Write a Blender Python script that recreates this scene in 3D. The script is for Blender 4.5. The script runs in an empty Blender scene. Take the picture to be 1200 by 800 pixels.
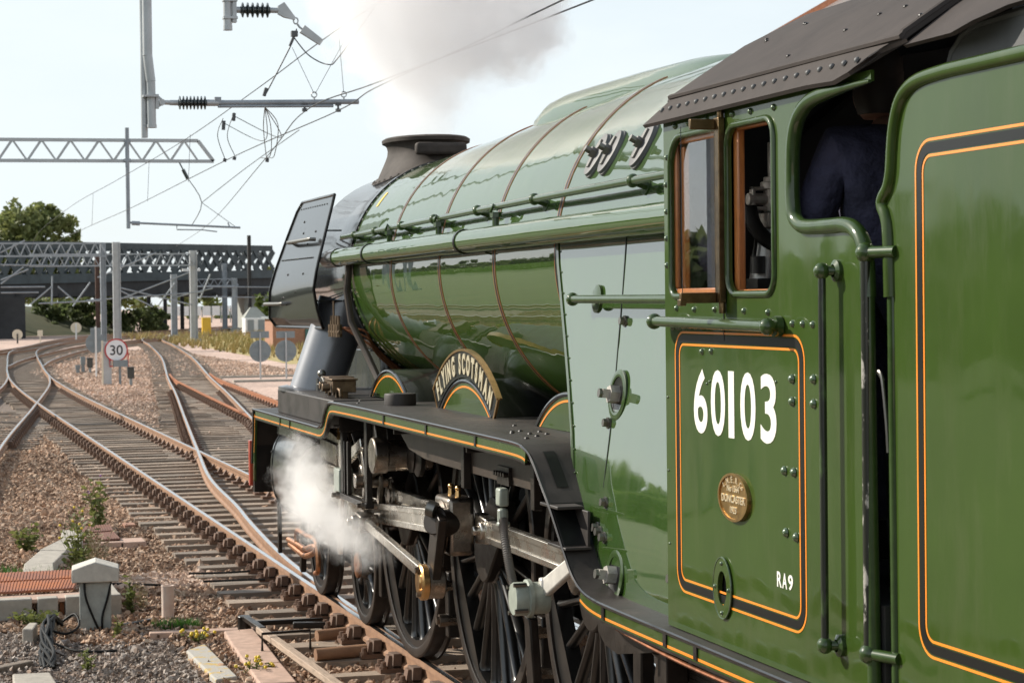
import bpy, bmesh, math, random
import numpy as np
from mathutils import Vector, Matrix, noise
random.seed(7); rng = np.random.default_rng(7)
SC = bpy.context.scene
COL = SC.collection
R = math.radians
PI = math.pi

# ------------------------------------------------------------------ camera
def cam_axes(yaw, pitch, roll):
    cy, sy = math.cos(yaw), math.sin(yaw)
    f = Vector((sy*math.cos(pitch), cy*math.cos(pitch), -math.sin(pitch)))
    r = Vector((cy, -sy, 0)); u = r.cross(f)
    c, s = math.cos(roll), math.sin(roll)
    return c*r+s*u, -s*r+c*u, f
cam = bpy.data.objects.new('camera', bpy.data.cameras.new('camera'))
COL.objects.link(cam); SC.camera = cam
cr, cu_, cf = cam_axes(0.27809, 0.01869, -0.01172)
cam.matrix_world = Matrix(((cr.x, cu_.x, -cf.x, -4.4031), (cr.y, cu_.y, -cf.y, -13.2136), (cr.z, cu_.z, -cf.z, 2.601), (0, 0, 0, 1)))
cam.data.sensor_width = 36; cam.data.lens = 2525.25/1200*36
cam.data.clip_start = .1; cam.data.clip_end = 3000
cam.data.dof.use_dof = True; cam.data.dof.focus_distance = 10.2; cam.data.dof.aperture_fstop = 11

# ------------------------------------------------------------------ light
SUN_EL, SUN_AZ = R(31), R(-50)           # azimuth from +Y towards +X
W = bpy.data.worlds.new('World'); SC.world = W; W.use_nodes = True
nt = W.node_tree; N = nt.nodes; N.clear(); L = nt.links
out = N.new('ShaderNodeOutputWorld'); bg = N.new('ShaderNodeBackground')
sky = N.new('ShaderNodeTexSky'); sky.sky_type = 'NISHITA'; sky.sun_disc = False
sky.sun_elevation = SUN_EL; sky.sun_rotation = SUN_AZ; sky.air_density = 1.0; sky.dust_density = 1.0; sky.ozone_density = 1.0
tc = N.new('ShaderNodeTexCoord'); mp = N.new('ShaderNodeMapping'); mp.inputs['Scale'].default_value = (1.4, 1.4, 4.0)
n1 = N.new('ShaderNodeTexNoise'); n1.inputs['Scale'].default_value = 3.2; n1.inputs['Detail'].default_value = 7; n1.inputs['Roughness'].default_value = .58
rp = N.new('ShaderNodeValToRGB'); rp.color_ramp.elements[0].position = .36; rp.color_ramp.elements[1].position = .66
rp.color_ramp.elements[0].color = (.80, .80, .80, 1); rp.color_ramp.elements[1].color = (1, 1, 1, 1)
mx = N.new('ShaderNodeMix'); mx.data_type = 'RGBA'; mx.inputs[7].default_value = (7.0, 7.65, 7.95, 1)
L.new(tc.outputs['Generated'], mp.inputs[0]); L.new(mp.outputs[0], n1.inputs['Vector']); L.new(n1.outputs['Fac'], rp.inputs[0])
sx_ = N.new('ShaderNodeSeparateXYZ'); L.new(tc.outputs['Generated'], sx_.inputs[0])          # haze whitens the low sky, the zenith stays bluer
hz = N.new('ShaderNodeMapRange'); hz.interpolation_type = 'SMOOTHSTEP'; hz.inputs[1].default_value = .30; hz.inputs[2].default_value = .95; hz.inputs[3].default_value = 1.0; hz.inputs[4].default_value = .28
L.new(sx_.outputs[2], hz.inputs[0]); ml = N.new('ShaderNodeMath'); ml.operation = 'MULTIPLY'; L.new(rp.outputs[0], ml.inputs[0]); L.new(hz.outputs[0], ml.inputs[1])
L.new(ml.outputs[0], mx.inputs[0]); L.new(sky.outputs[0], mx.inputs[6]); L.new(mx.outputs[2], bg.inputs[0])
bg.inputs[1].default_value = .1
L.new(bg.outputs[0], out.inputs[0])
sun = bpy.data.objects.new('sun', bpy.data.lights.new('sun', 'SUN')); COL.objects.link(sun)
sun.data.energy = 5.0; sun.data.angle = R(.53); sun.data.color = (1, .93, .82)
sd = Vector((math.sin(SUN_AZ)*math.cos(SUN_EL), math.cos(SUN_AZ)*math.cos(SUN_EL), math.sin(SUN_EL)))
sun.rotation_euler = sd.to_track_quat('Z', 'Y').to_euler()
SC.view_settings.view_transform = 'Standard'; SC.view_settings.look = 'None'
SC.view_settings.exposure = 0.4; SC.view_settings.gamma = 1.0
SC.render.engine = 'CYCLES'; SC.cycles.max_bounces = 10; SC.cycles.volume_bounces = 8
SC.cycles.volume_step_rate = 2.0; SC.cycles.transparent_max_bounces = 12

# ------------------------------------------------------------------ materials
def mat(name, col, rough=.5, metal=0, coat=0, coat_r=.03, ior=1.5, var=.0, vs=6., col2=None, bump=0., bs=30., bd=.01, trans=0., detail=5, thr=None, rvar=0, film=0, spec=.5, coat_ior=1.5, wave=0, wvs=1.2, stretch=None):
    m = bpy.data.materials.new(name); m.use_nodes = True
    t = m.node_tree; b = t.nodes['Principled BSDF']; I = b.inputs
    I['Base Color'].default_value = (*col, 1); I['Roughness'].default_value = rough; I['Metallic'].default_value = metal
    I['IOR'].default_value = ior; I['Coat Weight'].default_value = coat; I['Coat Roughness'].default_value = coat_r; I['Coat IOR'].default_value = coat_ior
    I['Transmission Weight'].default_value = trans; I['Specular IOR Level'].default_value = spec
    co = t.nodes.new('ShaderNodeTexCoord'); vec = co.outputs['Object']
    if stretch:
        mp = t.nodes.new('ShaderNodeMapping'); mp.inputs['Scale'].default_value = stretch; t.links.new(vec, mp.inputs[0]); vec = mp.outputs[0]
    if var or col2 or rvar:
        n = t.nodes.new('ShaderNodeTexNoise'); n.inputs['Scale'].default_value = vs; n.inputs['Detail'].default_value = detail; n.inputs['Roughness'].default_value = .62
        t.links.new(vec, n.inputs['Vector'])
        c2 = col2 or tuple(c*(1-var) for c in col); c1 = col if col2 else tuple(min(1, c*(1+var)) for c in col)
        rp = t.nodes.new('ShaderNodeValToRGB'); lo, hi = thr or (.3, .7)
        rp.color_ramp.elements[0].position = lo; rp.color_ramp.elements[1].position = hi
        rp.color_ramp.elements[0].color = (*c1, 1); rp.color_ramp.elements[1].color = (*c2, 1)
        t.links.new(n.outputs['Fac'], rp.inputs[0]); t.links.new(rp.outputs[0], I['Base Color'])
        if rvar:
            mr = t.nodes.new('ShaderNodeMapRange'); mr.inputs[1].default_value = .3; mr.inputs[2].default_value = .7
            mr.inputs[3].default_value = max(0, rough-rvar); mr.inputs[4].default_value = rough+rvar
            t.links.new(n.outputs['Fac'], mr.inputs[0]); t.links.new(mr.outputs[0], I['Roughness'])
    if film:                                     # thin dust film and wipe marks dull the varnish in places
        n = t.nodes.new('ShaderNodeTexNoise'); n.inputs['Scale'].default_value = 5; n.inputs['Detail'].default_value = 8; n.inputs['Roughness'].default_value = .7
        mq = t.nodes.new('ShaderNodeMapping'); mq.inputs['Scale'].default_value = (1.6, 1.6, .35); t.links.new(co.outputs['Object'], mq.inputs[0]); t.links.new(mq.outputs[0], n.inputs['Vector'])
        mr = t.nodes.new('ShaderNodeMapRange'); mr.inputs[1].default_value = .42; mr.inputs[2].default_value = .72; mr.inputs[3].default_value = coat_r; mr.inputs[4].default_value = coat_r+film
        t.links.new(n.outputs['Fac'], mr.inputs[0]); t.links.new(mr.outputs[0], I['Coat Roughness'])
        mg = t.nodes.new('ShaderNodeMix'); mg.data_type = 'RGBA'; mg.inputs[7].default_value = (.16, .15, .10, 1)
        m3 = t.nodes.new('ShaderNodeMapRange'); m3.inputs[1].default_value = .5; m3.inputs[2].default_value = .85; m3.inputs[3].default_value = 0; m3.inputs[4].default_value = .16
        t.links.new(n.outputs['Fac'], m3.inputs[0]); t.links.new(m3.outputs[0], mg.inputs[0])
        src = I['Base Color'].links[0].from_socket; t.links.new(src, mg.inputs[6]); t.links.new(mg.outputs[2], I['Base Color'])
    last = None
    if wave:                                     # slow dents of hand-beaten sheet metal
        n = t.nodes.new('ShaderNodeTexNoise'); n.inputs['Scale'].default_value = wvs; n.inputs['Detail'].default_value = 2
        t.links.new(vec, n.inputs['Vector'])
        bp = t.nodes.new('ShaderNodeBump'); bp.inputs['Strength'].default_value = 1; bp.inputs['Distance'].default_value = wave
        t.links.new(n.outputs['Fac'], bp.inputs['Height']); last = bp
        t.links.new(bp.outputs[0], I['Normal']); t.links.new(bp.outputs[0], I['Coat Normal'])
    if bump:
        n = t.nodes.new('ShaderNodeTexNoise'); n.inputs['Scale'].default_value = bs; n.inputs['Detail'].default_value = 4
        t.links.new(vec, n.inputs['Vector'])
        bp = t.nodes.new('ShaderNodeBump'); bp.inputs['Strength'].default_value = bump; bp.inputs['Distance'].default_value = bd
        t.links.new(n.outputs['Fac'], bp.inputs['Height'])
        if last: t.links.new(last.outputs[0], bp.inputs['Normal'])
        t.links.new(bp.outputs[0], I['Normal'])
        if wave: t.links.new(bp.outputs[0], I['Coat Normal'])
    return m
M = {}
M['green'] = mat('green_paint', (.030, .060, .006), .5, 0, 1, .03, coat_ior=1.38, var=.12, vs=1.6, wave=.006, wvs=1.5, spec=.08, film=.10)
M['boiler'] = mat('boiler_green', (.036, .078, .009), .5, 0, 1, .02, coat_ior=2.9, var=.10, vs=2.3, wave=.0045, wvs=1.7, spec=.05)
M['firebox'] = mat('firebox_green', (.028, .066, .008), .5, 0, 1, .02, coat_ior=3.6, var=.10, vs=2.3, wave=.006, wvs=1.1, spec=.05, film=.04)
M['black'] = mat('gloss_black', (.006, .006, .0065), .3, 0, .7, .05, var=.4, vs=9, spec=.2)
M['wheel'] = mat('wheel_black', (.008, .0072, .0065), .30, 0, 0, var=.5, vs=12, spec=.95)
M['tyre'] = mat('oily_tyre', (.030, .022, .017), .38, .3, var=.5, vs=9, bump=.2, bs=60, bd=.002)
M['satin'] = mat('smokebox_black', (.011, .0105, .0105), .5, 0, .8, .07, var=.5, vs=7, wave=.003, wvs=2.5, spec=.2)
M['plate'] = mat('footplate_black', (.020, .017, .0155), .5, var=.45, vs=5, col2=(.036, .029, .025), bump=.25, bs=90, bd=.002, rvar=.12, spec=.4)
M['under'] = mat('oily_frame', (.008, .0065, .0055), .4, var=.5, vs=8, col2=(.020, .014, .010), bump=.3, bs=50, bd=.003, rvar=.12, spec=.3)
M['brown'] = mat('oily_brown_plate', (.045, .033, .025), .45, var=.3, vs=6, bump=.2, bs=40, bd=.003, spec=.3)
M['roof'] = mat('cab_roof_brown', (.068, .057, .052), .75, var=.22, vs=3.5, col2=(.048, .041, .038), bump=.25, bs=35, bd=.004, spec=.15)
M['chimney'] = mat('chimney_black', (.055, .046, .040), .7, var=.35, vs=6, bump=.3, bs=60, bd=.003, spec=.2)
M['steel'] = mat('bright_steel', (.62, .58, .52), .28, 1, var=.25, vs=5, rvar=.1, bump=.1, bs=80, bd=.002)
M['brightarm'] = mat('bright_arm', (.62, .59, .54), .42, .3, var=.15, vs=12)
M['oily'] = mat('oily_steel', (.30, .26, .22), .32, 1, var=.55, vs=9, rvar=.14, bump=.2, bs=60, bd=.002)
M['grey_pipe'] = mat('grey_steam_pipe', (.21, .215, .23), .32, .45, .5, .10, var=.12, vs=3)
M['pbrass'] = mat('worn_plate_brass', (.42, .27, .11), .38, 1, var=.3, vs=16, bump=.2, bs=60, bd=.002)
M['brass'] = mat('brass', (.66, .40, .17), .28, 1, var=.2, vs=12)
M['cream'] = mat('polished_brass_letter', (.80, .70, .50), .35, .6)
M['bronze'] = mat('bronze_frame', (.16, .105, .05), .35, .9, var=.4, vs=14)
M['dullcopper'] = mat('dull_copper', (.20, .085, .045), .5, 1, var=.5, vs=15)
M['lubri'] = mat('lubricator_metal', (.16, .11, .07), .45, .8, var=.4, vs=14)
M['copper'] = mat('copper', (.48, .23, .12), .38, 1, var=.45, vs=15)
M['orange'] = mat('orange_line', (.85, .26, .018), .35, 0, .6, .05)
M['bandline'] = mat('band_line', (.42, .15, .05), .35, 0, .8, .05)
M['lblack'] = mat('lining_black', (.006, .0065, .006), .4, 0, .25, .08, spec=.2)
M['white'] = mat('white_paint', (.82, .80, .74), .4, 0, .5, .05)
M['red'] = mat('buffer_red', (.45, .05, .02), .35, 0, .6, .05)
M['wood'] = mat('varnished_wood', (.42, .15, .04), .35, 0, .4, .1, var=.25, vs=9, stretch=(20, 20, 2))
M['rodgreen'] = mat('handrail_green', (.030, .058, .014), .4, 0, .9, .04, var=.2, vs=18, coat_ior=1.5, spec=.1)
M['worn'] = mat('worn_handrail', (.018, .02, .014), .3, .2, .5, .1, col2=(.42, .40, .36), vs=22, thr=(.58, .63), stretch=(1, 1, .35))
M['grip'] = mat('grip_black', (.013, .016, .011), .3, 0, .6, .1, col2=(.05, .085, .03), vs=16, thr=(.5, .62), stretch=(1, 1, .3))
M['rivet'] = mat('rivet_worn_green', (.06, .10, .045), .28, .2, .9, .04, var=.2, vs=40)
M['boltsteel'] = mat('bolt_steel', (.22, .21, .19), .35, .9)
M['conduit'] = mat('grey_conduit', (.22, .21, .20), .45, .6)
M['device'] = mat('grey_green_paint', (.30, .33, .28), .42, 0, .2, .1, var=.15, vs=20)
M['glass'] = mat('window_glass', (1, 1, 1), .0, 0, trans=1, ior=1.85)
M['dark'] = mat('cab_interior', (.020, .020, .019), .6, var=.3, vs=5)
M['backhead'] = mat('backhead_grey', (.33, .33, .32), .35, .5, var=.25, vs=6)
M['valve'] = mat('valve_metal', (.42, .39, .35), .45, .3, var=.3, vs=20)
M['rubber'] = mat('rubber_hose', (.012, .012, .0115), .55, bump=.2, bs=80, bd=.002, spec=.15)
M['rail'] = mat('rusty_rail', (.31, .170, .092), .75, var=.3, vs=7, col2=(.19, .10, .055), bump=.4, bs=60, bd=.004)
M['rust'] = mat('bright_rust', (.36, .13, .045), .8, var=.3, vs=5, col2=(.24, .085, .035), bump=.4, bs=60, bd=.004)
M['railhead'] = mat('polished_rail', (.62, .62, .63), .22, 1, var=.15, vs=4)
M['chair'] = mat('chair_iron', (.12, .072, .046), .7, var=.4, vs=14, col2=(.14, .07, .04), bump=.4, bs=50, bd=.004)
M['keyrust'] = mat('rusty_key', (.11, .068, .046), .75, var=.4, vs=12, bump=.4, bs=50, bd=.004)
M['sleeper'] = mat('weathered_timber', (.40, .31, .235), .85, var=.3, vs=5, col2=(.23, .175, .13), bump=.6, bs=30, bd=.01, stretch=(1.0, 9, 9))
M['sleeperoily'] = mat('oily_timber', (.15, .112, .084), .8, var=.4, vs=5, col2=(.28, .23, .18), bump=.6, bs=30, bd=.01, stretch=(1.0, 9, 9))
M['concrete'] = mat('concrete', (.42, .38, .32), .85, var=.2, vs=9, col2=(.30, .27, .23), bump=.5, bs=50, bd=.006)
M['paleconc'] = mat('pale_concrete', (.52, .49, .43), .85, var=.15, vs=12, bump=.35, bs=60, bd=.005)
M['greyconc'] = mat('grey_concrete', (.33, .34, .31), .85, var=.2, vs=10, bump=.4, bs=60, bd=.005)
M['pinkconc'] = mat('pink_concrete', (.44, .30, .23), .85, var=.2, vs=10, bump=.4, bs=40, bd=.006)
M['lichen'] = mat('lichen_slab', (.40, .38, .34), .9, vs=9, col2=(.50, .34, .09), thr=(.52, .62), bump=.5, bs=40, bd=.006)
M['plank'] = mat('pale_timber', (.36, .27, .20), .85, var=.3, vs=6, bump=.5, bs=30, bd=.006, stretch=(9, 1, 9))
M['rustplate'] = mat('rusty_chequer', (.27, .10, .055), .75, vs=2.2, col2=(.42, .13, .035), thr=(.42, .68), bump=.3, bs=40, bd=.004)
M['rustdark'] = mat('rusty_chequer_brown', (.22, .095, .06), .75, vs=4, col2=(.15, .07, .048), bump=.3, bs=40, bd=.004)
M['galv'] = mat('galvanised_steel', (.42, .44, .45), .45, .35, var=.12, vs=3)
M['mast'] = mat('weathered_mast', (.30, .33, .36), .55, .25, var=.2, vs=2, bump=.1, bs=20, bd=.005)
M['darkmast'] = mat('dark_mast', (.045, .043, .042), .6, var=.3, vs=2)
M['rustpost'] = mat('rusty_post', (.10, .055, .04), .7, var=.3, vs=2)
M['insul'] = mat('insulator_dark', (.025, .035, .035), .25, 0, .6, .1)
M['wire'] = mat('catenary_wire', (.09, .095, .10), .5, .5)
M['bridge'] = mat('bridge_blue_grey', (.040, .056, .064), .6, var=.3, vs=.8)
M['bridgedark'] = mat('bridge_underside', (.030, .031, .033), .8, var=.3, vs=.8)
M['signback'] = mat('sign_back_grey', (.20, .235, .25), .55, var=.1, vs=6)
M['signwhite'] = mat('sign_white', (.78, .79, .80), .5)
M['signcream'] = mat('sign_cream', (.66, .60, .47), .5, var=.1, vs=5)
M['signred'] = mat('sign_red', (.45, .03, .03), .45)
M['signblack'] = mat('sign_black', (.01, .01, .012), .5)
M['yellow'] = mat('yellow_cabinet', (.62, .40, .03), .5, var=.12, vs=4)
M['cabwhite'] = mat('white_cabinet', (.70, .71, .70), .5, var=.1, vs=3)
M['cabgrey'] = mat('grey_cabinet', (.22, .25, .26), .55, var=.1, vs=3)
M['brick'] = mat('orange_brick', (.33, .17, .11), .8, var=.2, vs=8)
M['tile'] = mat('roof_tile', (.50, .22, .12), .8, var=.2, vs=8)
M['render'] = mat('white_render', (.75, .74, .72), .8)
M['blueshed'] = mat('teal_shed', (.05, .14, .13), .6, var=.15, vs=4)
M['navy'] = mat('navy_cloth', (.034, .033, .064), .85, var=.3, vs=6, bump=1.0, bs=9, bd=.05)
M['skin'] = mat('skin', (.36, .19, .13), .5, var=.1, vs=20)
M['hair'] = mat('hair', (.03, .022, .016), .6)
M['boot'] = mat('boot_leather', (.015, .013, .012), .45)
M['leaf'] = mat('tree_leaf', (.150, .195, .065), .6, var=.5, vs=.5, col2=(.27, .28, .10))
M['leaf2'] = mat('bush_leaf', (.085, .13, .022), .6, var=.4, vs=1.2, col2=(.15, .20, .04))
M['leafdark'] = mat('dark_leaf', (.095, .135, .050), .65, var=.5, vs=.8, col2=(.16, .19, .075))
M['weed'] = mat('weed_green', (.10, .135, .035), .6, var=.4, vs=7, col2=(.20, .20, .06))
M['grassy'] = mat('grass_green', (.055, .13, .02), .6, var=.4, vs=9)
M['dry'] = mat('dry_stem', (.30, .24, .14), .8, var=.4, vs=8)
M['flower'] = mat('yellow_flower', (.75, .55, .04), .6)
M['purple'] = mat('purple_flower', (.30, .10, .34), .6)
M['darkgrass'] = mat('dark_grass', (.05, .062, .022), .9, var=.4, vs=.4, col2=(.085, .085, .035))
M['drygrass'] = mat('dry_grass', (.42, .30, .12), .8, var=.4, vs=.35, col2=(.30, .27, .09))
M['bark'] = mat('bark', (.10, .075, .055), .9, var=.3, vs=4)
M['coal'] = mat('coal_plate_grey', (.10, .10, .10), .55, var=.25, vs=4, bump=.2, bs=30, bd=.004)

def leafify(m):                                   # let a little light through leaf-sized faces
    t = m.node_tree; b = t.nodes['Principled BSDF']; o = t.nodes['Material Output']
    tr = t.nodes.new('ShaderNodeBsdfTranslucent'); mixs = t.nodes.new('ShaderNodeMixShader'); mixs.inputs[0].default_value = .45
    src = b.inputs['Base Color'].links[0].from_socket if b.inputs['Base Color'].links else None
    if src: t.links.new(src, tr.inputs[0])
    t.links.new(b.outputs[0], mixs.inputs[1]); t.links.new(tr.outputs[0], mixs.inputs[2]); t.links.new(mixs.outputs[0], o.inputs[0])
for k in ('leaf', 'leaf2', 'leafdark', 'weed', 'grassy'): leafify(M[k])

def stone_mat(name, cols, scale, bump=.0):        # each stone (voronoi cell) its own tint
    m = bpy.data.materials.new(name); m.use_nodes = True; t = m.node_tree; b = t.nodes['Principled BSDF']
    co = t.nodes.new('ShaderNodeTexCoord'); v = t.nodes.new('ShaderNodeTexVoronoi'); v.inputs['Scale'].default_value = scale
    t.links.new(co.outputs['Object'], v.inputs['Vector'])
    sep = t.nodes.new('ShaderNodeSeparateColor'); t.links.new(v.outputs['Color'], sep.inputs[0])
    rp = t.nodes.new('ShaderNodeValToRGB'); e = rp.color_ramp.elements
    while len(e) < len(cols): e.new(.5)
    for i, c in enumerate(cols): e[i].position = i/(len(cols)-1); e[i].color = (*c, 1)
    t.links.new(sep.outputs[0], rp.inputs[0])
    n = t.nodes.new('ShaderNodeTexNoise'); n.inputs['Scale'].default_value = .22; n.inputs['Detail'].default_value = 6
    t.links.new(co.outputs['Object'], n.inputs['Vector'])
    mp = t.nodes.new('ShaderNodeMapRange'); mp.inputs[1].default_value = .35; mp.inputs[2].default_value = .65; mp.inputs[3].default_value = .78; mp.inputs[4].default_value = 1.2
    t.links.new(n.outputs['Fac'], mp.inputs[0])
    mm = t.nodes.new('ShaderNodeMix'); mm.data_type = 'RGBA'; mm.blend_type = 'MULTIPLY'; mm.inputs[0].default_value = 1
    t.links.new(rp.outputs[0], mm.inputs[6]); t.links.new(mp.outputs[0], mm.inputs[7]); t.links.new(mm.outputs[2], b.inputs['Base Color'])
    b.inputs['Roughness'].default_value = .9
    if bump:
        bp = t.nodes.new('ShaderNodeBump'); bp.inputs['Strength'].default_value = bump; bp.inputs['Distance'].default_value = .05
        t.links.new(v.outputs['Distance'], bp.inputs['Height']); bp.invert = True; t.links.new(bp.outputs[0], b.inputs['Normal'])
    return m
PINK = [(.22, .145, .105), (.42, .285, .205), (.54, .385, .285), (.64, .50, .40), (.36, .24, .17), (.56, .40, .30)]
BROWN = [(.080, .048, .030), (.28, .165, .100), (.38, .235, .150), (.48, .33, .225), (.19, .11, .068), (.54, .41, .30), (.34, .185, .105)]
GREY = [(.11, .09, .075), (.25, .20, .165), (.34, .28, .235), (.46, .40, .35), (.19, .145, .115), (.33, .23, .17)]
FARP = [(.36, .25, .20), (.50, .355, .285), (.58, .43, .35), (.43, .30, .24)]
M['ground'] = stone_mat('ballast_ground', FARP, 9, .5)
M['st_pink'] = stone_mat('stone_pink', PINK, 16); M['st_brown'] = stone_mat('stone_brown', BROWN, 16); M['st_grey'] = stone_mat('stone_grey', GREY, 16)
M['bed'] = stone_mat('track_bed', [(.09, .066, .05), (.15, .11, .085), (.20, .15, .12), (.13, .095, .07)], 12, .5)
M['beddark'] = stone_mat('dark_gap_bed', [(.085, .058, .042), (.13, .09, .065), (.17, .12, .09), (.10, .072, .055)], 30, .6)
M['bedlight'] = stone_mat('track_bed_light', [(.16, .11, .08), (.25, .175, .13), (.31, .225, .17), (.21, .15, .11)], 12, .5)
M['tarmac'] = mat('platform_tarmac', (.09, .085, .08), .85, var=.2, vs=2, bump=.3, bs=60, bd=.004)

# ------------------------------------------------------------------ object helpers
WO = {}                                            # world origin of every object built
def empty(name, loc=(0, 0, 0), label=None, cat=None, group=None):
    o = bpy.data.objects.new(name, None); COL.objects.link(o); o.location = loc; o.empty_display_size = .2
    WO[o.name] = Vector(loc)
    if label: o['label'] = label
    if cat: o['category'] = cat
    if group: o['group'] = group
    return o
def tag(o, label=None, cat=None, group=None, kind=None):
    if label: o['label'] = label
    if cat: o['category'] = cat
    if group: o['group'] = group
    if kind: o['kind'] = kind
    return o
def link_mesh(name, me, parent=None, loc=None):
    o = bpy.data.objects.new(name, me); COL.objects.link(o)
    po = WO[parent.name] if parent else Vector((0, 0, 0))
    w = Vector(loc) if loc is not None else po
    if parent: o.parent = parent
    o.location = w-po
    WO[o.name] = w
    return o

class MB:
    def __init__(s): s.v = []; s.f = []; s.m = []
    def add(s, vs, fs, mi=0):
        b = len(s.v); s.v.extend(tuple(v) for v in vs); s.f.extend(tuple(i+b for i in f) for f in fs); s.m.extend([mi]*len(fs)); return s
    def box(s, c, d, rot=None, mi=0):
        x, y, z = d[0]/2, d[1]/2, d[2]/2
        vs = [Vector(p) for p in ((-x,-y,-z),(x,-y,-z),(x,y,-z),(-x,y,-z),(-x,-y,z),(x,-y,z),(x,y,z),(-x,y,z))]
        if rot is not None: vs = [rot @ v for v in vs]
        c = Vector(c)
        return s.add([v+c for v in vs], [(0,3,2,1),(4,5,6,7),(0,1,5,4),(1,2,6,5),(2,3,7,6),(3,0,4,7)], mi)
    def b2(s, a, b, mi=0):                         # box from two corners
        return s.box([(a[i]+b[i])/2 for i in range(3)], [abs(a[i]-b[i]) for i in range(3)], None, mi)
    def bar(s, p, q, w, h, up=(0, 0, 1), mi=0, w2=None, h2=None):   # rectangular bar from p to q (w across, h along up)
        p, q = Vector(p), Vector(q); d = (q-p).normalized(); u = Vector(up); sd_ = d.cross(u)
        if sd_.length < 1e-4: sd_ = d.cross(Vector((1, 0, 0)))
        sd_.normalize(); u = sd_.cross(d); w2 = w2 or w; h2 = h2 or h
        vs = [p+sd_*a*w/2+u*b*h/2 for a, b in ((-1,-1),(1,-1),(1,1),(-1,1))]+[q+sd_*a*w2/2+u*b*h2/2 for a, b in ((-1,-1),(1,-1),(1,1),(-1,1))]
        return s.add(vs, [(0,1,2,3),(7,6,5,4),(0,4,5,1),(1,5,6,2),(2,6,7,3),(3,7,4,0)], mi)
    def cyl(s, p, q, r, r2=None, n=16, mi=0, caps=True):
        p, q = Vector(p), Vector(q); d = (q-p).normalized(); r2 = r if r2 is None else r2
        a = d.orthogonal().normalized(); b = d.cross(a)
        vs = []
        for c, rr in ((p, r), (q, r2)):
            vs += [c+(a*math.cos(2*PI*i/n)+b*math.sin(2*PI*i/n))*rr for i in range(n)]
        fs = [(i, (i+1) % n, n+(i+1) % n, n+i) for i in range(n)]
        if caps: fs += [tuple(range(n-1, -1, -1)), tuple(range(n, 2*n))]
        return s.add(vs, fs, mi)
    def tube(s, pts, r, n=10, mi=0, closed=False):
        P = [Vector(p) for p in pts]; k = len(P); vs = []; fs = []
        rr = r if isinstance(r, (list, tuple)) else [r]*k
        prev = None
        for i in range(k):
            d = (P[min(i+1, k-1)]-P[max(i-1, 0)]).normalized()
            if prev is None: a = d.orthogonal().normalized()
            else:
                a = prev-d*prev.dot(d); a.normalize()
            prev = a; b = d.cross(a)
            vs += [P[i]+(a*math.cos(2*PI*j/n)+b*math.sin(2*PI*j/n))*rr[i] for j in range(n)]
        for i in range(k-1):
            fs += [(i*n+j, i*n+(j+1) % n, (i+1)*n+(j+1) % n, (i+1)*n+j) for j in range(n)]
        fs += [tuple(range(n-1, -1, -1)), tuple(range((k-1)*n, k*n))]
        return s.add(vs, fs, mi)
    def lathe(s, prof, o, ax, n=48, mi=0, a0=0, a1=2*PI, ref=None, mis=None, caps=True):   # prof: (radius, distance along ax)
        o, ax = Vector(o), Vector(ax).normalized(); a = Vector(ref) if ref else ax.orthogonal().normalized(); b = ax.cross(a)
        full = abs(a1-a0-2*PI) < 1e-6; m = n if full else n+1; vs = []
        for r, h in prof:
            vs += [o+ax*h+(a*math.cos(a0+(a1-a0)*i/n)+b*math.sin(a0+(a1-a0)*i/n))*r for i in range(m)]
        base = len(s.v); s.v.extend(tuple(v) for v in vs)
        for k in range(len(prof)-1):
            for i in range(n):
                j = (i+1) % m
                s.f.append((base+k*m+i, base+k*m+j, base+(k+1)*m+j, base+(k+1)*m+i)); s.m.append(mis[k] if mis else mi)
        if full and caps:
            if prof[0][0] > 1e-4: s.f.append(tuple(base+i for i in range(m-1, -1, -1))); s.m.append(mi)
            if prof[-1][0] > 1e-4: s.f.append(tuple(base+(len(prof)-1)*m+i for i in range(m))); s.m.append(mi)
        return s
    def dome(s, c, r, ax, h=None, n=8, mi=0):      # rivet or bolt head
        h = h or r*.7
        return s.lathe([(r, 0), (r*.85, h*.5), (r*.45, h*.9), (0.0001, h)], c, ax, n, mi, caps=False)
    def sphere(s, c, r, n=12, mi=0):
        return s.lathe([(r*math.sin(PI*i/8)+1e-5, -r*math.cos(PI*i/8)) for i in range(9)], c, (0, 0, 1), n, mi, caps=False)
    def loft(s, rings, mi=0, closed=True, caps=True):
        n = len(rings[0]); base = len(s.v)
        for r in rings: s.v.extend(tuple(v) for v in r)
        for k in range(len(rings)-1):
            for i in range(n if closed else n-1):
                j = (i+1) % n; s.f.append((base+k*n+i, base+k*n+j, base+(k+1)*n+j, base+(k+1)*n+i)); s.m.append(mi)
        if caps and closed:
            s.f.append(tuple(base+i for i in range(n-1, -1, -1))); s.m.append(mi)
            s.f.append(tuple(base+(len(rings)-1)*n+i for i in range(n))); s.m.append(mi)
        return s
    def mesh(s, name, mats, smooth=35, fix=True):
        me = bpy.data.meshes.new(name); me.from_pydata(s.v, [], s.f)
        for m in (mats if isinstance(mats, (list, tuple)) else [mats]): me.materials.append(m)
        if any(s.m): me.polygons.foreach_set('material_index', s.m)
        if fix and len(s.f) < 60000:
            bm = bmesh.new(); bm.from_mesh(me); bmesh.ops.recalc_face_normals(bm, faces=bm.faces); bm.to_mesh(me); bm.free()
        if smooth:
            me.polygons.foreach_set('use_smooth', [True]*len(me.polygons)); me.set_sharp_from_angle(angle=R(smooth))
        me.update(); return me
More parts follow.
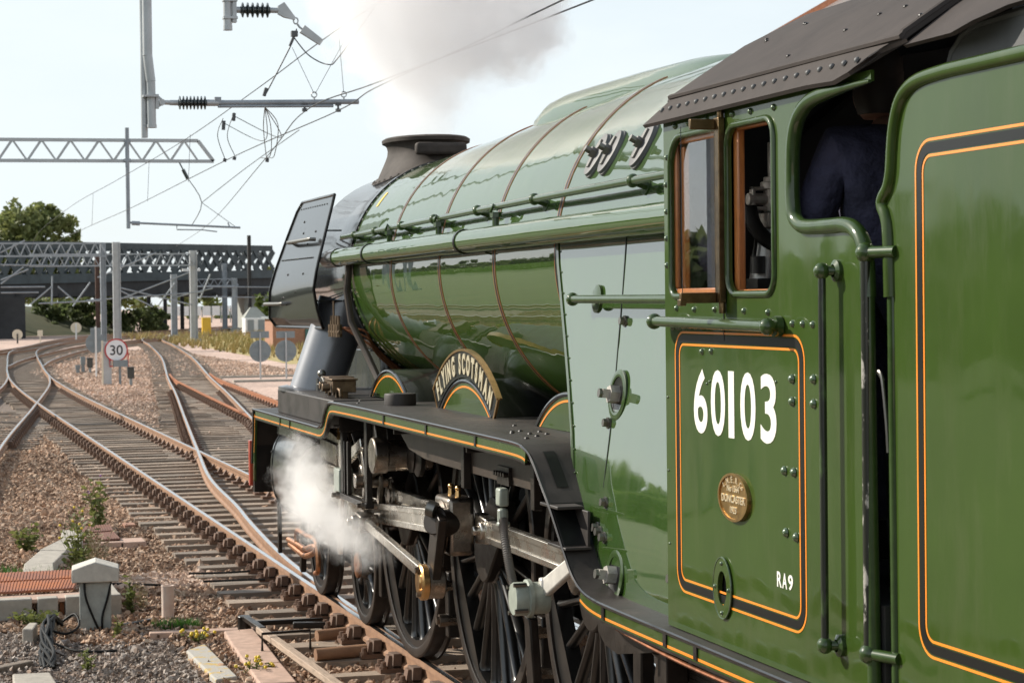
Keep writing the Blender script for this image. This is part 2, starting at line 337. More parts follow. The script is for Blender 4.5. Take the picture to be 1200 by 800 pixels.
    def build(s, name, mats, parent=None, loc=None, smooth=35, bevel=0, seg=2, kind=None, fix=True):
        w = Vector(loc) if loc is not None else (WO[parent.name] if parent else Vector((0, 0, 0)))
        if w.length > 0: s.v = [(v[0]-w.x, v[1]-w.y, v[2]-w.z) for v in s.v]
        o = link_mesh(name, s.mesh(name, mats, smooth, fix), parent, w)
        if bevel: bev(o, bevel, seg)
        if kind: o['kind'] = kind
        return o
def bev(o, w, seg=2):
    b = o.modifiers.new('bevel', 'BEVEL'); b.width = w; b.segments = seg; b.limit_method = 'ANGLE'; b.angle_limit = R(40); b.harden_normals = False

def flat_mesh(outer, holes, t, mp, bevel=0):       # filled 2D outline with holes, thickness t, mapped to the world by mp(u,v,w)
    cu = bpy.data.curves.new('outline', 'CURVE'); cu.dimensions = '2D'; cu.fill_mode = 'BOTH'; cu.extrude = max(t/2-bevel, 0); cu.bevel_depth = bevel; cu.bevel_resolution = 1
    if bevel: cu.offset = -bevel
    for pts in [outer]+list(holes):
        sp = cu.splines.new('POLY'); sp.points.add(len(pts)-1); sp.use_cyclic_u = True
        for p, q in zip(sp.points, pts): p.co = (q[0], q[1], 0, 1)
    ob = bpy.data.objects.new('outline', cu); me = bpy.data.meshes.new_from_object(ob)
    bpy.data.objects.remove(ob); bpy.data.curves.remove(cu)
    for v in me.vertices: v.co = mp(v.co.x, v.co.y, v.co.z+t/2)
    return me
def text_mesh(body, size, t, mp, sx=1., off=0., align='LEFT', spacing=1.):
    cu = bpy.data.curves.new('text', 'FONT'); cu.body = body; cu.size = size; cu.extrude = t/2; cu.offset = off; cu.align_x = align; cu.resolution_u = 5; cu.space_character = spacing
    ob = bpy.data.objects.new('text', cu); me = bpy.data.meshes.new_from_object(ob)
    bpy.data.objects.remove(ob); bpy.data.curves.remove(cu)
    for v in me.vertices: v.co = mp(v.co.x*sx, v.co.y, v.co.z+t/2)
    return me
def side(x0): return lambda u, v, w: Vector((x0-w, -u, v))        # a plane facing the camera side; u = -Y, v = z, w outwards
def put(name, me, mats, parent=None, smooth=0, fix=True):
    for m in (mats if isinstance(mats, (list, tuple)) else [mats]): me.materials.append(m)
    w = WO[parent.name] if parent else Vector((0, 0, 0))
    if w.length > 0: me.transform(Matrix.Translation(-w))
    if fix:
        bm = bmesh.new(); bm.from_mesh(me); bmesh.ops.remove_doubles(bm, verts=bm.verts, dist=1e-5); bmesh.ops.recalc_face_normals(bm, faces=bm.faces); bm.to_mesh(me); bm.free()
    if smooth:
        me.polygons.foreach_set('use_smooth', [True]*len(me.polygons)); me.set_sharp_from_angle(angle=R(smooth))
    else: me.polygons.foreach_set('use_smooth', [False]*len(me.polygons))
    me.update()
    return link_mesh(name, me, parent, w)
def Yz(pts): return [(-y, z) for y, z in pts]
def rrect(x0, x1, y0, y1, r, n=6):
    rs = r if isinstance(r, (list, tuple)) else [r]*4; o = []
    for (cx, cy, a0), rr in zip(((x1-rs[0], y1-rs[0], 0), (x0+rs[1], y1-rs[1], 90), (x0+rs[2], y0+rs[2], 180), (x1-rs[3], y0+rs[3], 270)), rs):
        if rr < 1e-6: o.append((cx, cy)); continue
        o += [(cx+rr*math.cos(R(a0+90*i/n)), cy+rr*math.sin(R(a0+90*i/n))) for i in range(n+1)]
    return o
def catmull(P, k=6, closed=False):
    P = [Vector(p) for p in P]; o = []; n = len(P)
    for i in range(n if closed else n-1):
        if closed: a, b, c, d = P[(i-1) % n], P[i], P[(i+1) % n], P[(i+2) % n]
        else: a, b, c, d = P[max(i-1, 0)], P[i], P[i+1], P[min(i+2, n-1)]
        for j in range(k):
            t = j/k; o.append(.5*((2*b)+(c-a)*t+(2*a-5*b+4*c-d)*t*t+(3*b-a-3*c+d)*t*t*t))
    if not closed: o.append(P[-1])
    return o
def copy_tree(o, parent=None, depth=0):
    c = o.copy(); COL.objects.link(c)
    if parent: c.parent = parent
    for ch in list(o.children): copy_tree(ch, c, depth+1)
    return c

# ================================================================== STRUCTURE: ground, tracks
def sheet(name, x0, x1, y0, y1, z, m, kind='structure', nx=1, ny=1):
    b = MB(); b.add([(x0, y0, z), (x1, y0, z), (x1, y1, z), (x0, y1, z)], [(0, 1, 2, 3)])
    return b.build(name, m, None, smooth=0, kind=kind)
sheet('ground', -900, 900, -300, 1500, -.27, M['ground'])
sheet('ballast_bed', -5, 14, -6, 50, -.263, M['beddark'])  # darker sheet, the dark of the gaps between stones put into its colour

RAIL_P = [(-.035, -.004), (-.024, .0), (.020, .001), (.035, -.004), (.036, -.035), (.012, -.052), (.011, -.105), (.036, -.125), (.036, -.148), (-.036, -.148), (-.036, -.125), (-.011, -.105), (-.012, -.052), (-.036, -.035)]
RAIL_T = [(.033, .0), (.03, -.06), (.033, -.14), (-.033, -.14), (-.03, -.06), (-.033, .0)]
def resample(P, step):
    P = [Vector((p[0], p[1], 0)) for p in catmull([(x, y, 0) for x, y in P], 12)]
    o = [P[0]]; acc = 0
    for a, b in zip(P, P[1:]):
        d = (b-a).length
        if d < 1e-9: continue
        t = step-acc
        while t <= d: o.append(a+(b-a)*(t/d)); t += step
        acc = (acc+d) % step
    return o
def track_frames(P):
    fr = []
    for i, p in enumerate(P):
        d = (P[min(i+1, len(P)-1)]-P[max(i-1, 0)]).normalized(); fr.append((p, d, Vector((d.y, -d.x, 0))))
    return fr
def rail(parent, pts, dz, near, m, name='rail'):
    prof = RAIL_P if near else RAIL_T
    rings = []; P = pts
    for i, p in enumerate(P):
        d = (P[min(i+1, len(P)-1)]-P[max(i-1, 0)]).normalized(); s = Vector((d.y, -d.x, 0))
        rings.append([p+s*a+Vector((0, 0, z+dz)) for a, z in prof])
    b = MB(); b.loft(rings)
    nf = len(prof)
    if near:                                        # the rubbed running face
        for k in range(len(rings)-1):
            for j in (1,): b.m[k*nf+j] = 1
    else:
        for k in range(len(rings)-1): b.m[k*nf+nf-1] = 1
    return b.build(name, [m, M['railhead'] if m is not M['rust'] else M['rust']], parent, smooth=30, fix=True)
# the chair that holds a rail on its sleeper (shared mesh)
b = MB(); b.b2((-.20, -.095, 0), (.17, .095, .035)); b.loft([[(-.145, -.06, .03), (-.145, .06, .03), (-.09, .06, .03), (-.09, -.06, .03)], [(-.125, -.05, .125), (-.125, .05, .125), (-.10, .05, .125), (-.10, -.05, .125)]])
b.loft([[(-.105, -.10, .055), (-.105, .085, .055), (-.04, .085, .055), (-.04, -.10, .055)], [(-.098, -.10, .145), (-.098, .085, .135), (-.035, .085, .135), (-.035, -.10, .145)]], mi=1)
b.loft([[(.05, -.05, .03), (.05, .05, .03), (.11, .05, .03), (.11, -.05, .03)], [(.04, -.045, .10), (.04, .045, .10), (.065, .045, .10), (.065, -.045, .10)]])
for yy in (-.06, .06): b.cyl((-.17, yy, .03), (-.17, yy, .085), .026, .02, n=7); b.cyl((-.17, yy, .03), (-.17, yy, .05), .036, n=7)
CHAIR = b.mesh('rail_chair', [M['chair'], M['keyrust']], 30)
SLEEP = []
for k in range(5):
    b = MB(); rings = []
    for i in range(7):
        x = -1.3+2.6*i/6; j = lambda a: random.uniform(-a, a)
        rings.append([(x, -.125+j(.008), -.12), (x, .125+j(.008), -.12), (x, .125+j(.008), j(.006)), (x, .02+j(.03), j(.008)), (x, -.125+j(.008), j(.006))])
    b.loft(rings); SLEEP.append([b.mesh('sleeper', M['sleeper'], 0), None])
    SLEEP[-1][1] = SLEEP[-1][0].copy(); SLEEP[-1][1].materials[0] = M['sleeperoily']
def railway(label, pts, far, dz, sl0, sl1, chairs, matr='rail', step=.7, pieces=70., extra=None, group='railway tracks', oily=.55, left=True, right=True):
    P = resample(pts, .9); fr = track_frames(P)
    t = empty('railway_track', (P[0].x, P[0].y, 0), label, 'railway track', group)
    for s in (-1, 1):
        pl = [p+n*s*.7525 for p, d, n in fr]
        ne = [p for p in pl if p.y < far]; fa = [p for p in pl if p.y >= far-1]
        if len(ne) > 1: rail(t, ne, dz, True, M[matr])
        if len(fa) > 1: rail(t, fa, dz, False, M[matr])
    Q = track_frames(resample(pts, step)); st = MB()
    for i, (p, d, n) in enumerate(Q):
        if p.y < sl0 or p.y > sl1: continue
        a = math.atan2(n.y, n.x)
        if p.y < pieces:
            L_ = 1.0; off = 0
            if extra: L_, off = extra(p.y)
            me = random.choice(SLEEP)[1 if random.random() < oily else 0]  # share of darker copies stands for shadow between the rails, and for dirt
            o = link_mesh('sleeper', me, t, (p.x+off+random.uniform(-.03, .03), p.y+random.uniform(-.04, .04), -.185+dz))
            o.rotation_euler = (random.uniform(-.012, .012), 0, a+random.uniform(-.03, .03)); o.scale = (L_*random.uniform(.97, 1.03), random.uniform(.9, 1.1), 1)
            if chairs(p.y):
                for s in (-1, 1):
                    q = p+n*s*.7525; c = link_mesh('rail_chair', CHAIR, t, (q.x, o.location.y+WO[t.name].y+.0, -.183+dz))
                    c.rotation_euler = (0, 0, a+(0 if s < 0 else PI))
        else:
            st.box((p.x, p.y, -.24+dz), (2.6, .25, .11), Matrix.Rotation(a, 3, 'Z'))
    if st.v: st.build('sleepers', M['sleeperoily'], t, smooth=0, kind='stuff')
    return t
A = [(0, -40), (0, -10), (0, 20), (0, 48), (.15, 62), (.45, 72), (1.1, 86), (2.8, 117), (5.2, 137), (7.7, 155), (12, 176), (20, 203), (36, 250), (62, 320)]
Bt = [(.05, 3), (.12, 8), (.35, 12), (.55, 14.6), (.84, 19.1), (1.49, 25.3), (2.70, 36.5), (4.28, 51), (5.85, 66), (9.15, 96), (12.4, 130), (15, 158), (20, 185), (30, 220), (50, 275), (80, 340)]
Ct = [(3.4, 8), (3.45, 20), (3.75, 29), (4.26, 37), (4.6, 43), (5.15, 53), (5.75, 63), (6.4, 70)]
Dt = [(-6.6, -12), (-4.55, 12), (-3.33, 28), (-1.74, 44.4), (-.30, 60), (.42, 71)]
Et = [(1.05, 84), (2.0, 93), (3.15, 101.5), (5.3, 115.5), (8.2, 131.5), (12.4, 147), (18, 165), (28, 190), (44, 230), (74, 300)]
Ft = [(-12, 72), (-5, 95), (1.6, 117), (7.2, 148), (12.6, 170), (21, 194), (34, 230), (54, 280), (80, 330)]
def extA(y):                                     # long timbers under the turnout
    if 4 < y < 26:
        r_ = 1.42+.05*max(0, y-8)*1.1; l_ = -1.42; return (r_-l_)/2.6, (r_+l_)/2
    return 1.02, -.02
railway('long main track under the locomotive curving off left', A, 70, 0, -3, 150, lambda y: y < 60, extra=extA)
railway('diverging right hand track swinging away past the round signs', Bt, 70, .002, 26, 150, lambda y: y < 55)
railway('rusty siding track joining from behind the locomotive front', Ct, 99, -.003, 8, 66, lambda y: y < 60, 'rust', oily=.6)
railway('track at far left crossing into the main track', Dt, 99, -.004, 30, 46, lambda y: 20 < y < 46, oily=.8)
railway('far track leaving the main line towards the bridge', Et, 80, .003, 94, 160, lambda y: False, pieces=10)
railway('most distant track sweeping in from the left edge', Ft, 40, .004, 60, 180, lambda y: False, pieces=10)
# darker oily bed between the rails
def bed(name, pts, w, z, y1, m='bed'):
    fr = [f for f in track_frames(resample(pts, 1.2)) if f[0].y < y1]; b = MB()
    b.loft([[p-n*w+Vector((0, 0, z)), p+n*w+Vector((0, 0, z))] for p, d, n in fr], closed=False, caps=False)
    return b.build(name, M[m], None, smooth=0, kind='structure')
bed('track_bed', A, 1.15, -.252, 160); bed('track_bed', Bt, 1.05, -.247, 170, 'bedlight'); bed('track_bed', Dt, 1.1, -.242, 72); bed('track_bed', Ct, 1.0, -.237, 66)

# ballast stones
def stones(name, n, xr, yr, size, m, zr=(-.27, -.22), keep=None, hole=True):
    base = np.array([(1,0,0),(-1,0,0),(0,1,0),(0,-1,0),(0,0,1),(0,0,-1),(.6,.6,.55),(-.6,.6,-.5)], float)
    tri = np.array([(6,0,4),(6,2,0),(6,4,2),(0,5,3),(0,3,4),(0,2,5),(7,1,5),(7,5,2),(7,2,1),(1,4,3),(1,3,5),(1,2,4)])
    x = rng.uniform(*xr, n); y = yr[0]+(yr[1]-yr[0])*rng.random(n)**1.3
    if keep is not None:
        k = keep(x, y); x = x[k]; y = y[k]; n = len(x)
    s = size*rng.lognormal(0, .35, n); sc = np.stack([s*rng.uniform(.7, 1.3, n), s*rng.uniform(.6, 1.1, n), s*rng.uniform(.45, .85, n)], 1)
    v = base[None]*sc[:, None, :]*rng.uniform(.75, 1.2, (n, 8, 1))
    ax = rng.normal(size=(n, 3)); ax /= np.linalg.norm(ax, axis=1)[:, None]; an = rng.uniform(0, 6.28, n)
    c, si = np.cos(an)[:, None, None], np.sin(an)[:, None, None]; a_ = ax[:, None, :]
    v = v*c+np.cross(np.broadcast_to(a_, v.shape), v)*si+a_*(a_*v).sum(-1, keepdims=True)*(1-c)
    v += np.stack([x, y, rng.uniform(*zr, n)], 1)[:, None, :]
    f = (tri[None]+8*np.arange(n)[:, None, None]).reshape(-1)
    me = bpy.data.meshes.new(name); me.vertices.add(n*8); me.vertices.foreach_set('co', v.reshape(-1)); me.loops.add(len(f)); me.loops.foreach_set('vertex_index', f.astype(np.int32))
    me.polygons.add(n*12); me.polygons.foreach_set('loop_start', np.arange(0, len(f), 3, dtype=np.int32)); me.update(calc_edges=True); me.validate(); me.materials.append(m)
    me.polygons.foreach_set('use_smooth', np.zeros(n*12, bool))
    return tag(link_mesh(name, me), kind='stuff')
cA = lambda x, y: np.abs(x) > 0
def off_track(x, y):
    return ~((x > -1.1) & (x < 1.1) & (y > -3) & (rng.random(len(x)) < .45))
stones('ballast', 42000, (-4.6, -.85), (2.2, 16), .0235, M['st_brown'], keep=lambda x, y: (y > 5.6+.6*np.sin(x*3)) | (x > -2.2))
stones('ballast', 15000, (-4.6, -1.2), (1.5, 7.5), .019, M['st_grey'], zr=(-.275, -.235), keep=lambda x, y: (y < 6.4+.6*np.sin(x*3)) & (x < -1.75+.3*np.sin(y*2)))
stones('ballast', 36000, (-4.8, -1.0), (15, 46), .032, M['st_brown'], keep=lambda x, y: x > -3.6-0*y)
stones('ballast', 12000, (-1.0, 1.0), (2, 30), .027, M['st_brown'], zr=(-.30, -.225))
stones('ballast', 20000, (.8, 6), (24, 75), .036, M['st_pink'], zr=(-.28, -.225))
stones('ballast', 26000, (1, 12), (72, 125), .055, M['st_pink'], zr=(-.28, -.215), keep=lambda x, y: x > (y-72)*.11)
stones('ballast', 4000, (-3.2, -1.2), (8.5, 9.6), .026, M['st_pink'], zr=(-.255, -.215))

# ================================================================== LOCOMOTIVE
loco = empty('steam_locomotive', (0, 0, 0), 'large apple green steam locomotive numbered 60103 standing on the main track', 'locomotive')
ZC, R0, Y0, R1, Y1 = 2.845, .905, 3.72, 1.03, -2.29
def brad(y): return R0+(R1-R0)*(Y0-y)/(Y0-Y1)
YA = Vector((0, 1, 0))
barrel = MB().lathe([(brad(y), y) for y in np.linspace(Y1, Y0, 13)], (0, 0, ZC), YA, 128, ref=(-1, 0, 0)).build('boiler_barrel', M['boiler'], loco)
for y in (2.12, .53, -.93, -2.27):
    b = MB(); r_ = brad(y)
    b.lathe([(r_, -.017), (r_+.004, -.016), (r_+.004, .016), (r_, .017)], (0, y, ZC), YA, 128, mi=0, ref=(-1, 0, 0), caps=False)
    for s in (-1, 1): b.lathe([(r_+.001, s*.021-.0035), (r_+.005, s*.021-.0025), (r_+.005, s*.021+.0025), (r_+.001, s*.021+.0035)], (0, y, ZC), YA, 128, mi=1, ref=(-1, 0, 0), caps=False)
    b.build('boiler_band', [M['lblack'], M['bandline']], barrel)
# smokebox
sb = MB().lathe([(.885, 3.70), (.885, 5.70), (.86, 5.78), (.80, 5.81), (.78, 5.84), (.55, 6.0), (.2, 6.06), (.001, 6.07)], (0, 0, ZC), YA, 96, ref=(-1, 0, 0)).build('smokebox', M['satin'], loco)
MB().lathe([(.885, 3.735), (.918, 3.735), (.918, 3.80), (.885, 3.80)], (0, 0, ZC), YA, 96, ref=(-1, 0, 0), caps=False).build('joint_ring', M['black'], sb)
b = MB()
for i in range(78):
    a = 2*PI*i/78; p = Vector((.90*math.cos(a), 3.725, ZC+.90*math.sin(a))); b.cyl(p, p-YA*.022, .0125, n=6)
b.build('ring_bolts', M['boltsteel'], sb, kind='stuff')
# chimney: long double chimney with a flared lip
def oval(ax, ay, z, n=40, yc=4.84): return [(ax*math.cos(2*PI*i/n), yc+ay*math.sin(2*PI*i/n), z) for i in range(n)]
def saddle_ring(k, n=40):
    o = []
    for i in range(n):
        x = .46*k*math.cos(2*PI*i/n); y = 4.84+.66*k*math.sin(2*PI*i/n); o.append((x, y, ZC+math.sqrt(.889**2-x*x)+(1-k)*.18))
    return o
ch = MB(); ch.loft([saddle_ring(1.0), saddle_ring(.88), oval(.345, .52, 3.80), oval(.322, .495, 3.86), oval(.318, .49, 3.90), oval(.325, .50, 3.935), oval(.345, .52, 3.955), oval(.365, .54, 3.962), oval(.368, .545, 3.99), oval(.345, .52, 4.005), oval(.29, .47, 4.005), oval(.26, .43, 3.9)])
chim = ch.build('chimney', M['chimney'], loco, smooth=50)
MB().b2((-.22, 4.26, 3.83), (.22, 4.36, 3.935)).build('cover_plate', M['chimney'], chim, bevel=.03, seg=3)
b = MB()
for i in range(36):
    x = .44*math.cos(2*PI*i/36); y = 4.84+.63*math.sin(2*PI*i/36); b.dome((x, y, ZC+math.sqrt(.889**2-x*x)+.003), .016, (x, 0, .8), n=6)
b.build('flange_bolts', M['chimney'], chim, kind='stuff')
# dome casing
def dsec(y, w, zt, n=16):
    o = []
    for i in range(n+1):
        t = PI*i/n; c, s = math.cos(t), math.sin(t)
        o.append((w*math.copysign(abs(c)**.55, c), y, ZC+.78+(zt-ZC-.78)*abs(s)**.55))
    return o
dp = [(.50, .30, 3.70), (.42, .36, 3.80), (.28, .40, 3.87), (.05, .42, 3.915), (-.25, .43, 3.93), (-.8, .43, 3.928), (-1.6, .43, 3.922), (-2.4, .42, 3.905), (-2.9, .38, 3.87), (-3.1, .3, 3.80)]
MB().loft([dsec(*d) for d in dp]).build('dome_casing', M['boiler'], loco, smooth=60)
# firebox: round top, sides flaring out to the wide grate
XS = [(2.95, -1.025), (2.80, -1.043), (2.6, -1.07), (2.4, -1.10), (2.2, -1.138), (1.95, -1.185), (1.75, -1.225), (1.6, -1.25), (1.45, -1.262), (1.24, -1.27)]
FY = [(2.95, -2.29), (2.80, -2.36), (2.6, -2.50), (2.4, -2.65), (2.2, -2.82), (1.95, -3.02), (1.75, -3.16), (1.6, -3.27), (1.45, -3.36), (1.24, -3.45)]
def fsec(t):
    o = []; half = []
    for i in range(19):
        a = PI/2+(PI/2-.1)*i/18; half.append((1.03*math.cos(a), -2.29+t*(-4.84+2.29), ZC+1.03*math.sin(a)))
    for (z, x), (_, y) in zip(XS[1:], FY[1:]): half.append((x, y+t*(-4.84-y), z))
    return [(-x, y, z) for x, y, z in half[:0:-1]]+half
fb = MB().loft([fsec(t) for t in (0, .02, .2, .4, .6, .8, 1)], closed=False, caps=False)
firebox = fb.build('firebox', M['firebox'], loco, smooth=40)
def fbx(z): return float(np.interp(z, [a for a, _ in XS[::-1]], [b_ for _, b_ in XS[::-1]]))
b = MB(); rl = [Vector((x-.004, y+.004, z)) for (z, x), (_, y) in zip(XS, FY)]
b.loft([[p, p+Vector((.0, .025, 0)), p+Vector((.06, .03, 0)), p+Vector((.06, -.02, 0)), p+Vector((-.002, -.02, 0))] for p in rl]); b.build('cladding_edge', M['rodgreen'], firebox)
b = MB()
for i in range(15):
    z = 2.86-i*.11; y = float(np.interp(z, [a for a, _ in FY[::-1]], [c for _, c in FY[::-1]])); b.dome((fbx(z)-.004, y-.03, z), .007, (-1, 0, .12), n=6)
b.build('edge_screws', M['rodgreen'], firebox, kind='stuff')
# cladding joint running down the panel
jl = [(-3.42, 2.93), (-3.46, 2.62), (-3.50, 2.36), (-3.57, 2.10), (-3.62, 1.8), (-3.64, 1.55), (-3.64, 1.40)]
b = MB(); b.loft([[(fbx(z)-.0025, y-.004, z), (fbx(z)-.0025, y+.004, z), (fbx(z)+.01, y+.004, z), (fbx(z)+.01, y-.004, z)] for y, z in jl]); b.build('panel_joint', M['lblack'], firebox)
b = MB(); b.loft([[(fbx(z)-.0025, y-.003, z), (fbx(z)-.0025, y+.003, z), (fbx(z)+.01, y+.003, z), (fbx(z)+.01, y-.003, z)] for y, z in ((-4.79, 1.9), (-4.79, 1.6), (-4.79, 1.27))]); b.build('panel_joint', M['lblack'], firebox)
def ringpts(c, ry, rz, n=28, tilt=.12):
    return [(c[0]+tilt*0-(rz*math.sin(2*PI*i/n))*-.13, c[1]+ry*math.cos(2*PI*i/n), c[2]+rz*math.sin(2*PI*i/n)) for i in range(n)]
def washout(y, z, big=1.0):
    x = fbx(z); ax = Vector((-1, 0, .13)).normalized(); c = Vector((x, y, z))
    b = MB(); b.lathe([(.078, -.01), (.118, -.004), (.122, .008), (.108, .014), (.086, .010), (.082, -.02)], c, ax, 32, caps=False)
    p = b.build('washout_plug', M['rodgreen'], firebox)

    h = MB(); h.lathe([(.083, .006), (.078, .004), (.001, .004)], c, ax, 28, caps=False); h.cyl(c, c+ax*.05, .044, n=6, mi=1); h.cyl(c+ax*.05, c+ax*.085, .030, n=4, mi=1); h.cyl(c+ax*.08, c+ax*.10, .022, n=10, mi=2)
    h.build('plug', [M['lblack'], M['valve'], M['boltsteel']], p); return p
washout(-3.62, 2.155); washout(-3.90, 1.345)
b = MB()
for y, z in ((-3.545, 2.02), (-3.70, 1.66), (-3.62, 1.535), (-3.665, 1.52), (-3.73, 1.50), (-4.66, 1.42), (-3.55, 2.50)):
    c = Vector((fbx(z), y, z)); b.cyl(c, c+Vector((-.03, 0, .003)), .020, n=6); b.cyl(c, c+Vector((-.008, 0, 0)), .028, n=12)
b.build('panel_bolt', M['boltsteel'], firebox)
# mud-hole doors on the firebox shoulder
for y, zz in ((-2.62, 3.345), (-2.84, 3.345), (-3.33, 3.345)):
    a = math.asin((zz-ZC)/1.03); ax = Vector((-math.cos(a), 0, math.sin(a))); c = Vector((0, y, ZC))+ax*1.03; tz = Vector((math.sin(a), 0, math.cos(a)))
    b = MB()
    for k, (h, s) in enumerate(((.0, 1), (.018, 1), (.024, .93), (.030, .4))): pass
    rings = [[c+ax*h+YA*(.088*s*math.cos(2*PI*i/28))+tz*(.125*s*math.sin(2*PI*i/28)) for i in range(28)] for h, s in ((-.01, 1.04), (.004, 1.04), (.006, 1.0), (.020, .97), (.022, .9))]
    b.loft(rings); d_ = b.build('mudhole_door', M['coal'], firebox)
    b = MB(); b.cyl(c+ax*.02, c+ax*.055, .028, n=6); b.cyl(c+ax*.055, c+ax*.085, .018, n=10); b.bar(c+ax*.026-tz*.08, c+ax*.026+tz*.08, .03, .014, up=ax); b.build('clamp_bolt', M['boltsteel'], d_)
# handrail, ejector pipe, firebox rail
def xh(y): return -(brad(max(y, Y1))+.075)
b = MB(); hp = [(-math.sqrt(max(0, (brad(max(y, Y1))+.07)**2-(3.145-ZC)**2))-.0, y, 3.132+.004*(3.7-y)) for y in np.linspace(3.95, -4.9, 20)]
hr = b.tube(hp, .020, 12).build('boiler_handrail', M['rodgreen'], loco)
for y in (3.4, 2.55, 1.6, .55, -.65, -1.95, -3.6):
    x = float(np.interp(-y, [-p[1] for p in hp], [p[0] for p in hp])); z = 3.132+.004*(3.7-y); d = Vector((x, 0, z-ZC)).normalized(); p = Vector((x, y, z))
    b = MB(); b.sphere(p, .034, 10); b.cyl(p, p-d*.085, .02, .026, n=10); b.cyl(p-d*.085, p-d*.07, .05, n=12); b.build('handrail_pillar', M['rodgreen'], hr)
ej = []
for y in np.linspace(4.1, -4.9, 22): ej.append((-(brad(max(y, Y1))+.085), y, 2.965))
ejp = MB().tube(ej, .070, 20).build('ejector_pipe', M['boiler'], loco)
MB().tube([(-.98, 4.25, 2.965), (-.985, 4.1, 2.965), (-.99, 3.75, 2.965)], .076, 20).build('pipe_elbow', M['satin'], ejp)
for y in (2.45, -.55):
    x = -(brad(y)+.085); b = MB(); b.lathe([(.070, -.018), (.077, -.016), (.077, .016), (.070, .018)], (x, y, 2.965), YA, 20, caps=False); b.build('pipe_strap', M['lblack'], ejp)
for y in (2.0, .4, -1.1):
    x = -(brad(y)+.03); b = MB(); b.cyl((x, y, 3.03), (x, y, 3.10), .02, n=10); b.cyl((x, y, 3.09), (x, y, 3.12), .034, n=6); b.tube([(x-.03, y, 3.12), (x-.02, y-.03, 3.16), (x-.0, y-.05, 3.13)], .009, 6); b.build('pipe_hanger', M['rodgreen'], ejp)
b = MB(); p0 = Vector((-1.165, -2.98, 2.607)); p1 = Vector((-1.165, -4.9, 2.600)); b.tube([p0, p1], .021, 14); b.sphere(p0, .034); fr_ = b.build('firebox_handrail', M['rodgreen'], loco)
b = MB(); b.lathe([(.055, 0), (.07, .0), (.07, .012), (.05, .016)], (fbx(2.607), -3.1, 2.607), (-1, 0, .1), 24); b.cyl((fbx(2.607), -3.1, 2.607), (-1.165, -3.1, 2.607), .02, n=10); b.build('handrail_stud', M['rodgreen'], fr_)
# yellow data panel on the cladding
a0_ = R(148); b = MB(); pts = []
for k in range(5):
    a = R(146-k*2.2); pts.append([Vector((brad(y)*1.003*math.cos(a), y, ZC+brad(y)*1.003*math.sin(a))) for y in (3.42, 3.34)])
b.loft(pts, closed=False, caps=False); b.build('warning_panel', M['yellow'], barrel)

# smoke deflector
def dm(y, z, off):
    xr = float(np.interp(z, [2.36, 2.44, 2.51, 2.72, 2.9, 3.48], [-1.02, -1.06, -1.09, -1.13, -1.10, -.957])); xf = float(np.interp(z, [2.36, 2.40, 2.46, 2.72, 2.9, 3.48], [-1.08, -1.15, -1.205, -1.205, -1.16, -.968]))
    k = min(1, max(0, (y-4.1)/1.7)); return Vector((xr+(xf-xr)*k-off, y, z))
def dgrid(off):
    rows = []
    for i in range(15):
        z = 2.40+(3.485-2.40)*i/14
        yf = float(np.interp(z, [2.40, 2.46, 2.75, 3.2, 3.42, 3.485], [5.82, 5.84, 5.80, 5.68, 5.58, 5.45]))
        yr = float(np.interp(z, [2.40, 2.48, 3.48], [4.18, 4.14, 4.06]))
        rows.append([dm(yr+(yf-yr)*k/8, z, off) for k in range(9)])
    return rows
A_, B_ = dgrid(0), dgrid(-.012)
b = MB(); b.loft([ra+rb[::-1] for ra, rb in zip(A_, B_)]); dfl = b.build('smoke_deflector', M['black'], loco, smooth=25)
b = MB(); edge = [A_[i][0] for i in range(15)]+A_[14][1:]+[A_[i][8] for i in range(13, -1, -1)]
b.tube([p+Vector((-.002, 0, 0)) for p in edge], .012, 8); b.tube([A_[0][k] for k in range(9)], .014, 8); b.build('edge_beading', M['black'], dfl)
for y0, y1, z in ((4.35, 5.35, 3.13), (5.2, 6.05, 2.60)):
    x = dm(5, z, 0).x; b = MB(); b.tube([(x, y0, z), (x-.05, y0, z), (x-.06, y0+.03, z), (x-.06, y1-.03, z), (x-.05, y1, z), (x, y1, z)], .016, 10); b.build('handhold', M['boltsteel'], dfl)
b = MB()
for i in range(26): b.dome(dm(4.35+i*.05, 2.98, .001), .008, (-1, 0, .2), n=6)
for y, z in ((4.5, 3.2), (5.0, 3.2), (4.7, 3.1), (5.2, 2.85), (4.6, 2.85), (4.8, 2.7), (5.3, 2.65), (5.1, 3.3)): b.dome(dm(y, z, .001), .011, (-1, 0, .2), n=6)
for i in range(12): b.dome(dm(4.3+i*.1, 3.42, .001), .008, (-1, 0, .2), n=6)
b.build('rivets', M['black'], dfl, kind='stuff')
b = MB()
for y in (4.3, 5.1, 5.6):
    for z in (2.62, 3.2): b.bar((dm(y, z, -.01).x, y, z), (-.86, y, z), .05, .012)
b.build('stay_bracket', M['satin'], dfl)
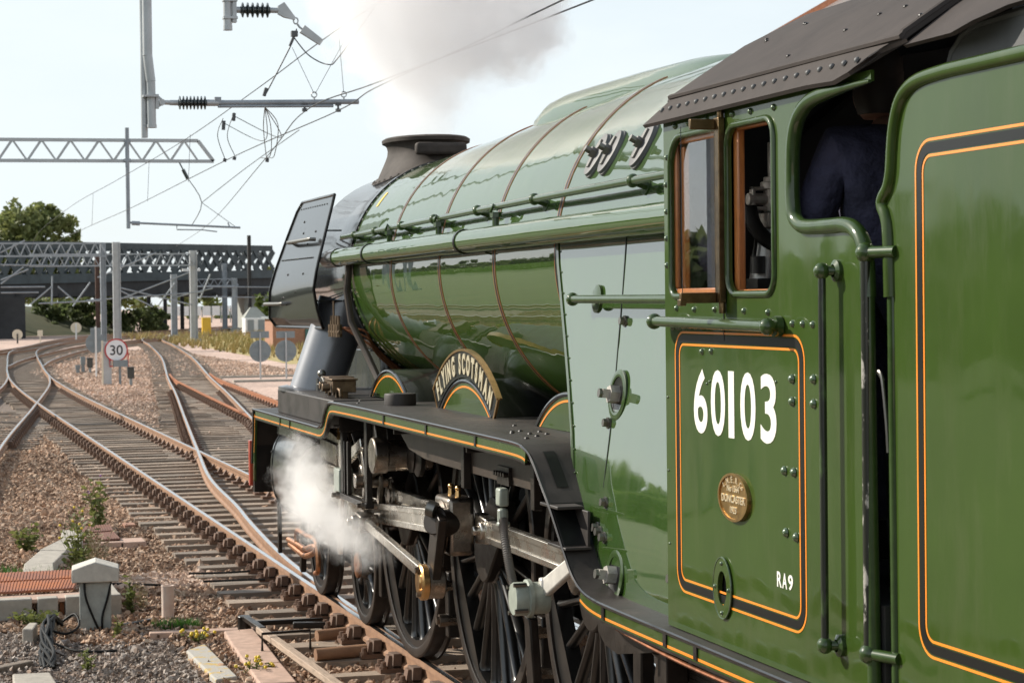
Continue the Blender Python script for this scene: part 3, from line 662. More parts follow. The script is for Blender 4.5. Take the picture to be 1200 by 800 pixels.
# outside steam pipe, saddle and pipe work behind the deflector
sp_ = MB(); P = [Vector((-.80, 4.5, 2.60)), Vector((-.86, 4.5, 2.42)), Vector((-1.08, 4.5, 1.80))]
sp_.tube([P[0], P[1], P[1].lerp(P[2], .5), P[2]], [.22, .215, .215, .215], 36); spo = sp_.build('steam_pipe', M['grey_pipe'], loco, smooth=50)
MB().lathe([(.23, 0), (.29, 0), (.30, .03), (.235, .06)], (-1.08, 4.5, 1.815), (0.25, 0, 1), 36).build('pipe_flange', M['grey_pipe'], spo)
MB().b2((-.62, 3.9, 1.75), (.62, 5.5, 2.25)).build('smokebox_saddle', M['satin'], loco, bevel=.05)
b = MB(); b.tube([(-.93, 3.62, 2.95), (-.95, 3.66, 2.7), (-.93, 3.60, 2.45), (-.85, 3.4, 2.2), (-.80, 3.2, 2.0), (-.80, 3.1, 1.9)], .028, 10); b.build('drain_pipe', M['brown'], loco)
cpr = MB()
for k in range(3):
    a0 = 198+k*3; P = [(-1.0, 4.0-k*.1, 2.40), (-.96, 3.85-k*.03, 2.40)]+[((.93+.02*k)*math.cos(R(a)), 3.70-.04*k, ZC+(.93+.02*k)*math.sin(R(a))) for a in range(a0+12, 248, 6)]
    cpr.tube(catmull(P, 3), .010, 6)
cpo = cpr.build('copper_pipe', M['dullcopper'], loco)
b = MB()
for k in range(4): b.cyl((-1.0, 4.05-k*.1, 2.33), (-1.0, 4.05-k*.1, 2.43), .028, n=8); b.cyl((-1.0, 4.05-k*.1, 2.43), (-1.0, 4.05-k*.1, 2.50), .012, n=6)
b.cyl((-1.0, 4.12, 2.37), (-1.0, 3.7, 2.37), .018, n=8); b.cyl((-1.0, 3.95, 2.4), (-1.0, 3.95, 2.62), .008, n=6); b.build('valve_block', M['lubri'], cpo)
# lubricators on the platform
for i, (y, x) in enumerate(((3.20, -1.12), (2.78, -1.18))):
    b = MB(); b.b2((x-.09, y-.11, 1.93), (x+.09, y+.11, 2.02)); b.b2((x-.1, y-.13, 2.02), (x+.1, y+.13, 2.035)); b.cyl((x-.1, y-.05, 1.97), (x-.16, y-.05, 1.97), .03, n=10)
    for s in (-1, 1): b.tube([(x-.05, y+s*.12, 1.96), (x-.05, y+s*.2, 1.95), (x-.05, y+s*.22, 1.90)], .014, 8); b.b2((x-.03, y+s*.08-.02, 1.88), (x+.03, y+s*.08+.02, 1.94))
    b.build('lubricator', M['lubri'], loco, bevel=.006)
b = MB(); b.cyl((-1.15, 3.72, 1.90), (-1.15, 3.72, 2.02), .012, n=8); b.sphere((-1.15, 3.72, 2.04), .035); b.tube([(-1.15, 3.72, 2.02), (-1.15, 3.62, 2.0), (-1.15, 3.58, 1.95), (-1.15, 3.58, 1.88)], .014, 8); b.cyl((-1.15, 3.9, 1.9), (-1.15, 3.9, 2.0), .01, n=6); b.cyl((-1.15, 3.92, 1.95), (-1.15, 3.5, 1.95), .009, n=6); b.build('oil_feed', M['boltsteel'], loco)

# running plate with its S curves
XE = -1.4186
rp_ = [(5.55, 1.69), (4.6, 1.69), (3.6, 1.69), (2.75, 1.69), (2.56, 1.69), (2.44, 1.700), (2.34, 1.735), (2.24, 1.82), (2.15, 1.872), (2.04, 1.892), (1.8, 1.897), (1.0, 1.90), (0, 1.898), (-1.2, 1.896), (-2.4, 1.894), (-2.80, 1.890), (-2.94, 1.876), (-3.05, 1.845), (-3.14, 1.79), (-3.24, 1.715), (-3.36, 1.63), (-3.48, 1.53), (-3.60, 1.425), (-3.72, 1.335), (-3.86, 1.283), (-4.05, 1.262), (-4.4, 1.258), (-5.2, 1.258), (-6.88, 1.258)]
rpc = catmull([(0, y, z) for y, z in rp_], 4)
def strip(pts, x0, x1, t, yx=None):
    rings = []
    for i, p in enumerate(pts):
        d = (pts[min(i+1, len(pts)-1)]-pts[max(i-1, 0)]).normalized(); n = Vector((0, -d.z, d.y)) if d.y > 0 else Vector((0, d.z, -d.y))
        n = n if n.z > 0 or (abs(n.z) < .01) else -n
        a = p; c = p-n*t; xi = x1(p.y, p.z) if callable(x1) else x1
        rings.append([(x0, a.y, a.z), (xi, a.y, a.z), (xi, c.y, c.z), (x0, c.y, c.z)])
    return MB().loft(rings)
plate = strip(rpc, XE, lambda y, z: -.60 if y > -2.6 else -1.0, .016).build('running_plate', M['plate'], loco, smooth=30)
b = MB(); b.tube([(XE+.002, p.y, p.z-.006) for p in rpc], .008, 6); b.build('plate_edge', M['boltsteel'] if False else M['black'], plate)
# valance below the edge, green with an orange line
def val(name, sel, x, h0, h1, t, m):
    pts = [p for p in rpc if sel(p)]; rings = []
    for i, p in enumerate(pts):
        d = (pts[min(i+1, len(pts)-1)]-pts[max(i-1, 0)]).normalized(); n = Vector((0, -d.z, d.y)); n = n if n.z > 0 else -n
        a = p-n*h0; c = p-n*h1; rings.append([(x, a.y, a.z), (x, c.y, c.z), (x+t, c.y, c.z), (x+t, a.y, a.z)])
    o = MB().loft(rings).build(name, m, plate, smooth=30); return o
front = lambda p: p.y > -2.95
rear = lambda p: p.y < -3.80
for sel in (front, rear):
    val('valance', sel, XE+.012, .017, .082, .012, M['green']); val('orange_line', sel, XE+.0105, .062, .073, .002, M['orange']); val('valance_flange', sel, XE+.012, .082, .094, .03, M['under'])
b = MB(); b.loft([[(XE+.012, 5.55-.0, 1.673), (XE+.012, 5.48, 1.673), (XE+.03, 5.48, 1.673), (XE+.03, 5.55, 1.673)], [(XE+.012, 5.55, 1.5), (XE+.012, 5.49, 1.5), (XE+.03, 5.49, 1.5), (XE+.03, 5.55, 1.5)], [(XE+.012, 5.62, 1.30), (XE+.012, 5.55, 1.30), (XE+.03, 5.55, 1.3), (XE+.03, 5.62, 1.3)], [(XE+.012, 5.64, 1.05), (XE+.012, 5.58, 1.05), (XE+.03, 5.58, 1.05), (XE+.03, 5.64, 1.05)]]); b.build('front_valance', M['rodgreen'], plate)
b = MB(); b.loft([[(XE+.0105, 5.505, 1.64), (XE+.0105, 5.495, 1.64), (XE+.014, 5.495, 1.64), (XE+.014, 5.505, 1.64)], [(XE+.0105, 5.515, 1.5), (XE+.0105, 5.505, 1.5), (XE+.014, 5.505, 1.5), (XE+.014, 5.515, 1.5)], [(XE+.0105, 5.575, 1.3), (XE+.0105, 5.565, 1.3), (XE+.014, 5.565, 1.3), (XE+.014, 5.575, 1.3)]]); b.build('orange_line', M['orange'], plate)
b = MB(); b.loft([[(XE, y, z), (1.3, y, z), (1.3, y-.016, z), (XE, y-.016, z)] for y, z in ((5.55, 1.69), (5.555, 1.6), (5.58, 1.45), (5.63, 1.33), (5.67, 1.2))]); b.build('front_drop_plate', M['plate'], loco)
MB().b2((-1.40, 5.60, .95), (1.40, 5.69, 1.66)).build('front_backing', M['under'], loco)
MB().b2((-1.425, 5.70, 1.00), (1.425, 5.77, 1.40)).build('buffer_beam', M['red'], loco, bevel=.006)
for s in (-1, 1):
    b = MB(); b.cyl((s*.87, 5.7, 1.06), (s*.87, 5.95, 1.06), .13, .10, n=20); b.cyl((s*.87, 5.95, 1.06), (s*.87, 6.2, 1.06), .055, n=16); b.cyl((s*.87, 6.2, 1.06), (s*.87, 6.24, 1.06), .23, n=28); b.build('buffer', M['black'], loco)
# strap joints and screws on the valance
b = MB()
for y in (.30, -.85, -1.98): b.b2((XE+.005, y-.018, 1.82), (XE+.012, y+.018, 1.885))
for y in (-4.15, -4.95, -5.3): b.b2((XE+.005, y-.018, 1.185), (XE+.012, y+.018, 1.25))
for y in (4.2, 3.75): b.b2((XE+.005, y-.012, 1.61), (XE+.012, y+.012, 1.68))
b.build('joint_strap', M['black'], plate)
b = MB()
for y, x in ((-2.05, -1.22), (-2.15, -1.25), (-2.0, -1.16), (-2.25, -1.18), (-2.3, -1.1), (-2.1, -1.08), (-2.45, -1.2), (2.0, -1.2), (1.6, -1.3), (-1.5, -1.05), (-2.6, -1.3)): b.dome((x, y, 1.895), .014, (0, 0, 1), n=6)
b.build('plate_rivets', M['plate'], plate, kind='stuff')
MB().lathe([(.11, 0), (.11, .07), (.105, .08), (.0001, .08)], (-1.10, 1.16, 1.90), (0, 0, 1), 28).build('sand_filler', M['plate'], loco)
# raised platform over the cylinders
b = MB(); b.b2((-1.33, 2.36, 1.69), (-.60, 4.75, 1.888)); b.build('raised_platform', M['plate'], loco, bevel=.01)
# step pocket and dark strip for the lightening slot in the S curve
b = MB(); b.b2((XE+.002, -3.62, 1.432), (-1.285, -3.33, 1.446)); b.b2((XE+.002, -3.50, 1.612), (-1.285, -3.21, 1.628)); b.b2((-1.30, -3.60, 1.446), (-1.286, -3.22, 1.612)); b.build('foot_step', M['plate'], plate, bevel=.004)
b = MB(); q = [p for p in rpc if -3.58 < p.y < -3.34]; b.loft([[(XE+.014, p.y, p.z+.003), (-1.222, p.y, p.z+.003)] for p in q], closed=False, caps=False); b.build('step_pocket_dark', M['lblack'], plate, smooth=0)  # flat black strip, shade inside the pocket put in as colour
b = MB(); q = [p for p in rpc if -3.27 < p.y < -3.02]; rings = []
for p in q: rings.append([(-1.345, p.y, p.z+.004), (-1.285, p.y, p.z+.004)])
b.loft(rings, closed=False, caps=False); b.build('slot_dark_strip', M['lblack'], plate)  # flat black strip, shade of the slot painted on, no hole cut

# splashers
for y in (2.21, 0, -2.21):
    b = MB(); n = 32; rr = 1.095; a0 = math.asin((1.9-1.016)/rr)
    ang = [a0+(PI-2*a0)*i/n for i in range(n+1)]
    top = [[(-.94, y+rr*math.cos(a), 1.016+rr*math.sin(a)), (-.50, y+rr*math.cos(a), 1.016+rr*math.sin(a)), (-.50, y+(rr-.01)*math.cos(a), 1.016+(rr-.01)*math.sin(a)), (-.94, y+(rr-.01)*math.cos(a), 1.016+(rr-.01)*math.sin(a))] for a in ang]
    b.loft(top); sp = b.build('splasher', M['black'], loco, smooth=30)
    def arc(r0, r1): 
        aa = lambda r: math.asin(min(1, (1.897-1.016)/r))
        o = [(y+r1*math.cos(aa(r1)+(PI-2*aa(r1))*i/n), 1.016+r1*math.sin(aa(r1)+(PI-2*aa(r1))*i/n)) for i in range(n+1)]
        if r0: o += [(y+r0*math.cos(aa(r0)+(PI-2*aa(r0))*i/n), 1.016+r0*math.sin(aa(r0)+(PI-2*aa(r0))*i/n)) for i in range(n, -1, -1)]
        return o
    put('splasher_face', flat_mesh(Yz(arc(0, 1.085)), [], .006, side(-.935)), M['green'], sp)
    put('orange_line', flat_mesh(Yz(arc(1.040, 1.052)), [], .002, side(-.9415)), M['orange'], sp)
    b = MB(); b.tube([(-.94, p[0], p[1]) for p in arc(0, 1.084)], .014, 8); b.build('splasher_beading', M['black'], sp)
# name plate over the middle splasher
ri, ro = 1.105, 1.275; an = [R(90-38.5)+R(77)*i/40 for i in range(41)]; nc = (-0.02, 1.016)
arcp = lambda r, aa: [(nc[0]+r*math.cos(a), nc[1]+r*math.sin(a)) for a in aa]
npl = put('nameplate', flat_mesh(Yz(arcp(ro, an)+arcp(ri, an[::-1])), [], .012, side(-.945)), M['lblack'], loco)
b = MB(); b.loft([[(-.965, p[0], p[1]), (-.93, p[0], p[1]), (-.93, q[0], q[1]), (-.965, q[0], q[1])] for p, q in zip(arcp(ro+.012, an), arcp(ro-.002, an))]); 
for k in (0, -1): p, q = arcp(ri, an)[k], arcp(ro+.01, an)[k]; b.bar((-.953, p[0], p[1]), (-.953, q[0], q[1]), .02, .014, up=(1, 0, 0))
b.build('brass_rim', M['brass'], npl)
txt = 'FLYING SCOTSMAN'; widths = {'I': .38, ' ': .55, 'M': 1.15, 'N': 1.05, 'F': .8, 'L': .75, 'S': .85, 'G': 1.05, 'O': 1.05, 'C': .95, 'T': .85, 'Y': .95, 'A': 1.0}
tw = sum(widths[c] for c in txt); span = R(71); a = PI/2-span/2
for c in txt:
    w_ = widths[c]/tw*span; am = a+w_/2; a += w_
    if c == ' ': continue
    rad = ri+.030; ca, sa = math.cos(am), math.sin(am)
    mp = lambda u, v, w: Vector((-.9575-w, nc[0]+(rad+v)*ca-u*sa, nc[1]+(rad+v)*sa+u*ca))   # letters stand on the arc
    put('letter', text_mesh(c, .168, .007, mp, sx=.62, off=.008, align='CENTER'), M['cream'], npl)

# wheels -------------------------------------------------------------------------------------------
def wheel(name, y, r, nsp, sidex, crank=None, balance=False, copper=False, detail=True):
    xo = -.80*(-sidex) if False else sidex*.80; inn = lambda d: sidex*(.80-d)      # inn(d): d metres in from the outer tyre face
    ax = Vector((sidex, 0, 0)); c0 = Vector((0, y, r)); o = c0+ax*.80
    hubr = .17 if r > .8 else .10
    b = MB()
    b.lathe([(r-.125, -.12), (r-.125, -.022), (r-.07, -.018), (r-.07, -.12)], o, ax, 64, caps=False)          # wheel-centre rim
    b.lathe([(hubr*1.25, -.15), (hubr*1.25, -.02), (hubr, .02), (hubr*.9, .035), (hubr*.55, .035), (hubr*.5, .02), (.0001, .02)], o, ax, 32, caps=False)
    if crank:
        cp = c0+Vector((0, crank[0], crank[1])); d = Vector((0, crank[0], crank[1])).normalized(); t = Vector((0, -d.z, d.y))
        b.lathe([(.16, -.12), (.16, .0), (.15, .012), (.0001, .012)], Vector((o.x, cp.y, cp.z)), ax, 28, caps=False)
        q = [o+t*.19-ax*.06, o-t*.19-ax*.06, Vector((o.x, cp.y, cp.z))-t*.155-ax*.06, Vector((o.x, cp.y, cp.z))+t*.155-ax*.06]
        b.loft([[p-ax*.05 for p in q], [p+ax*.07 for p in q]])
    if not detail:
        for k in range(nsp):
            a = 2*PI*k/nsp+.1; e = Vector((0, math.cos(a), math.sin(a))); b.bar(o+e*hubr-ax*.07, o+e*(r-.11)-ax*.07, .05, .05, up=(1, 0, 0))
    w = b.build(name, M['wheel'], loco, smooth=35)
    MB().lathe([(r-.072, -.135), (r-.072, -.004), (r-.064, 0), (r-.008, 0), (r, -.008), (r+.001, -.10), (r+.028, -.112), (r+.028, -.132), (r+.01, -.14), (r-.072, -.14)], o, ax, 72, caps=False).build('tyre', M['tyre'] if detail else M['wheel'], w)
    if detail:
        a = 2*PI*0/nsp; b = MB(); e = Vector((0, 1, 0)); L0, L1 = hubr*1.1, r-.12
        ring = lambda rr, ww, dd: [(-ax*.065+e*rr+Vector((0, 0, 1))*ww*math.cos(t)+ax*dd*math.sin(t)) for t in [2*PI*i/10 for i in range(10)]]
        b.loft([ring(L0, .034, .055), ring(L0+.06, .026, .045), ring((L0+L1)/2, .020, .036), ring(L1-.05, .022, .034), ring(L1-.012, .040, .04), ring(L1+.004, .055, .045)])
        me = b.mesh('spoke', M['wheel'], 50)
        for k in range(nsp):
            s = link_mesh('spoke', me, w, o); s.rotation_euler = (2*PI*k/nsp+.12, 0, 0)
        if crank:                                # solid crank web between hub and pin
            ac = math.atan2(crank[1], crank[0]); cl = math.hypot(*crank); n = 14; pts = [(.20*math.cos(ac+PI/2+PI*i/n), .20*math.sin(ac+PI/2+PI*i/n)) for i in range(n+1)]+[(crank[0]+.175*math.cos(ac-PI/2+PI*i/n), crank[1]+.175*math.sin(ac-PI/2+PI*i/n)) for i in range(n+1)]
            b = MB(); f = [o+Vector((0, p[0], p[1])) for p in pts]; b.loft([[p-ax*.08 for p in f], [p+ax*.045 for p in f]]); b.build('crank_web', M['under'], w, bevel=.012)
        if balance:
            n = 16; span_ = R(62); am = math.atan2(crank[1], crank[0])+PI; r1 = r-.115; pts = [(r1*math.cos(am-span_/2+span_*i/n), r1*math.sin(am-span_/2+span_*i/n)) for i in range(n+1)]
            b = MB(); f = [o+Vector((0, p[0], p[1]))-ax*.02 for p in pts]; b.loft([f, [p-ax*.09 for p in f]]); b.build('balance_weight', M['wheel'], w)
        if copper:
            MB().lathe([(.105, .03), (.105, .05), (.095, .056), (.02, .056), (.02, .05), (.0001, .05)], o, ax, 32, caps=False).build('hub_cap', M['copper'], w)
    return w
CR = (-.26, .195)
for sx in (-1, 1):
    d = sx < 0
    for i, y in enumerate((2.21, 0, -2.21)): wheel('driving_wheel', y, 1.016, 20, sx, CR, d, detail=d)
    for y in (5.791, 3.886): wheel('bogie_wheel', y, .4825, 10, sx, copper=d and y < 4, detail=d)
    wheel('trailing_wheel', -5.1, .56, 12, sx, detail=d)
b = MB()
for y, r in ((2.21, 1.016), (0, 1.016), (-2.21, 1.016), (5.791, .4825), (3.886, .4825), (-5.1, .56)): b.cyl((-.7, y, r), (.7, y, r), .10, n=16)
b.build('axle', M['under'], loco)
b = MB()
for s in (-1, 1): b.b2((s*.60-.015, -3.9, .75), (s*.60+.015, 5.3, 1.72)); b.b2((s*.60-.02, 3.2, .35), (s*.60+.02, 6.4, .72))
b.b2((-.60, -3.9, .9), (.60, 5.4, .95)); b.b2((-.58, 3.7, .3), (.58, 5.9, .36)); b.build('main_frame', M['bridgedark'], loco)
b = MB(); b.b2((-.58, -2.3, 1.3), (.58, 5.2, 1.72)); b.build('inside_motion_cover', M['bridgedark'], loco)
b = MB()
for y in (3.25, 1.12, -1.1): b.b2((-.72, y-.06, .35), (-.66, y+.06, .9)); b.b2((-.80, y-.05, .30), (-.72, y+.05, .75))
b.build('brake_hanger', M['under'], loco, bevel=.01)
b = MB()
for y in (1.10, -1.12):
    for z in (.42, .66): b.cyl((-.86, y, z), (-.72, y, z), .045, n=10); b.cyl((-.88, y, z), (-.84, y, z), .03, n=6)
b.build('brake_pin', M['oily'], loco)
# cylinder
b = MB(); n = 40; rc = .34; cx, cz = -1.02, 1.19
sec = lambda y, k: [(cx+math.copysign(abs(math.cos(t))**.75, math.cos(t))*.335*k, y, cz+math.copysign(abs(math.sin(t))**.8, math.sin(t))*.39*k) for t in [2*PI*i/n for i in range(n)]]
b.loft([sec(4.06, .9), sec(4.07, 1.0), sec(5.0, 1.0), sec(5.02, .9)]); cyl = b.build('cylinder', M['black'], loco, smooth=50)
b = MB()
for yy in (4.12, 4.95):
    b.loft([[(p[0], p[1]-.025, p[2]), (p[0], p[1]+.025, p[2]), ((p[0]-cx)*1.02+cx, p[1]+.02, (p[2]-cz)*1.02+cz), ((p[0]-cx)*1.02+cx, p[1]-.02, (p[2]-cz)*1.02+cz)] for p in sec(yy, 1)]+[[(p[0], p[1]-.025, p[2]), (p[0], p[1]+.025, p[2]), ((p[0]-cx)*1.02+cx, p[1]+.02, (p[2]-cz)*1.02+cz), ((p[0]-cx)*1.02+cx, p[1]-.02, (p[2]-cz)*1.02+cz)] for p in sec(yy, 1)[:1]], caps=False)
    for i in range(0, n, 3): p = sec(yy, 1.025)[i]; b.dome(p, .014, (p[0]-cx, 0, p[2]-cz), n=6)
b.build('cladding_band', M['black'], cyl)
b = MB(); b.lathe([(.30, 3.98), (.30, 4.06)], (cx, 0, cz), YA, 32); b.cyl((cx, 3.86, cz), (cx, 3.99, cz), .15, n=24); b.cyl((-1.02, 4.05, 1.56), (-1.02, 3.80, 1.56), .14, n=24); b.cyl((-1.02, 3.82, 1.56), (-1.02, 3.6, 1.56), .07, n=16); b.build('cylinder_cover', M['oily'], cyl)
b = MB(); b.b2((-1.3, 4.1, 1.48), (-.6, 5.0, 1.68)); b.build('steam_chest', M['satin'], cyl, bevel=.02)
# slide bars, crosshead, piston rod
b = MB(); b.b2((-1.09, 2.35, 1.245), (-.97, 4.0, 1.31)); b.b2((-1.08, 2.35, 1.10), (-1.055, 4.0, 1.15)); b.b2((-1.005, 2.35, 1.10), (-.98, 4.0, 1.15)); b.build('slide_bar', M['steel'], loco, bevel=.006)
b = MB(); b.cyl((-1.03, 3.2, 1.03), (-1.03, 4.0, 1.06), .045, n=16); b.b2((-1.12, 2.85, .90), (-.95, 3.3, 1.24)); b.cyl((-1.15, 3.05, 1.02), (-.92, 3.05, 1.02), .08, n=20); b.build('crosshead', M['steel'], loco, bevel=.01)
# rods
XB = -1.09; CP2 = Vector((XB, CR[0], 1.016+CR[1]))
def fluted(name, p, q, w, h, m=None, h2=None, flute=True):
    b = MB(); p, q = Vector(p), Vector(q); h2 = h2 or h
    b.bar(p, q, w, h, w2=w, h2=h2); o = b.build(name, M[m or 'steel'], loco, bevel=.006)
    if flute:
        d = (q-p); a_, e_ = p+d*.06, q-d*.06; u = Vector((1, 0, 0)).cross(d.normalized()); u = u if u.z > 0 else -u
        b = MB()
        for s in (-1, 1): b.bar(a_+u*h*s*.36-Vector((w*.5+.006, 0, 0)), e_+u*h2*s*.36-Vector((w*.5+.006, 0, 0)), .016, h*.27)
        b.build('flange', M[m or 'steel'], o, bevel=.004)
    return o
fluted('connecting_rod', CP2+Vector((0, .40, -.01)), (XB, 3.0, 1.03), .05, .155, h2=.12)
cr2 = lambda y: Vector((-.965, y+CR[0], 1.016+CR[1]))
fluted('coupling_rod', cr2(2.21)+Vector((0, -.12, 0)), cr2(0)+Vector((0, .2, 0)), .045, .115)
fluted('coupling_rod', cr2(0)+Vector((0, -.25, 0)), cr2(-2.21)+Vector((0, .15, 0)), .045, .135)
b = MB(); b.lathe([(.125, -.05), (.135, -.03), (.135, .03), (.12, .045), (.085, .045), (.08, .03), (.055, .03), (.05, .05), (.0001, .05)], cr2(2.21), (-1, 0, 0), 32); rb_ = b.build('rod_end', M['oily'], loco)
b = MB()
for i in range(5): e = Vector((0, math.cos(i*1.257), math.sin(i*1.257)))*.07; c = cr2(2.21)+e; b.cyl(c-Vector((.04, 0, 0)), c-Vector((.058, 0, 0)), .013, n=6)
b.build('cap_bolt', M['boltsteel'], rb_)
b = MB(); b.lathe([(.15, -.05), (.15, .05), (.12, .055), (.0001, .055)], cr2(-2.21), (-1, 0, 0), 28); b.build('rod_end', M['oily'], loco)
b = MB(); b.bar(cr2(0)+Vector((0, -.16, .0)), cr2(0)+Vector((0, -.42, .0)), .08, .19, h2=.15); b.cyl(cr2(0)+Vector((-.06, -.33, 0)), cr2(0)+Vector((.04, -.33, 0)), .055, n=16); b.cyl(cr2(0)+Vector((-.10, -.33, 0)), cr2(0)+Vector((-.05, -.33, 0)), .032, n=6); b.build('rod_knuckle', M['steel'], loco, bevel=.01)
# big end: square block with rounded face, oil cups
b = MB(); c = CP2
b.b2((c.x-.085, c.y-.18, c.z-.17), (c.x+.085, c.y+.18, c.z+.19)); b.b2((c.x-.07, c.y+.17, c.z-.10), (c.x+.07, c.y+.42, c.z+.10)); be = b.build('big_end', M['oily'], loco, bevel=.03, seg=3)
b = MB(); b.lathe([(.165, .05), (.17, .09), (.15, .115), (.0001, .12)], c, (-1, 0, 0), 36); b.build('crank_pin_boss', M['oily'], be)
b = MB()
for y in (-.10, .08): b.cyl((c.x, c.y+y, c.z+.18), (c.x, c.y+y, c.z+.235), .022, .015, n=10); b.sphere((c.x, c.y+y, c.z+.24), .02)
b.build('oil_cup', M['brass'], be)
# return crank to the brass-bushed eccentric pin
RC0 = Vector((-1.235, -.50, 1.30)); RC1 = Vector((-1.235, -.27, .868))
RC0 = Vector((-1.235, c.y-.02, c.z+.0)); RC0 = Vector((-1.235, -.45, 1.27))
b = MB(); d = (RC1-RC0); b.bar(RC0-d*.12, RC1+d*.1, .055, .19, up=(0, 1, 0), h2=.16); b.cyl(RC0+Vector((-.03, 0, 0)), RC0+Vector((.13, .12, -.05)), .09, n=24); b.lathe([(.085, -.03), (.085, .03), (.0001, .03)], RC1, (-1, 0, 0), 24); rc = b.build('return_crank', M['tyre'], loco, bevel=.008)
b = MB(); b.cyl(RC0+Vector((-.02, .0, .06)), RC0+Vector((-.06, .03, .075)), .05, n=20)
for i in range(6): e = Vector((0, math.cos(i*1.047), math.sin(i*1.047)))*.03; b.cyl(RC0+e+Vector((-.05, .03, .075)), RC0+e+Vector((-.07, .03, .075)), .009, n=6)
b.build('crank_bolt', M['boltsteel'], rc)
EX = -1.27; EC = Vector((EX, -.27, .872))
b = MB(); b.lathe([(.100, .0), (.112, .01), (.112, .045), (.098, .055), (.06, .055), (.055, .065), (.0001, .065)], EC, (-1, 0, 0), 32); ec = b.build('brass_bush', M['brass'], loco)
b = MB(); b.lathe([(.095, -.10), (.105, -.09), (.105, .012), (.095, .015)], EC, (-1, 0, 0), 32); b.cyl(EC+Vector((-.05, 0, .075)), EC+Vector((-.08, 0, .075)), .02, n=6); b.cyl(EC+Vector((-.05, -.04, -.07)), EC+Vector((-.08, -.04, -.07)), .018, n=6); b.build('bush_housing', M['oily'], ec)
EF = Vector((-1.22, 1.79, 1.045))
fluted('eccentric_rod', EC+Vector((.03, .08, .01)), EF, .045, .075, h2=.06, flute=False)
b = MB(); b.bar(EF+Vector((0, -.10, -.01)), EF+Vector((0, .10, .01)), .12, .12); b.cyl(EF+Vector((-.10, .02, 0)), EF+Vector((.1, .02, 0)), .05, n=16); b.cyl(EF+Vector((-.13, .02, 0)), EF+Vector((-.1, .02, 0)), .03, n=6); b.build('rod_fork', M['oily'], loco, bevel=.01)
# expansion link and its bracket
b = MB()
for x in (-1.21, -1.10):
    P = [(x, 1.90-.08*math.sin(PI*i/8), 1.12+.42*i/8) for i in range(9)]; b.loft([[Vector(p)+Vector((-.015, -.035, 0)), Vector(p)+Vector((.015, -.035, 0)), Vector(p)+Vector((.015, .035, 0)), Vector(p)+Vector((-.015, .035, 0))] for p in P])
b.b2((-1.22, 1.85, 1.10), (-1.09, 1.95, 1.16)); b.b2((-1.22, 1.86, 1.52), (-1.09, 1.94, 1.57)); b.cyl((-1.28, 1.86, 1.33), (-1.04, 1.86, 1.33), .05, n=16); b.bar((-1.17, 1.88, 1.12), (-1.2, 1.83, 1.03), .06, .08, up=(0, 1, 0)); b.build('expansion_link', M['oily'], loco, bevel=.006)
b = MB(); b.b2((-1.28, 2.28, 1.20), (-1.24, 2.36, 1.87)); b.b2((-1.28, 1.44, 1.20), (-1.24, 1.52, 1.87)); b.b2((-1.29, 1.44, 1.17), (-1.23, 2.36, 1.21)); b.b2((-1.28, 2.10, 1.21), (-1.25, 2.14, 1.6)); b.b2((-1.28, 2.22, 1.21), (-1.25, 2.25, 1.6)); b.build('link_bracket', M['under'], loco, bevel=.005)
b = MB(); b.b2((-1.29, 2.38, 1.19), (-1.18, 2.58, 1.38)); b.build('bracket_plate', M['device'], loco, bevel=.008)  # pale paint puts the plate's light from the steam into its colour
b = MB()
for y in (2.4, 1.5): b.cyl((-1.31, y, 1.19), (-1.2, y, 1.19), .028, n=10); b.cyl((-1.34, y, 1.19), (-1.31, y, 1.19), .018, n=6)
b.build('bracket_bolt', M['oily'], loco)
# lifting arm and reversing shaft
b = MB(); b.bar((-1.17, 2.02, 1.37), (-1.17, 1.50, 1.50), .06, .11, up=(0, 0, 1), h2=.15); b.cyl((-1.21, 2.02, 1.37), (-1.12, 2.02, 1.37), .07, n=20); b.build('lifting_arm', M['oily'], loco, bevel=.012)
b = MB(); b.cyl((-1.27, 1.30, 1.55), (-.85, 1.30, 1.55), .11, n=28); b.cyl((-1.275, 1.30, 1.55), (-1.17, 1.30, 1.55), .125, n=28); b.bar((-1.2, 1.34, 1.60), (-1.19, 1.46, 1.88), .09, .12, up=(0, 1, 0), h2=.06); b.build('reversing_shaft', M['oily'], loco, bevel=.012)
b = MB(); b.lathe([(.13, .0), (.13, .03), (.11, .04), (.0001, .04)], (-1.0, .98, 1.55), (-1, 0, 0), 28); b.lathe([(.12, .0), (.12, .03), (.0001, .03)], (-1.02, 1.1, 1.56), (-1, 0, 0), 28); b.build('shaft_collar', M['under'], loco)
# valve spindle guide, combination lever, union link
b = MB(); b.lathe([(.115, -.02), (.12, .0), (.11, .02), (.05, .026), (.0001, .03)], (-1.20, 2.66, 1.47), (-1, 0, 0), 32); vg = b.build('valve_guide', M['steel'], loco)
b = MB(); b.cyl((-1.22, 2.68, 1.58), (-1.22, 2.68, 1.63), .025, .018, n=10); b.cyl((-1.22, 2.68, 1.63), (-1.22, 2.68, 1.72), .02, n=10); b.build('oil_cup', M['brass'], vg)
b = MB(); b.bar((-1.17, 2.62, 1.44), (-1.17, 2.06, 1.585), .05, .085); b.build('radius_rod', M['steel'], loco, bevel=.008)
b = MB(); b.bar((-1.14, 3.75, 1.60), (-1.14, 2.75, 1.49), .05, .10); b.bar((-1.18, 3.6, 1.46), (-1.18, 2.95, 1.44), .03, .16); b.build('valve_rod', M['oily'], loco, bevel=.008)
b = MB(); b.bar((-1.2, 2.68, 1.40), (-1.18, 2.92, .70), .035, .07, up=(0, 1, 0)); b.build('combination_lever', M['steel'], loco, bevel=.006)
b = MB(); b.bar((-1.18, 2.92, .74), (-1.14, 3.2, .82), .03, .05); b.build('union_link', M['steel'], loco, bevel=.006)
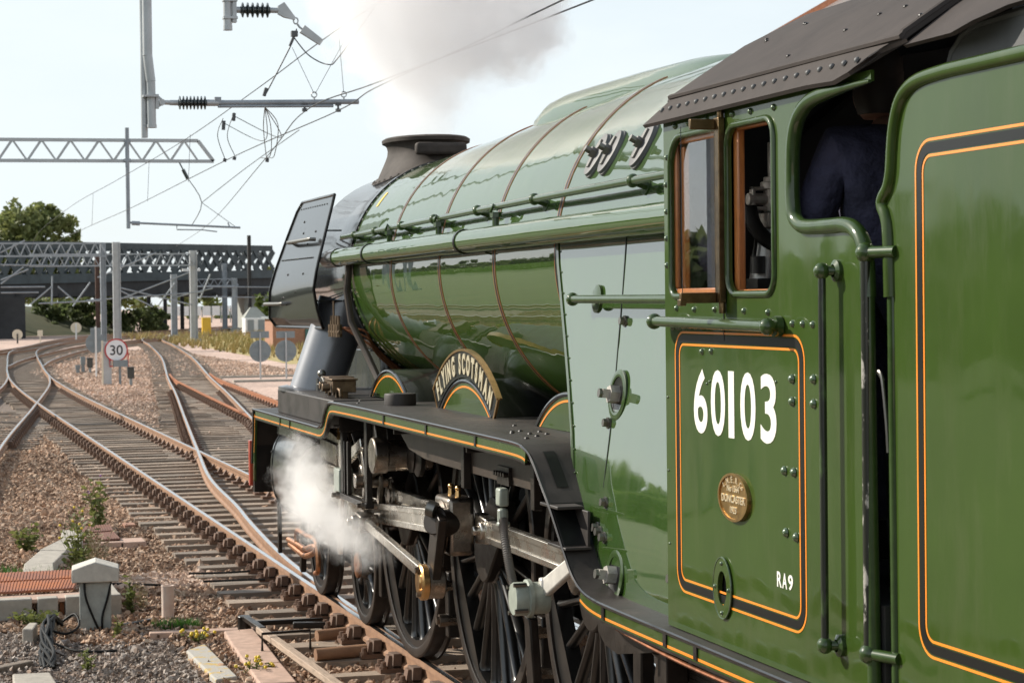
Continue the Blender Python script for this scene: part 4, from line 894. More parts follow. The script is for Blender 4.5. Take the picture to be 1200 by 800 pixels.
b = MB(); b.b2((-1.30, 2.24, 1.66), (-.70, 2.30, 1.88)); b.b2((-1.0, 2.24, .95), (-.62, 2.29, 1.75)); b.bar((-1.12, 2.27, 1.68), (-.98, 2.27, 1.2), .04, .2, up=(1, 0, 0)); b.build('motion_plate', M['under'], loco, bevel=.006)
# long beam under the running plate
b = MB(); P = [(.92, 1.862, 1.84), (.62, 1.85, 1.72), (.42, 1.80, 1.65), (.0, 1.77, 1.615), (-.45, 1.765, 1.61), (-2.5, 1.765, 1.61), (-3.5, 1.765, 1.61)]
b.loft([[(-1.215, y, t), (-1.215, y, bt), (-1.195, y, bt), (-1.195, y, t)] for y, t, bt in P]); lb = b.build('longitudinal_beam', M['brown'], loco)
b = MB()
for y in (-1.12, -2.55): b.b2((-1.26, y-.035, 1.52), (-1.215, y+.035, 1.86))
for y in (.05, -1.75): b.b2((-1.40, y-.012, 1.77), (-1.0, y+.012, 1.88))
b.build('beam_bracket', M['under'], lb, bevel=.004)
b = MB(); b.b2((-1.235, -2.02, 1.60), (-1.215, -1.78, 1.70))
for i in range(5): b.cyl((-1.235, -1.80-i*.05, 1.66), (-1.262, -1.80-i*.05, 1.66), .014, n=6)
b.build('bolt_pad', M['under'], lb)
# speed drive: junction box, flexible conduit, generator on the rear crank
b = MB(); b.b2((-1.285, -2.01, 1.49), (-1.23, -1.92, 1.59)); b.cyl((-1.26, -1.98, 1.40), (-1.26, -1.98, 1.48), .03, n=10); b.cyl((-1.26, -1.99, 1.38), (-1.26, -1.99, 1.41), .04, n=6); b.build('junction_box', M['device'], loco, bevel=.012)
P = catmull([(-1.26, -1.99, 1.42), (-1.27, -2.04, 1.36), (-1.275, -2.13, 1.22), (-1.27, -2.19, 1.12), (-1.25, -2.21, 1.06)], 26); b = MB(); b.tube(P, [.026 if i % 2 else .021 for i in range(len(P))], 10); b.build('conduit', M['conduit'], loco)
GC = Vector((-1.24, -2.30, 1.03))
b = MB(); b.lathe([(.082, -.13), (.086, -.12), (.086, -.04), (.102, -.035), (.102, -.015), (.089, -.01), (.089, .05), (.083, .06), (.0001, .062)], GC, (-1, 0, 0), 36); gen = b.build('speed_generator', M['device'], loco)
b = MB()
for i in range(4): e = Vector((0, math.cos(i*PI/2+.6), math.sin(i*PI/2+.6)))*.096; b.cyl(GC+e+Vector((-.0, 0, 0)), GC+e+Vector((-.07, 0, 0)), .012, n=6)
b.build('flange_bolt', M['boltsteel'], gen)
b = MB(); b.bar(GC+Vector((.05, .04, -.1)), GC+Vector((.1, .12, -.66)), .05, .10, up=(0, 1, 0), h2=.16); b.build('generator_arm', M['under'], loco, bevel=.01)
b = MB(); b.bar((-1.13, -2.34, 1.085), (-1.10, -2.85, 1.30), .04, .10, h2=.085); b.b2((-1.16, -2.36, 1.02), (-1.09, -2.30, 1.14)); b.build('drive_arm', M['brightarm'], loco, bevel=.012)
# sand and brake pipes, trailing frame, springs
b = MB(); b.tube(catmull([(-1.38, -4.0, 1.17), (-1.39, -4.6, 1.15), (-1.39, -5.3, 1.14), (-1.39, -6.2, 1.15)], 6), .009, 8); b.build('copper_pipe', M['dullcopper'], loco)
b = MB(); b.tube(catmull([(-1.2, -3.98, 1.2), (-1.22, -4.3, 1.05), (-1.22, -4.5, 1.1), (-1.25, -4.7, 1.17)], 6), .014, 8); b.build('brake_pipe', M['under'], loco)
b = MB(); b.b2((-1.13, -6.6, .95), (-1.09, -4.15, 1.22)); b.b2((-1.13, -5.5, .45), (-1.09, -4.7, 1.0)); b.b2((-1.14, -4.20, .60), (-1.07, -4.10, 1.22)); b.b2((-1.3, -4.66, .85), (-1.2, -4.58, 1.22)); b.build('trailing_frame', M['under'], loco, bevel=.006)
b = MB()
for k in range(8): b.b2((-1.20, -5.1-.55+k*.05, .98+k*.022), (-1.12, -5.1+.55-k*.05, 1.0+k*.022))
b.build('leaf_spring', M['under'], loco)
b = MB(); b.cyl((-1.02, -4.02, .98), (-.85, -4.02, .98), .10, n=16); b.b2((-1.06, -4.12, .62), (-1.0, -3.92, .98)); b.b2((-1.05, -3.62, .6), (-.98, -3.5, 1.15)); b.build('spring_hanger', M['under'], loco, bevel=.01)
b = MB(); pts = [(-1.26, -3.55, 1.36), (-1.26, -3.62, 1.05), (-1.26, -3.72, 1.0), (-1.26, -3.9, .985), (-1.26, -4.35, 1.06), (-1.26, -4.7, 1.17), (-1.26, -4.7, 1.24), (-1.26, -4.05, 1.245), (-1.26, -3.75, 1.31)]
b.loft([pts, [(p[0]+.25, p[1], p[2]) for p in pts]]); b.build('ash_pan_side', M['under'], loco)
# drain cock pipes and guard irons at the front
b = MB()
for dz, dy in ((0, 0), (.06, .08)):
    b.tube(catmull([(-1.0, 6.12+dy, .42+dz*.6), (-1.0, 5.6, .40+dz), (-1.0, 5.35, .40+dz), (-1.0, 5.0, .46+dz), (-1.0, 4.82, .52)], 5), .026, 10)
b.tube(catmull([(-1.0, 5.78, .46), (-1.0, 5.75, .58), (-1.0, 5.3, .585), (-1.0, 4.95, .59), (-1.0, 4.80, .54), (-1.0, 4.77, .35), (-1.0, 4.9, .30)], 5), .022, 10); b.build('drain_pipe', M['copper'], loco)
b = MB(); b.bar((-1.2, 5.5, .95), (-1.2, 5.5, .42), .03, .07, up=(0, 1, 0)); b.build('drain_bracket', M['under'], loco, bevel=.005)
b = MB(); b.bar((-.82, 6.35, .72), (-.80, 6.6, .12), .05, .09, up=(0, 1, 0)); b.bar((.82, 6.35, .72), (.80, 6.6, .12), .05, .09, up=(0, 1, 0)); b.build('guard_iron', M['under'], loco, bevel=.006)

# ------------------------------------------------------------------ cab
XC = -1.361
cutp = [(-6.82, 3.298), (-6.62, 3.296), (-6.42, 3.288), (-6.31, 3.265), (-6.235, 3.215), (-6.20, 3.14), (-6.19, 3.05), (-6.19, 2.95), (-6.205, 2.89), (-6.25, 2.858), (-6.32, 2.846), (-6.5, 2.843), (-6.62, 2.842), (-6.70, 2.825), (-6.755, 2.785), (-6.785, 2.72), (-6.795, 2.60)]
co = [(-4.86, 1.262), (-4.86, 3.335), (-6.82, 3.335)]+cutp+[(-6.825, 1.262)]
w1 = rrect(4.945, 5.475, 2.625, 3.245, [.03, .12, .05, .05]); w2 = rrect(5.575, 6.005, 2.63, 3.24, .065)
cab = put('cab_side', flat_mesh(Yz(co), [w1, w2, [(5.487+.05*math.cos(a), 1.490+.062*math.sin(a)) for a in [2*PI*i/24 for i in range(24)]]], .012, side(XC+.012)), M['green'], loco)
def beadring(name, pts, r, m, closed=True, x=XC):
    P = [Vector((x, -u, v)) for u, v in pts]
    if closed: P = P+[P[0], P[1]]
    b = MB(); b.tube(P, r, 10); return b.build(name, m, cab, smooth=60)
beadring('window_beading', rrect(4.935, 5.487, 2.612, 3.258, [.03, .13, .06, .06], 8), .0135, M['rodgreen']); beadring('window_beading', rrect(5.562, 6.018, 2.617, 3.253, .075, 8), .014, M['rodgreen'])
b = MB(); b.tube([Vector((XC-.004, p[0], p[1])) for p in [tuple(q)[:2] for q in catmull([(y, z, 0) for y, z in cutp], 5)]], [.006+.021*min(1, i/9) for i in range(81)], 14); b.tube([(XC-.004, -6.795, 2.62), (XC-.002, -6.80, 2.0), (XC, -6.812, 1.3)], .023, 12); b.build('cutout_beading', M['rodgreen'], cab, smooth=60)
# sliding window: wooden frame and panes behind the front opening
b = MB()
def frame(b, y0, y1, z0, z1, x0, x1, w, mi=0):
    b.b2((x0, y0, z0), (x1, y1, z0+w), mi); b.b2((x0, y0, z1-w), (x1, y1, z1), mi); b.b2((x0, y0, z0+w), (x1, y0-w if y0 > y1 else y0+w, z1-w), mi); b.b2((x0, y1, z0+w), (x1, y1+w if y0 > y1 else y1-w, z1-w), mi)
frame(b, -4.93, -5.49, 2.61, 3.26, XC+.014, XC+.04, .034); wf = b.build('window_frame', M['wood'], loco, bevel=.006)
MB().b2((XC+.022, -4.96, 2.64), (XC+.028, -5.46, 3.23)).build('pane', M['glass'], wf, smooth=0)
b = MB(); frame(b, -5.55, -6.02, 2.60, 3.27, XC+.02, XC+.05, .035); b.b2((XC+.02, -5.62, 2.63), (XC+.05, -5.55, 3.25)); b.build('window_frame', M['wood'], loco, bevel=.006)
# hinged glass wind deflector standing out from the cab side
YD = -5.505
b = MB(); b.b2((XC-.012, YD-.020, 2.585), (XC-.075, YD+.012, 3.285)) if False else None
b.b2((XC-.004, YD-.045, 2.585), (XC-.030, YD+.010, 3.29)); b.b2((XC-.03, YD-.012, 2.585), (XC-.175, YD+.012, 2.625)); b.b2((XC-.03, YD-.012, 3.245), (XC-.13, YD+.012, 3.285)); b.b2((XC-.155, YD-.018, 2.575), (XC-.18, YD+.018, 2.60))
b.cyl((XC-.015, YD-.03, 3.285), (XC-.015, YD-.03, 3.32), .014, n=8); b.cyl((XC-.015, YD-.03, 2.545), (XC-.015, YD-.03, 2.59), .014, n=8); wd = b.build('wind_deflector', M['bronze'], loco, bevel=.003)
MB().b2((XC-.03, YD-.004, 2.62), (XC-.165, YD+.004, 3.255)).build('pane', M['glass'], wd, smooth=0)
# joint strips, rivets
b = MB(); b.b2((XC-.003, -5.518, 2.44), (XC, -5.513, 2.60)); b.b2((XC-.003, -5.525, 3.28), (XC, -5.520, 3.335)); b.build('panel_joint', M['lblack'], cab)
b = MB()
rv = [(-5.0, 2.565), (-5.2, 2.56), (-5.42, 2.56), (-5.72, 2.555), (-5.95, 2.55), (-6.17, 2.51), (-6.26, 2.51), (-6.345, 2.508), (-4.9, 3.18), (-4.89, 3.07), (-4.89, 2.96), (-4.89, 2.85), (-4.89, 2.74), (-5.0, 3.30), (-5.15, 3.30), (-5.35, 3.30), (-5.62, 3.295), (-5.8, 3.29), (-6.02, 3.285), (-5.28, 2.395), (-5.38, 2.398)]
rv += [(-4.95-i*.065, 2.487+.001*i) for i in range(15)]
for y, z in rv: b.dome((XC, y, z), .0135, (-1, 0, 0), .012, 8)
for y, z in ((-6.165, 2.315), (-6.165, 2.235), (-6.35, 2.32), (-6.35, 2.235), (-6.09, 1.985), (-6.175, 1.985), (-6.1, 1.765), (-6.19, 1.757)): b.dome((XC-.002, y, z), .018, (-1, 0, 0), .014, 10)
for y, z in ((-4.885, 2.2), (-4.885, 1.9), (-4.89, 1.6), (-5.33, 2.27), (-5.36, 2.28), (-6.02, 2.30)): b.dome((XC, y, z), .007, (-1, 0, 0), .006, 6)
b.build('rivets', M['rivet'], cab, kind='stuff')
# lining: black band between orange lines
def line_ring(u0, u1, v0, v1, r, w): return rrect(u0, u1, v0, v1, r, 8), rrect(u0+w, u1-w, v0+w, v1-w, max(r-w, .01), 8)
def lining(par, x, u0, u1, v0, v1, r):
    o, i = line_ring(u0, u1, v0, v1, r, .0085); put('orange_line', flat_mesh(o, [i], .0012, side(x-.0004)), M['orange'], par)
    o, i = line_ring(u0+.0135, u1-.0135, v0+.0135, v1-.0135, r-.013, .031); put('black_line', flat_mesh(o, [i], .0012, side(x-.0004)), M['lblack'], par)
    o, i = line_ring(u0+.049, u1-.049, v0+.049, v1-.049, r-.045, .0085); put('orange_line', flat_mesh(o, [i], .0012, side(x-.0004)), M['orange'], par)
lining(cab, XC, 4.972, 6.275, 1.418, 2.472, .095)
# oval inspection hole with its flange
oc = (5.487, 1.490)
ov = lambda a, b_: [(oc[0]+a*math.cos(2*PI*i/36), oc[1]+b_*math.sin(2*PI*i/36)) for i in range(36)]
fl = put('inspection_flange', flat_mesh(ov(.092, .118), [ov(.046, .066)], .007, side(XC-.002)), M['green'], cab)
b = MB(); b.tube([Vector((XC-.008, -u, v)) for u, v in ov(.092, .118)]+[Vector((XC-.008, -u, v)) for u, v in ov(.092, .118)[:2]], .0035, 6)
for du, dv in ((0, .095), (0, -.095), (.07, 0), (-.07, 0)): b.dome((XC-.009, -(oc[0]+du), oc[1]+dv), .009, (-1, 0, 0), .008, 8)
b.build('flange_screws', M['rivet'], fl)
MB().b2((XC+.10, -5.40, 1.38), (XC+.12, -5.58, 1.60)).build('hole_backing', M['under'], fl)
# numerals
x_ = 4.0
for ch_, u in (('6', 5.186), ('0', 5.372), ('I', 5.555), ('0', 5.676), ('3', 5.872)):
    me = text_mesh(ch_, 1, .0015, lambda a, b_, c: Vector((a, b_, c)), off=.018)
    xs = [v.co.x for v in me.vertices]; ys = [v.co.y for v in me.vertices]; wd_ = .058 if ch_ == 'I' else .148
    sx, sy = wd_/(max(xs)-min(xs)), .254/(max(ys)-min(ys)); x0_, y0_ = min(xs), min(ys); f = side(XC-.0006)
    for v in me.vertices: v.co = f((v.co.x-x0_)*sx+u, (v.co.y-y0_)*sy+2.072, v.co.z)
    put('numeral', me, M['white'], cab)
for ch_, u in (('R', 6.012), ('A', 6.060), ('9', 6.113)):
    me = text_mesh(ch_, 1, .0015, lambda a, b_, c: Vector((a, b_, c)), off=.02)
    xs = [v.co.x for v in me.vertices]; ys = [v.co.y for v in me.vertices]; sx, sy = .042/(max(xs)-min(xs)), .055/(max(ys)-min(ys)); x0_, y0_ = min(xs), min(ys); f = side(XC-.0006)
    for v in me.vertices: v.co = f((v.co.x-x0_)*sx+u, (v.co.y-y0_)*sy+1.562, v.co.z)
    put('letter', me, M['white'], cab)
# oval works plate
pc = (5.62, 1.850)
ovp = lambda a, b_, n=40: [(pc[0]+a*math.cos(2*PI*i/n), pc[1]+b_*math.sin(2*PI*i/n)) for i in range(n)]
wp = put('works_plate', flat_mesh(ovp(.148, .090), [], .010, side(XC)), M['pbrass'], cab)
put('plate_rim', flat_mesh(ovp(.150, .092), [ovp(.140, .082)], .006, side(XC-.010)), M['pbrass'], wp)
for s, size, dv in (('No 1564', .034, .022), ('DONCASTER', .040, -.020), ('1923', .036, -.060)):
    put('plate_lettering', text_mesh(s, size, .004, lambda u, v, w, dv=dv: side(XC-.010)(u+pc[0], v+pc[1]+dv, w), align='CENTER', off=.0005), M['cream'], wp)
for i, c in enumerate('L.N.E.R.Co'):
    a = R(140-100*i/9); put('plate_lettering', text_mesh(c, .036, .004, lambda u, v, w, a=a: side(XC-.010)(pc[0]+(.112+v*.8)*math.cos(a)+u*math.sin(a), pc[1]+(.055+v)*math.sin(a)-u*.6*math.cos(a), w), align='CENTER'), M['cream'], wp)
# handrails on the cab side
b = MB(); p0, p1 = Vector((XC-.065, -4.905, 2.512)), Vector((XC-.065, -6.10, 2.500)); b.tube([p0, p1], .021, 16); b.sphere(p0, .033); b.sphere(p1, .032); b.cyl(p1, (XC, -6.07, 2.50), .022, n=12); b.cyl((XC-.005, -6.07, 2.5), (XC-.03, -6.07, 2.5), .038, n=14); b.cyl(p0+Vector((0, -.12, 0)), (XC, -5.0, 2.51), .02, n=10); b.build('grab_rail', M['rodgreen'], loco)
def vrail(par, x, y, z0, z1, so, m, mk):
    b = MB(); b.tube([(x-so, y, z) for z in np.linspace(z0, z1, 12)], .0135, 12); o = b.build('vertical_handrail', m, par)
    for k, z in enumerate((z0, z1)):
        b = MB(); b.sphere((x-so, y, z), .029); b.cyl((x-so, y, z), (x, y-.02, z), .017, n=12); b.lathe([(.038, 0), (.038, .012), (.022, .02)], (x, y-.02, z), (-1, 0, 0), 16, caps=False); b.build('knob', mk, o)
    return o
vrail(loco, XC, -6.535, 1.43, 2.69, .05, M['grip'], M['rodgreen'])
# other side, front, floor and back of the cab
cr_ = put('cab_side', flat_mesh(Yz(co), [w1, w2], .012, side(1.361)), M['green'], loco)
rprof = [(-1.335, 3.41), (-1.195, 3.518), (-.993, 3.648), (-.712, 3.786), (-.4, 3.885), (0, 3.94), (.4, 3.885), (.712, 3.786), (.993, 3.648), (1.195, 3.518), (1.335, 3.41)]
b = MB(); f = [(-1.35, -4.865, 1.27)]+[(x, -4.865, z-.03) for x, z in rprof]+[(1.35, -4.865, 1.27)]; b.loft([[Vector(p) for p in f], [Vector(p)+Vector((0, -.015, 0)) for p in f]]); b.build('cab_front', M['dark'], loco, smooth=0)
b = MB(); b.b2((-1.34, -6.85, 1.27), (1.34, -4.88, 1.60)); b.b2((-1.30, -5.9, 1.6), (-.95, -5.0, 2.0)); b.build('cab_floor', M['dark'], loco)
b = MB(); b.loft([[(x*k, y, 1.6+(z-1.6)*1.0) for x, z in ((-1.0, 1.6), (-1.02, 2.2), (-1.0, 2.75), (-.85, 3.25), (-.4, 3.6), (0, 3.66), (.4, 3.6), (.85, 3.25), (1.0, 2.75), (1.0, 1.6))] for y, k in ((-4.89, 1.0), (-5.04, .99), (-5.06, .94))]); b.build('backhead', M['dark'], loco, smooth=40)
X_ = -1.0
b = MB(); b.cyl((-.985, -5.12, 2.95), (-.985, -5.12, 3.23), .024, n=12); b.cyl((-.985, -5.12, 2.95), (-.985, -5.12, 3.09), .042, n=14); b.cyl((-.985, -5.12, 3.04), (-.985, -5.12, 3.07), .055, n=14); b.cyl((-.985, -5.12, 2.885), (-.985, -5.12, 2.945), .062, n=6); b.cyl((-.985, -5.12, 2.98), (-.92, -5.2, 2.99), .05, n=14); b.cyl((-1.10, -5.12, 3.0), (-.985, -5.12, 3.0), .025, n=10)
b.b2((-1.085, -5.10, 2.955), (-1.07, -5.14, 3.05)); b.b2((-1.085, -5.10, 3.035), (-1.01, -5.14, 3.05)); b.b2((-1.085, -5.10, 2.955), (-1.01, -5.14, 2.97)); vv = b.build('injector_valve', M['valve'], loco, bevel=.004)
b = MB(); b.tube(catmull([(-1.10, -5.14, 2.965), (-1.09, -5.16, 2.90), (-1.05, -5.18, 2.84), (-.99, -5.2, 2.81), (-.92, -5.24, 2.80), (-.8, -5.26, 2.79)], 5), .032, 12); b.build('hose', M['rubber'], vv)
b = MB(); b.cyl((-1.02, -5.08, 2.55), (-.985, -5.1, 2.88), .075, .06, n=20); b.cyl((-.90, -5.08, 2.5), (-.93, -5.1, 2.84), .10, .06, n=20); b.build('injector_body', M['backhead'], vv)
b = MB(); b.cyl((-1.07, -5.15, 2.70), (-1.07, -5.15, 2.77), .03, n=14); b.b2((-1.10, -5.1, 2.64), (-.95, -5.22, 2.68)); b.bar((-1.08, -5.12, 2.72), (-1.06, -5.12, 2.86), .012, .012); b.build('gauge_bracket', M['dark'], vv)
# roof
rf = [(-1.335, 3.415), (-1.328, 3.432), (-1.195, 3.52), (-.993, 3.65), (-.712, 3.788), (-.4, 3.888), (0, 3.945)]; rf = rf+[(-x, z) for x, z in rf[-2::-1]]
def rsec(y, dz=0): return [(x, y, z+dz) for x, z in rf]+[(x*.992, y, z+dz-.014) for x, z in rf[::-1]]
roof = MB().loft([rsec(-4.84), rsec(-5.5), rsec(-6.3), rsec(-7.0)]).build('cab_roof', M['roof'], loco, smooth=25)
for s in (-1, 1):
    b = MB(); ys = [(-4.73, -4.90), (-5.5, -5.5), (-6.4, -6.4), (-6.62, -6.72), (-6.74, -6.92), (-6.82, -7.03)]
    zz = [(3.325, 3.42)]*3+[(3.318, 3.418), (3.335, 3.412), (3.385, 3.41)]
    b.loft([[(s*(1.405 if k < 5 else 1.36), a, z0), (s*1.338, c, z1), (s*1.332, c, z1-.01), (s*(1.395 if k < 5 else 1.35), a, z0-.012)] for k, ((a, c), (z0, z1)) in enumerate(zip(ys, zz))]); rs = b.build('rain_strip', M['roof'], roof, smooth=30)
    b = MB()
    for i in range(20): b.dome((s*1.372, -4.88-i*.098, 3.374), .012, (s, 0, .7), .010, 6)
    b.build('rivets', M['rivet'] if False else M['coal'], rs, kind='stuff')
    b = MB(); b.tube([(s*1.338, -4.88, 3.428), (s*1.338, -7.0, 3.422)], .011, 6); b.build('gutter', M['roof'], roof)
b = MB(); b.tube([(x, -6.99, z+.004) for x, z in rf], .012, 6); b.build('roof_edge', M['roof'], roof)
b = MB()
def onroof(x): return float(np.interp(x, [p[0] for p in rf], [p[1] for p in rf]))
for x, y in ((-1.0, -5.1), (-1.02, -5.15), (-.92, -5.3), (-.94, -5.36), (-.80, -5.9), (-.82, -5.95), (-.75, -6.1), (-.78, -6.16), (-1.0, -6.3), (-1.1, -6.35), (-.95, -6.5), (-1.1, -6.55), (-.9, -6.7), (-.85, -6.9), (-.98, -6.92), (-.7, -6.93), (-1.22, -6.9), (-1.16, -6.2), (-1.25, -5.9)): b.dome((x, y, onroof(x)-.002), .011, (-.5, 0, 1), .009, 6)
b.build('roof_bolts', M['under'], roof, kind='stuff')
b = MB(); b.b2((-.55, -5.75, 3.80), (.55, -5.1, 3.93)); b.build('roof_vent', M['roof'], roof, bevel=.02)
# flexible sheet behind the roof
can = [(-7.0, 3.385), (-7.10, 3.378), (-7.22, 3.385), (-7.32, 3.405), (-7.42, 3.44), (-7.55, 3.47), (-7.75, 3.475), (-8.0, 3.47)]
b = MB(); rings = []
for y, z0 in can:
    xs = float(np.interp(z0, [q for _, q in rf[:7]], [p for p, _ in rf[:7]]))
    half = [(xs+(0-xs)*k/8) for k in range(9)]; up = [(x, y, onroof(x)-.022) for x in half]; full = up+[(-x, y, z) for x, y, z in up[-2::-1]]
    rings.append(full+[(x*.99, y, z-.008) for x, y, z in full[::-1]])
b.loft(rings); b.build('roof_sheet', M['roof'], roof, smooth=40)

# ------------------------------------------------------------------ tender
tender = empty('locomotive_tender', (0, -10.5, 0), 'green tender with large orange and black lined panel coupled behind the cab', 'tender')
XT = -1.33
tp = [(-6.905, 1.22), (-6.89, 2.60), (-6.882, 2.80), (-6.865, 2.86), (-6.845, 2.885), (-6.838, 2.905), (-6.85, 2.925), (-6.885, 2.955), (-6.905, 3.0), (-6.915, 3.07), (-6.93, 3.14), (-6.965, 3.21), (-7.02, 3.252), (-7.12, 3.276), (-7.3, 3.284)]
tpo = tp+[(-15, 3.284), (-15, 1.22)]
tside = put('tender_side', flat_mesh(Yz(tpo), [], .016, side(XT+.016)), M['green'], tender)
tmesh2 = put('tender_side', flat_mesh(Yz(tpo), [], .016, side(1.33)), M['green'], tender)
b = MB(); b.tube([(XT, p.x, p.y) for p in catmull([(y, z, 0) for y, z in tp[1:]], 4)]+[(XT, -15, 3.284)], .024, 12); b.build('side_beading', M['green'], tside, smooth=60)
b = MB(); b.tube([(XT+.004, -6.905, 1.22), (XT+.004, -6.893, 2.6)], .018, 10); b.build('front_beading', M['rodgreen'], tside, smooth=60)
lining(tside, XT, 7.068, 15.2, 1.478, 3.088, .10)
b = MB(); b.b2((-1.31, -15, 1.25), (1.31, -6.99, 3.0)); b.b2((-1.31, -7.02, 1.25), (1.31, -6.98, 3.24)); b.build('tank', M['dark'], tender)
cpp = [(-7.03, 3.20), (-7.06, 3.29), (-7.10, 3.36), (-7.17, 3.405), (-7.26, 3.428), (-7.5, 3.432), (-15, 3.43), (-15, 3.2)]
cps = put('coal_plate', flat_mesh(Yz(cpp), [], .02, side(-1.20)), M['coal'], tender, smooth=0)
b = MB(); b.tube([(-1.21, y, z) for y, z in cpp[:7]], .016, 8); b.build('plate_beading', M['coal'], cps)
put('coal_plate', flat_mesh(Yz(cpp), [], .02, side(1.20)), M['coal'], tender)
b = MB(); b.b2((-1.2, -7.45, 3.0), (1.2, -7.4, 3.62)); b.build('coal_bulkhead', M['dark'], tender)
b = MB(); b.lathe([(.30, 0), (.30, .02), (.0001, .02)], (-1.20, -6.94, 2.72), (-1, 0, 0), 32); b.b2((-1.22, -6.97, 1.3), (-1.19, -6.88, 2.72)); b.build('screen_plate', M['green'], tender)
b = MB(); b.lathe([(.300, .0), (.308, .0), (.308, .026), (.300, .026)], (-1.20, -6.94, 2.72), (-1, 0, 0), 32, caps=False); b.build('screen_edge', M['boltsteel'], tender)
b = MB(); b.tube([(XT-.045, -6.80, z) for z in np.linspace(1.44, 2.742, 14)], .0175, 12); vr = b.build('vertical_handrail', M['worn'], tender)
for z in (1.44, 2.745):
    b = MB(); b.sphere((XT-.045, -6.80, z), .034); b.cyl((XT-.045, -6.80, z), (XT, -6.93, z), .020, n=12); b.build('knob', M['rodgreen'], vr)
b = MB(); b.tube(catmull([(XT-.01, -6.85, 2.33), (XT-.02, -6.83, 2.36), (XT-.02, -6.86, 2.34), (XT-.015, -6.88, 2.2), (XT-.012, -6.885, 2.10)], 5), .006, 6); b.build('hook_wire', M['boltsteel'], tender)
b = MB(); b.b2((-1.25, -15, .95), (1.25, -7.0, 1.22)); b.b2((-1.2, -14.6, .55), (-1.15, -7.4, 1.1)); b.build('tender_frame', M['under'], tender)
for y in (-7.9, -9.8, -11.7, -13.6):
    for s in (-1, 1):
        b = MB(); b.lathe([(.001, -.13), (.60, -.13), (.63, -.12), (.635, -.02), (.6, 0), (.52, -.005), (.50, -.05), (.15, -.05), (.13, .02), (.001, .02)], (s*.80, y, .635), (s, 0, 0), 40); b.build('tender_wheel', M['under'], tender)

# ------------------------------------------------------------------ person in the cab
man = empty('person', (-1.0, -6.24, 1.68), 'person in a dark navy jacket seen from behind in the cab opening', 'person')
def skin(name, pts, edges, rad, m, root=0, sub=1):
    me = bpy.data.meshes.new(name); me.from_pydata([tuple(Vector(p)-WO[man.name]) for p in pts], edges, []); me.materials.append(m)
    o = bpy.data.objects.new('tmp', me); COL.objects.link(o); sm = o.modifiers.new('skin', 'SKIN'); sm.use_smooth_shade = True
    lay = me.skin_vertices[0].data
    for i, r_ in enumerate(rad): lay[i].radius = (r_ if isinstance(r_, tuple) else (r_, r_))
    lay[root].use_root = True
    ss = o.modifiers.new('sub', 'SUBSURF'); ss.levels = sub; ss.render_levels = sub
    dg = bpy.context.evaluated_depsgraph_get(); dg.update(); m2 = bpy.data.meshes.new_from_object(o.evaluated_get(dg)); bpy.data.objects.remove(o)
    m2.polygons.foreach_set('use_smooth', [True]*len(m2.polygons)); m2.name = name
    if not m2.materials: m2.materials.append(m)
    return m2
bx, by, bz = -1.0, -6.24, 1.68
J = dict(pel=(bx, by, bz+.95), sp1=(bx+.01, by+.03, bz+1.12), sp2=(bx+.02, by+.06, bz+1.30), neck=(bx+.02, by+.10, bz+1.50), nk2=(bx+.02, by+.13, bz+1.57),
    shl=(bx-.19, by+.07, bz+1.44), shr=(bx+.22, by+.08, bz+1.44), ell=(bx-.27, by+.12, bz+1.16), elr=(bx+.30, by+.16, bz+1.18), wrl=(bx-.10, by+.28, bz+.98), wrr=(bx+.22, by+.33, bz+1.1),
    hpl=(bx-.10, by, bz+.90), hpr=(bx+.11, by, bz+.90), knl=(bx-.11, by+.05, bz+.48), knr=(bx+.12, by+.03, bz+.48), anl=(bx-.11, by-.02, bz+.09), anr=(bx+.12, by-.03, bz+.09), tol=(bx-.12, by+.16, bz+.04), tor=(bx+.14, by+.15, bz+.04))
names = list(J); pts = [J[k] for k in names]; E_ = [('pel', 'sp1'), ('sp1', 'sp2'), ('sp2', 'neck'), ('neck', 'nk2'), ('sp2', 'shl'), ('sp2', 'shr'), ('shl', 'ell'), ('ell', 'wrl'), ('shr', 'elr'), ('elr', 'wrr'), ('pel', 'hpl'), ('pel', 'hpr'), ('hpl', 'knl'), ('knl', 'anl'), ('anl', 'tol'), ('hpr', 'knr'), ('knr', 'anr'), ('anr', 'tor')]
rad = dict(pel=.13, sp1=.125, sp2=.15, neck=.065, nk2=.055, shl=.075, shr=.075, ell=.048, elr=.048, wrl=.032, wrr=.032, hpl=.09, hpr=.09, knl=.06, knr=.06, anl=.042, anr=.042, tol=.035, tor=.035)
ed = [(names.index(a), names.index(c)) for a, c in E_]; rr = [rad[k] for k in names]
for s, wr in ((-1, 'wrl'), (1, 'wrr')):                        # hands: palm, four fingers and a thumb curled on the rail
    w = Vector(J[wr]); iw = names.index(wr); pal = w+Vector((.01*s, .07, .0)); pts.append(tuple(pal)); rr.append(.034); ed.append((iw, len(pts)-1)); ip = len(pts)-1
    for k in range(4):
        a = pal+Vector(((k-1.5)*.021, .035, .004)); c = a+Vector((0, .035+.006*(k in (1, 2)), -.012)); e = c+Vector((0, .016, -.028))
        base = len(pts); pts += [tuple(a), tuple(c), tuple(e)]; rr += [.0105, .009, .008]; ed += [(ip, base), (base, base+1), (base+1, base+2)]
    a = w+Vector((-s*.035, .05, 0)); c = a+Vector((-s*.012, .035, -.008)); base = len(pts); pts += [tuple(a), tuple(c)]; rr += [.011, .009]; ed += [(ip, base), (base, base+1)]
body = link_mesh('body', skin('body', pts, ed, rr, M['skin'], 0, 1), man)
sel = ['pel', 'sp1', 'sp2', 'neck', 'shl', 'shr', 'ell', 'elr', 'wrl', 'wrr']; jp = [J[k] for k in sel]; je = [(sel.index(a), sel.index(c)) for a, c in E_ if a in sel and c in sel]
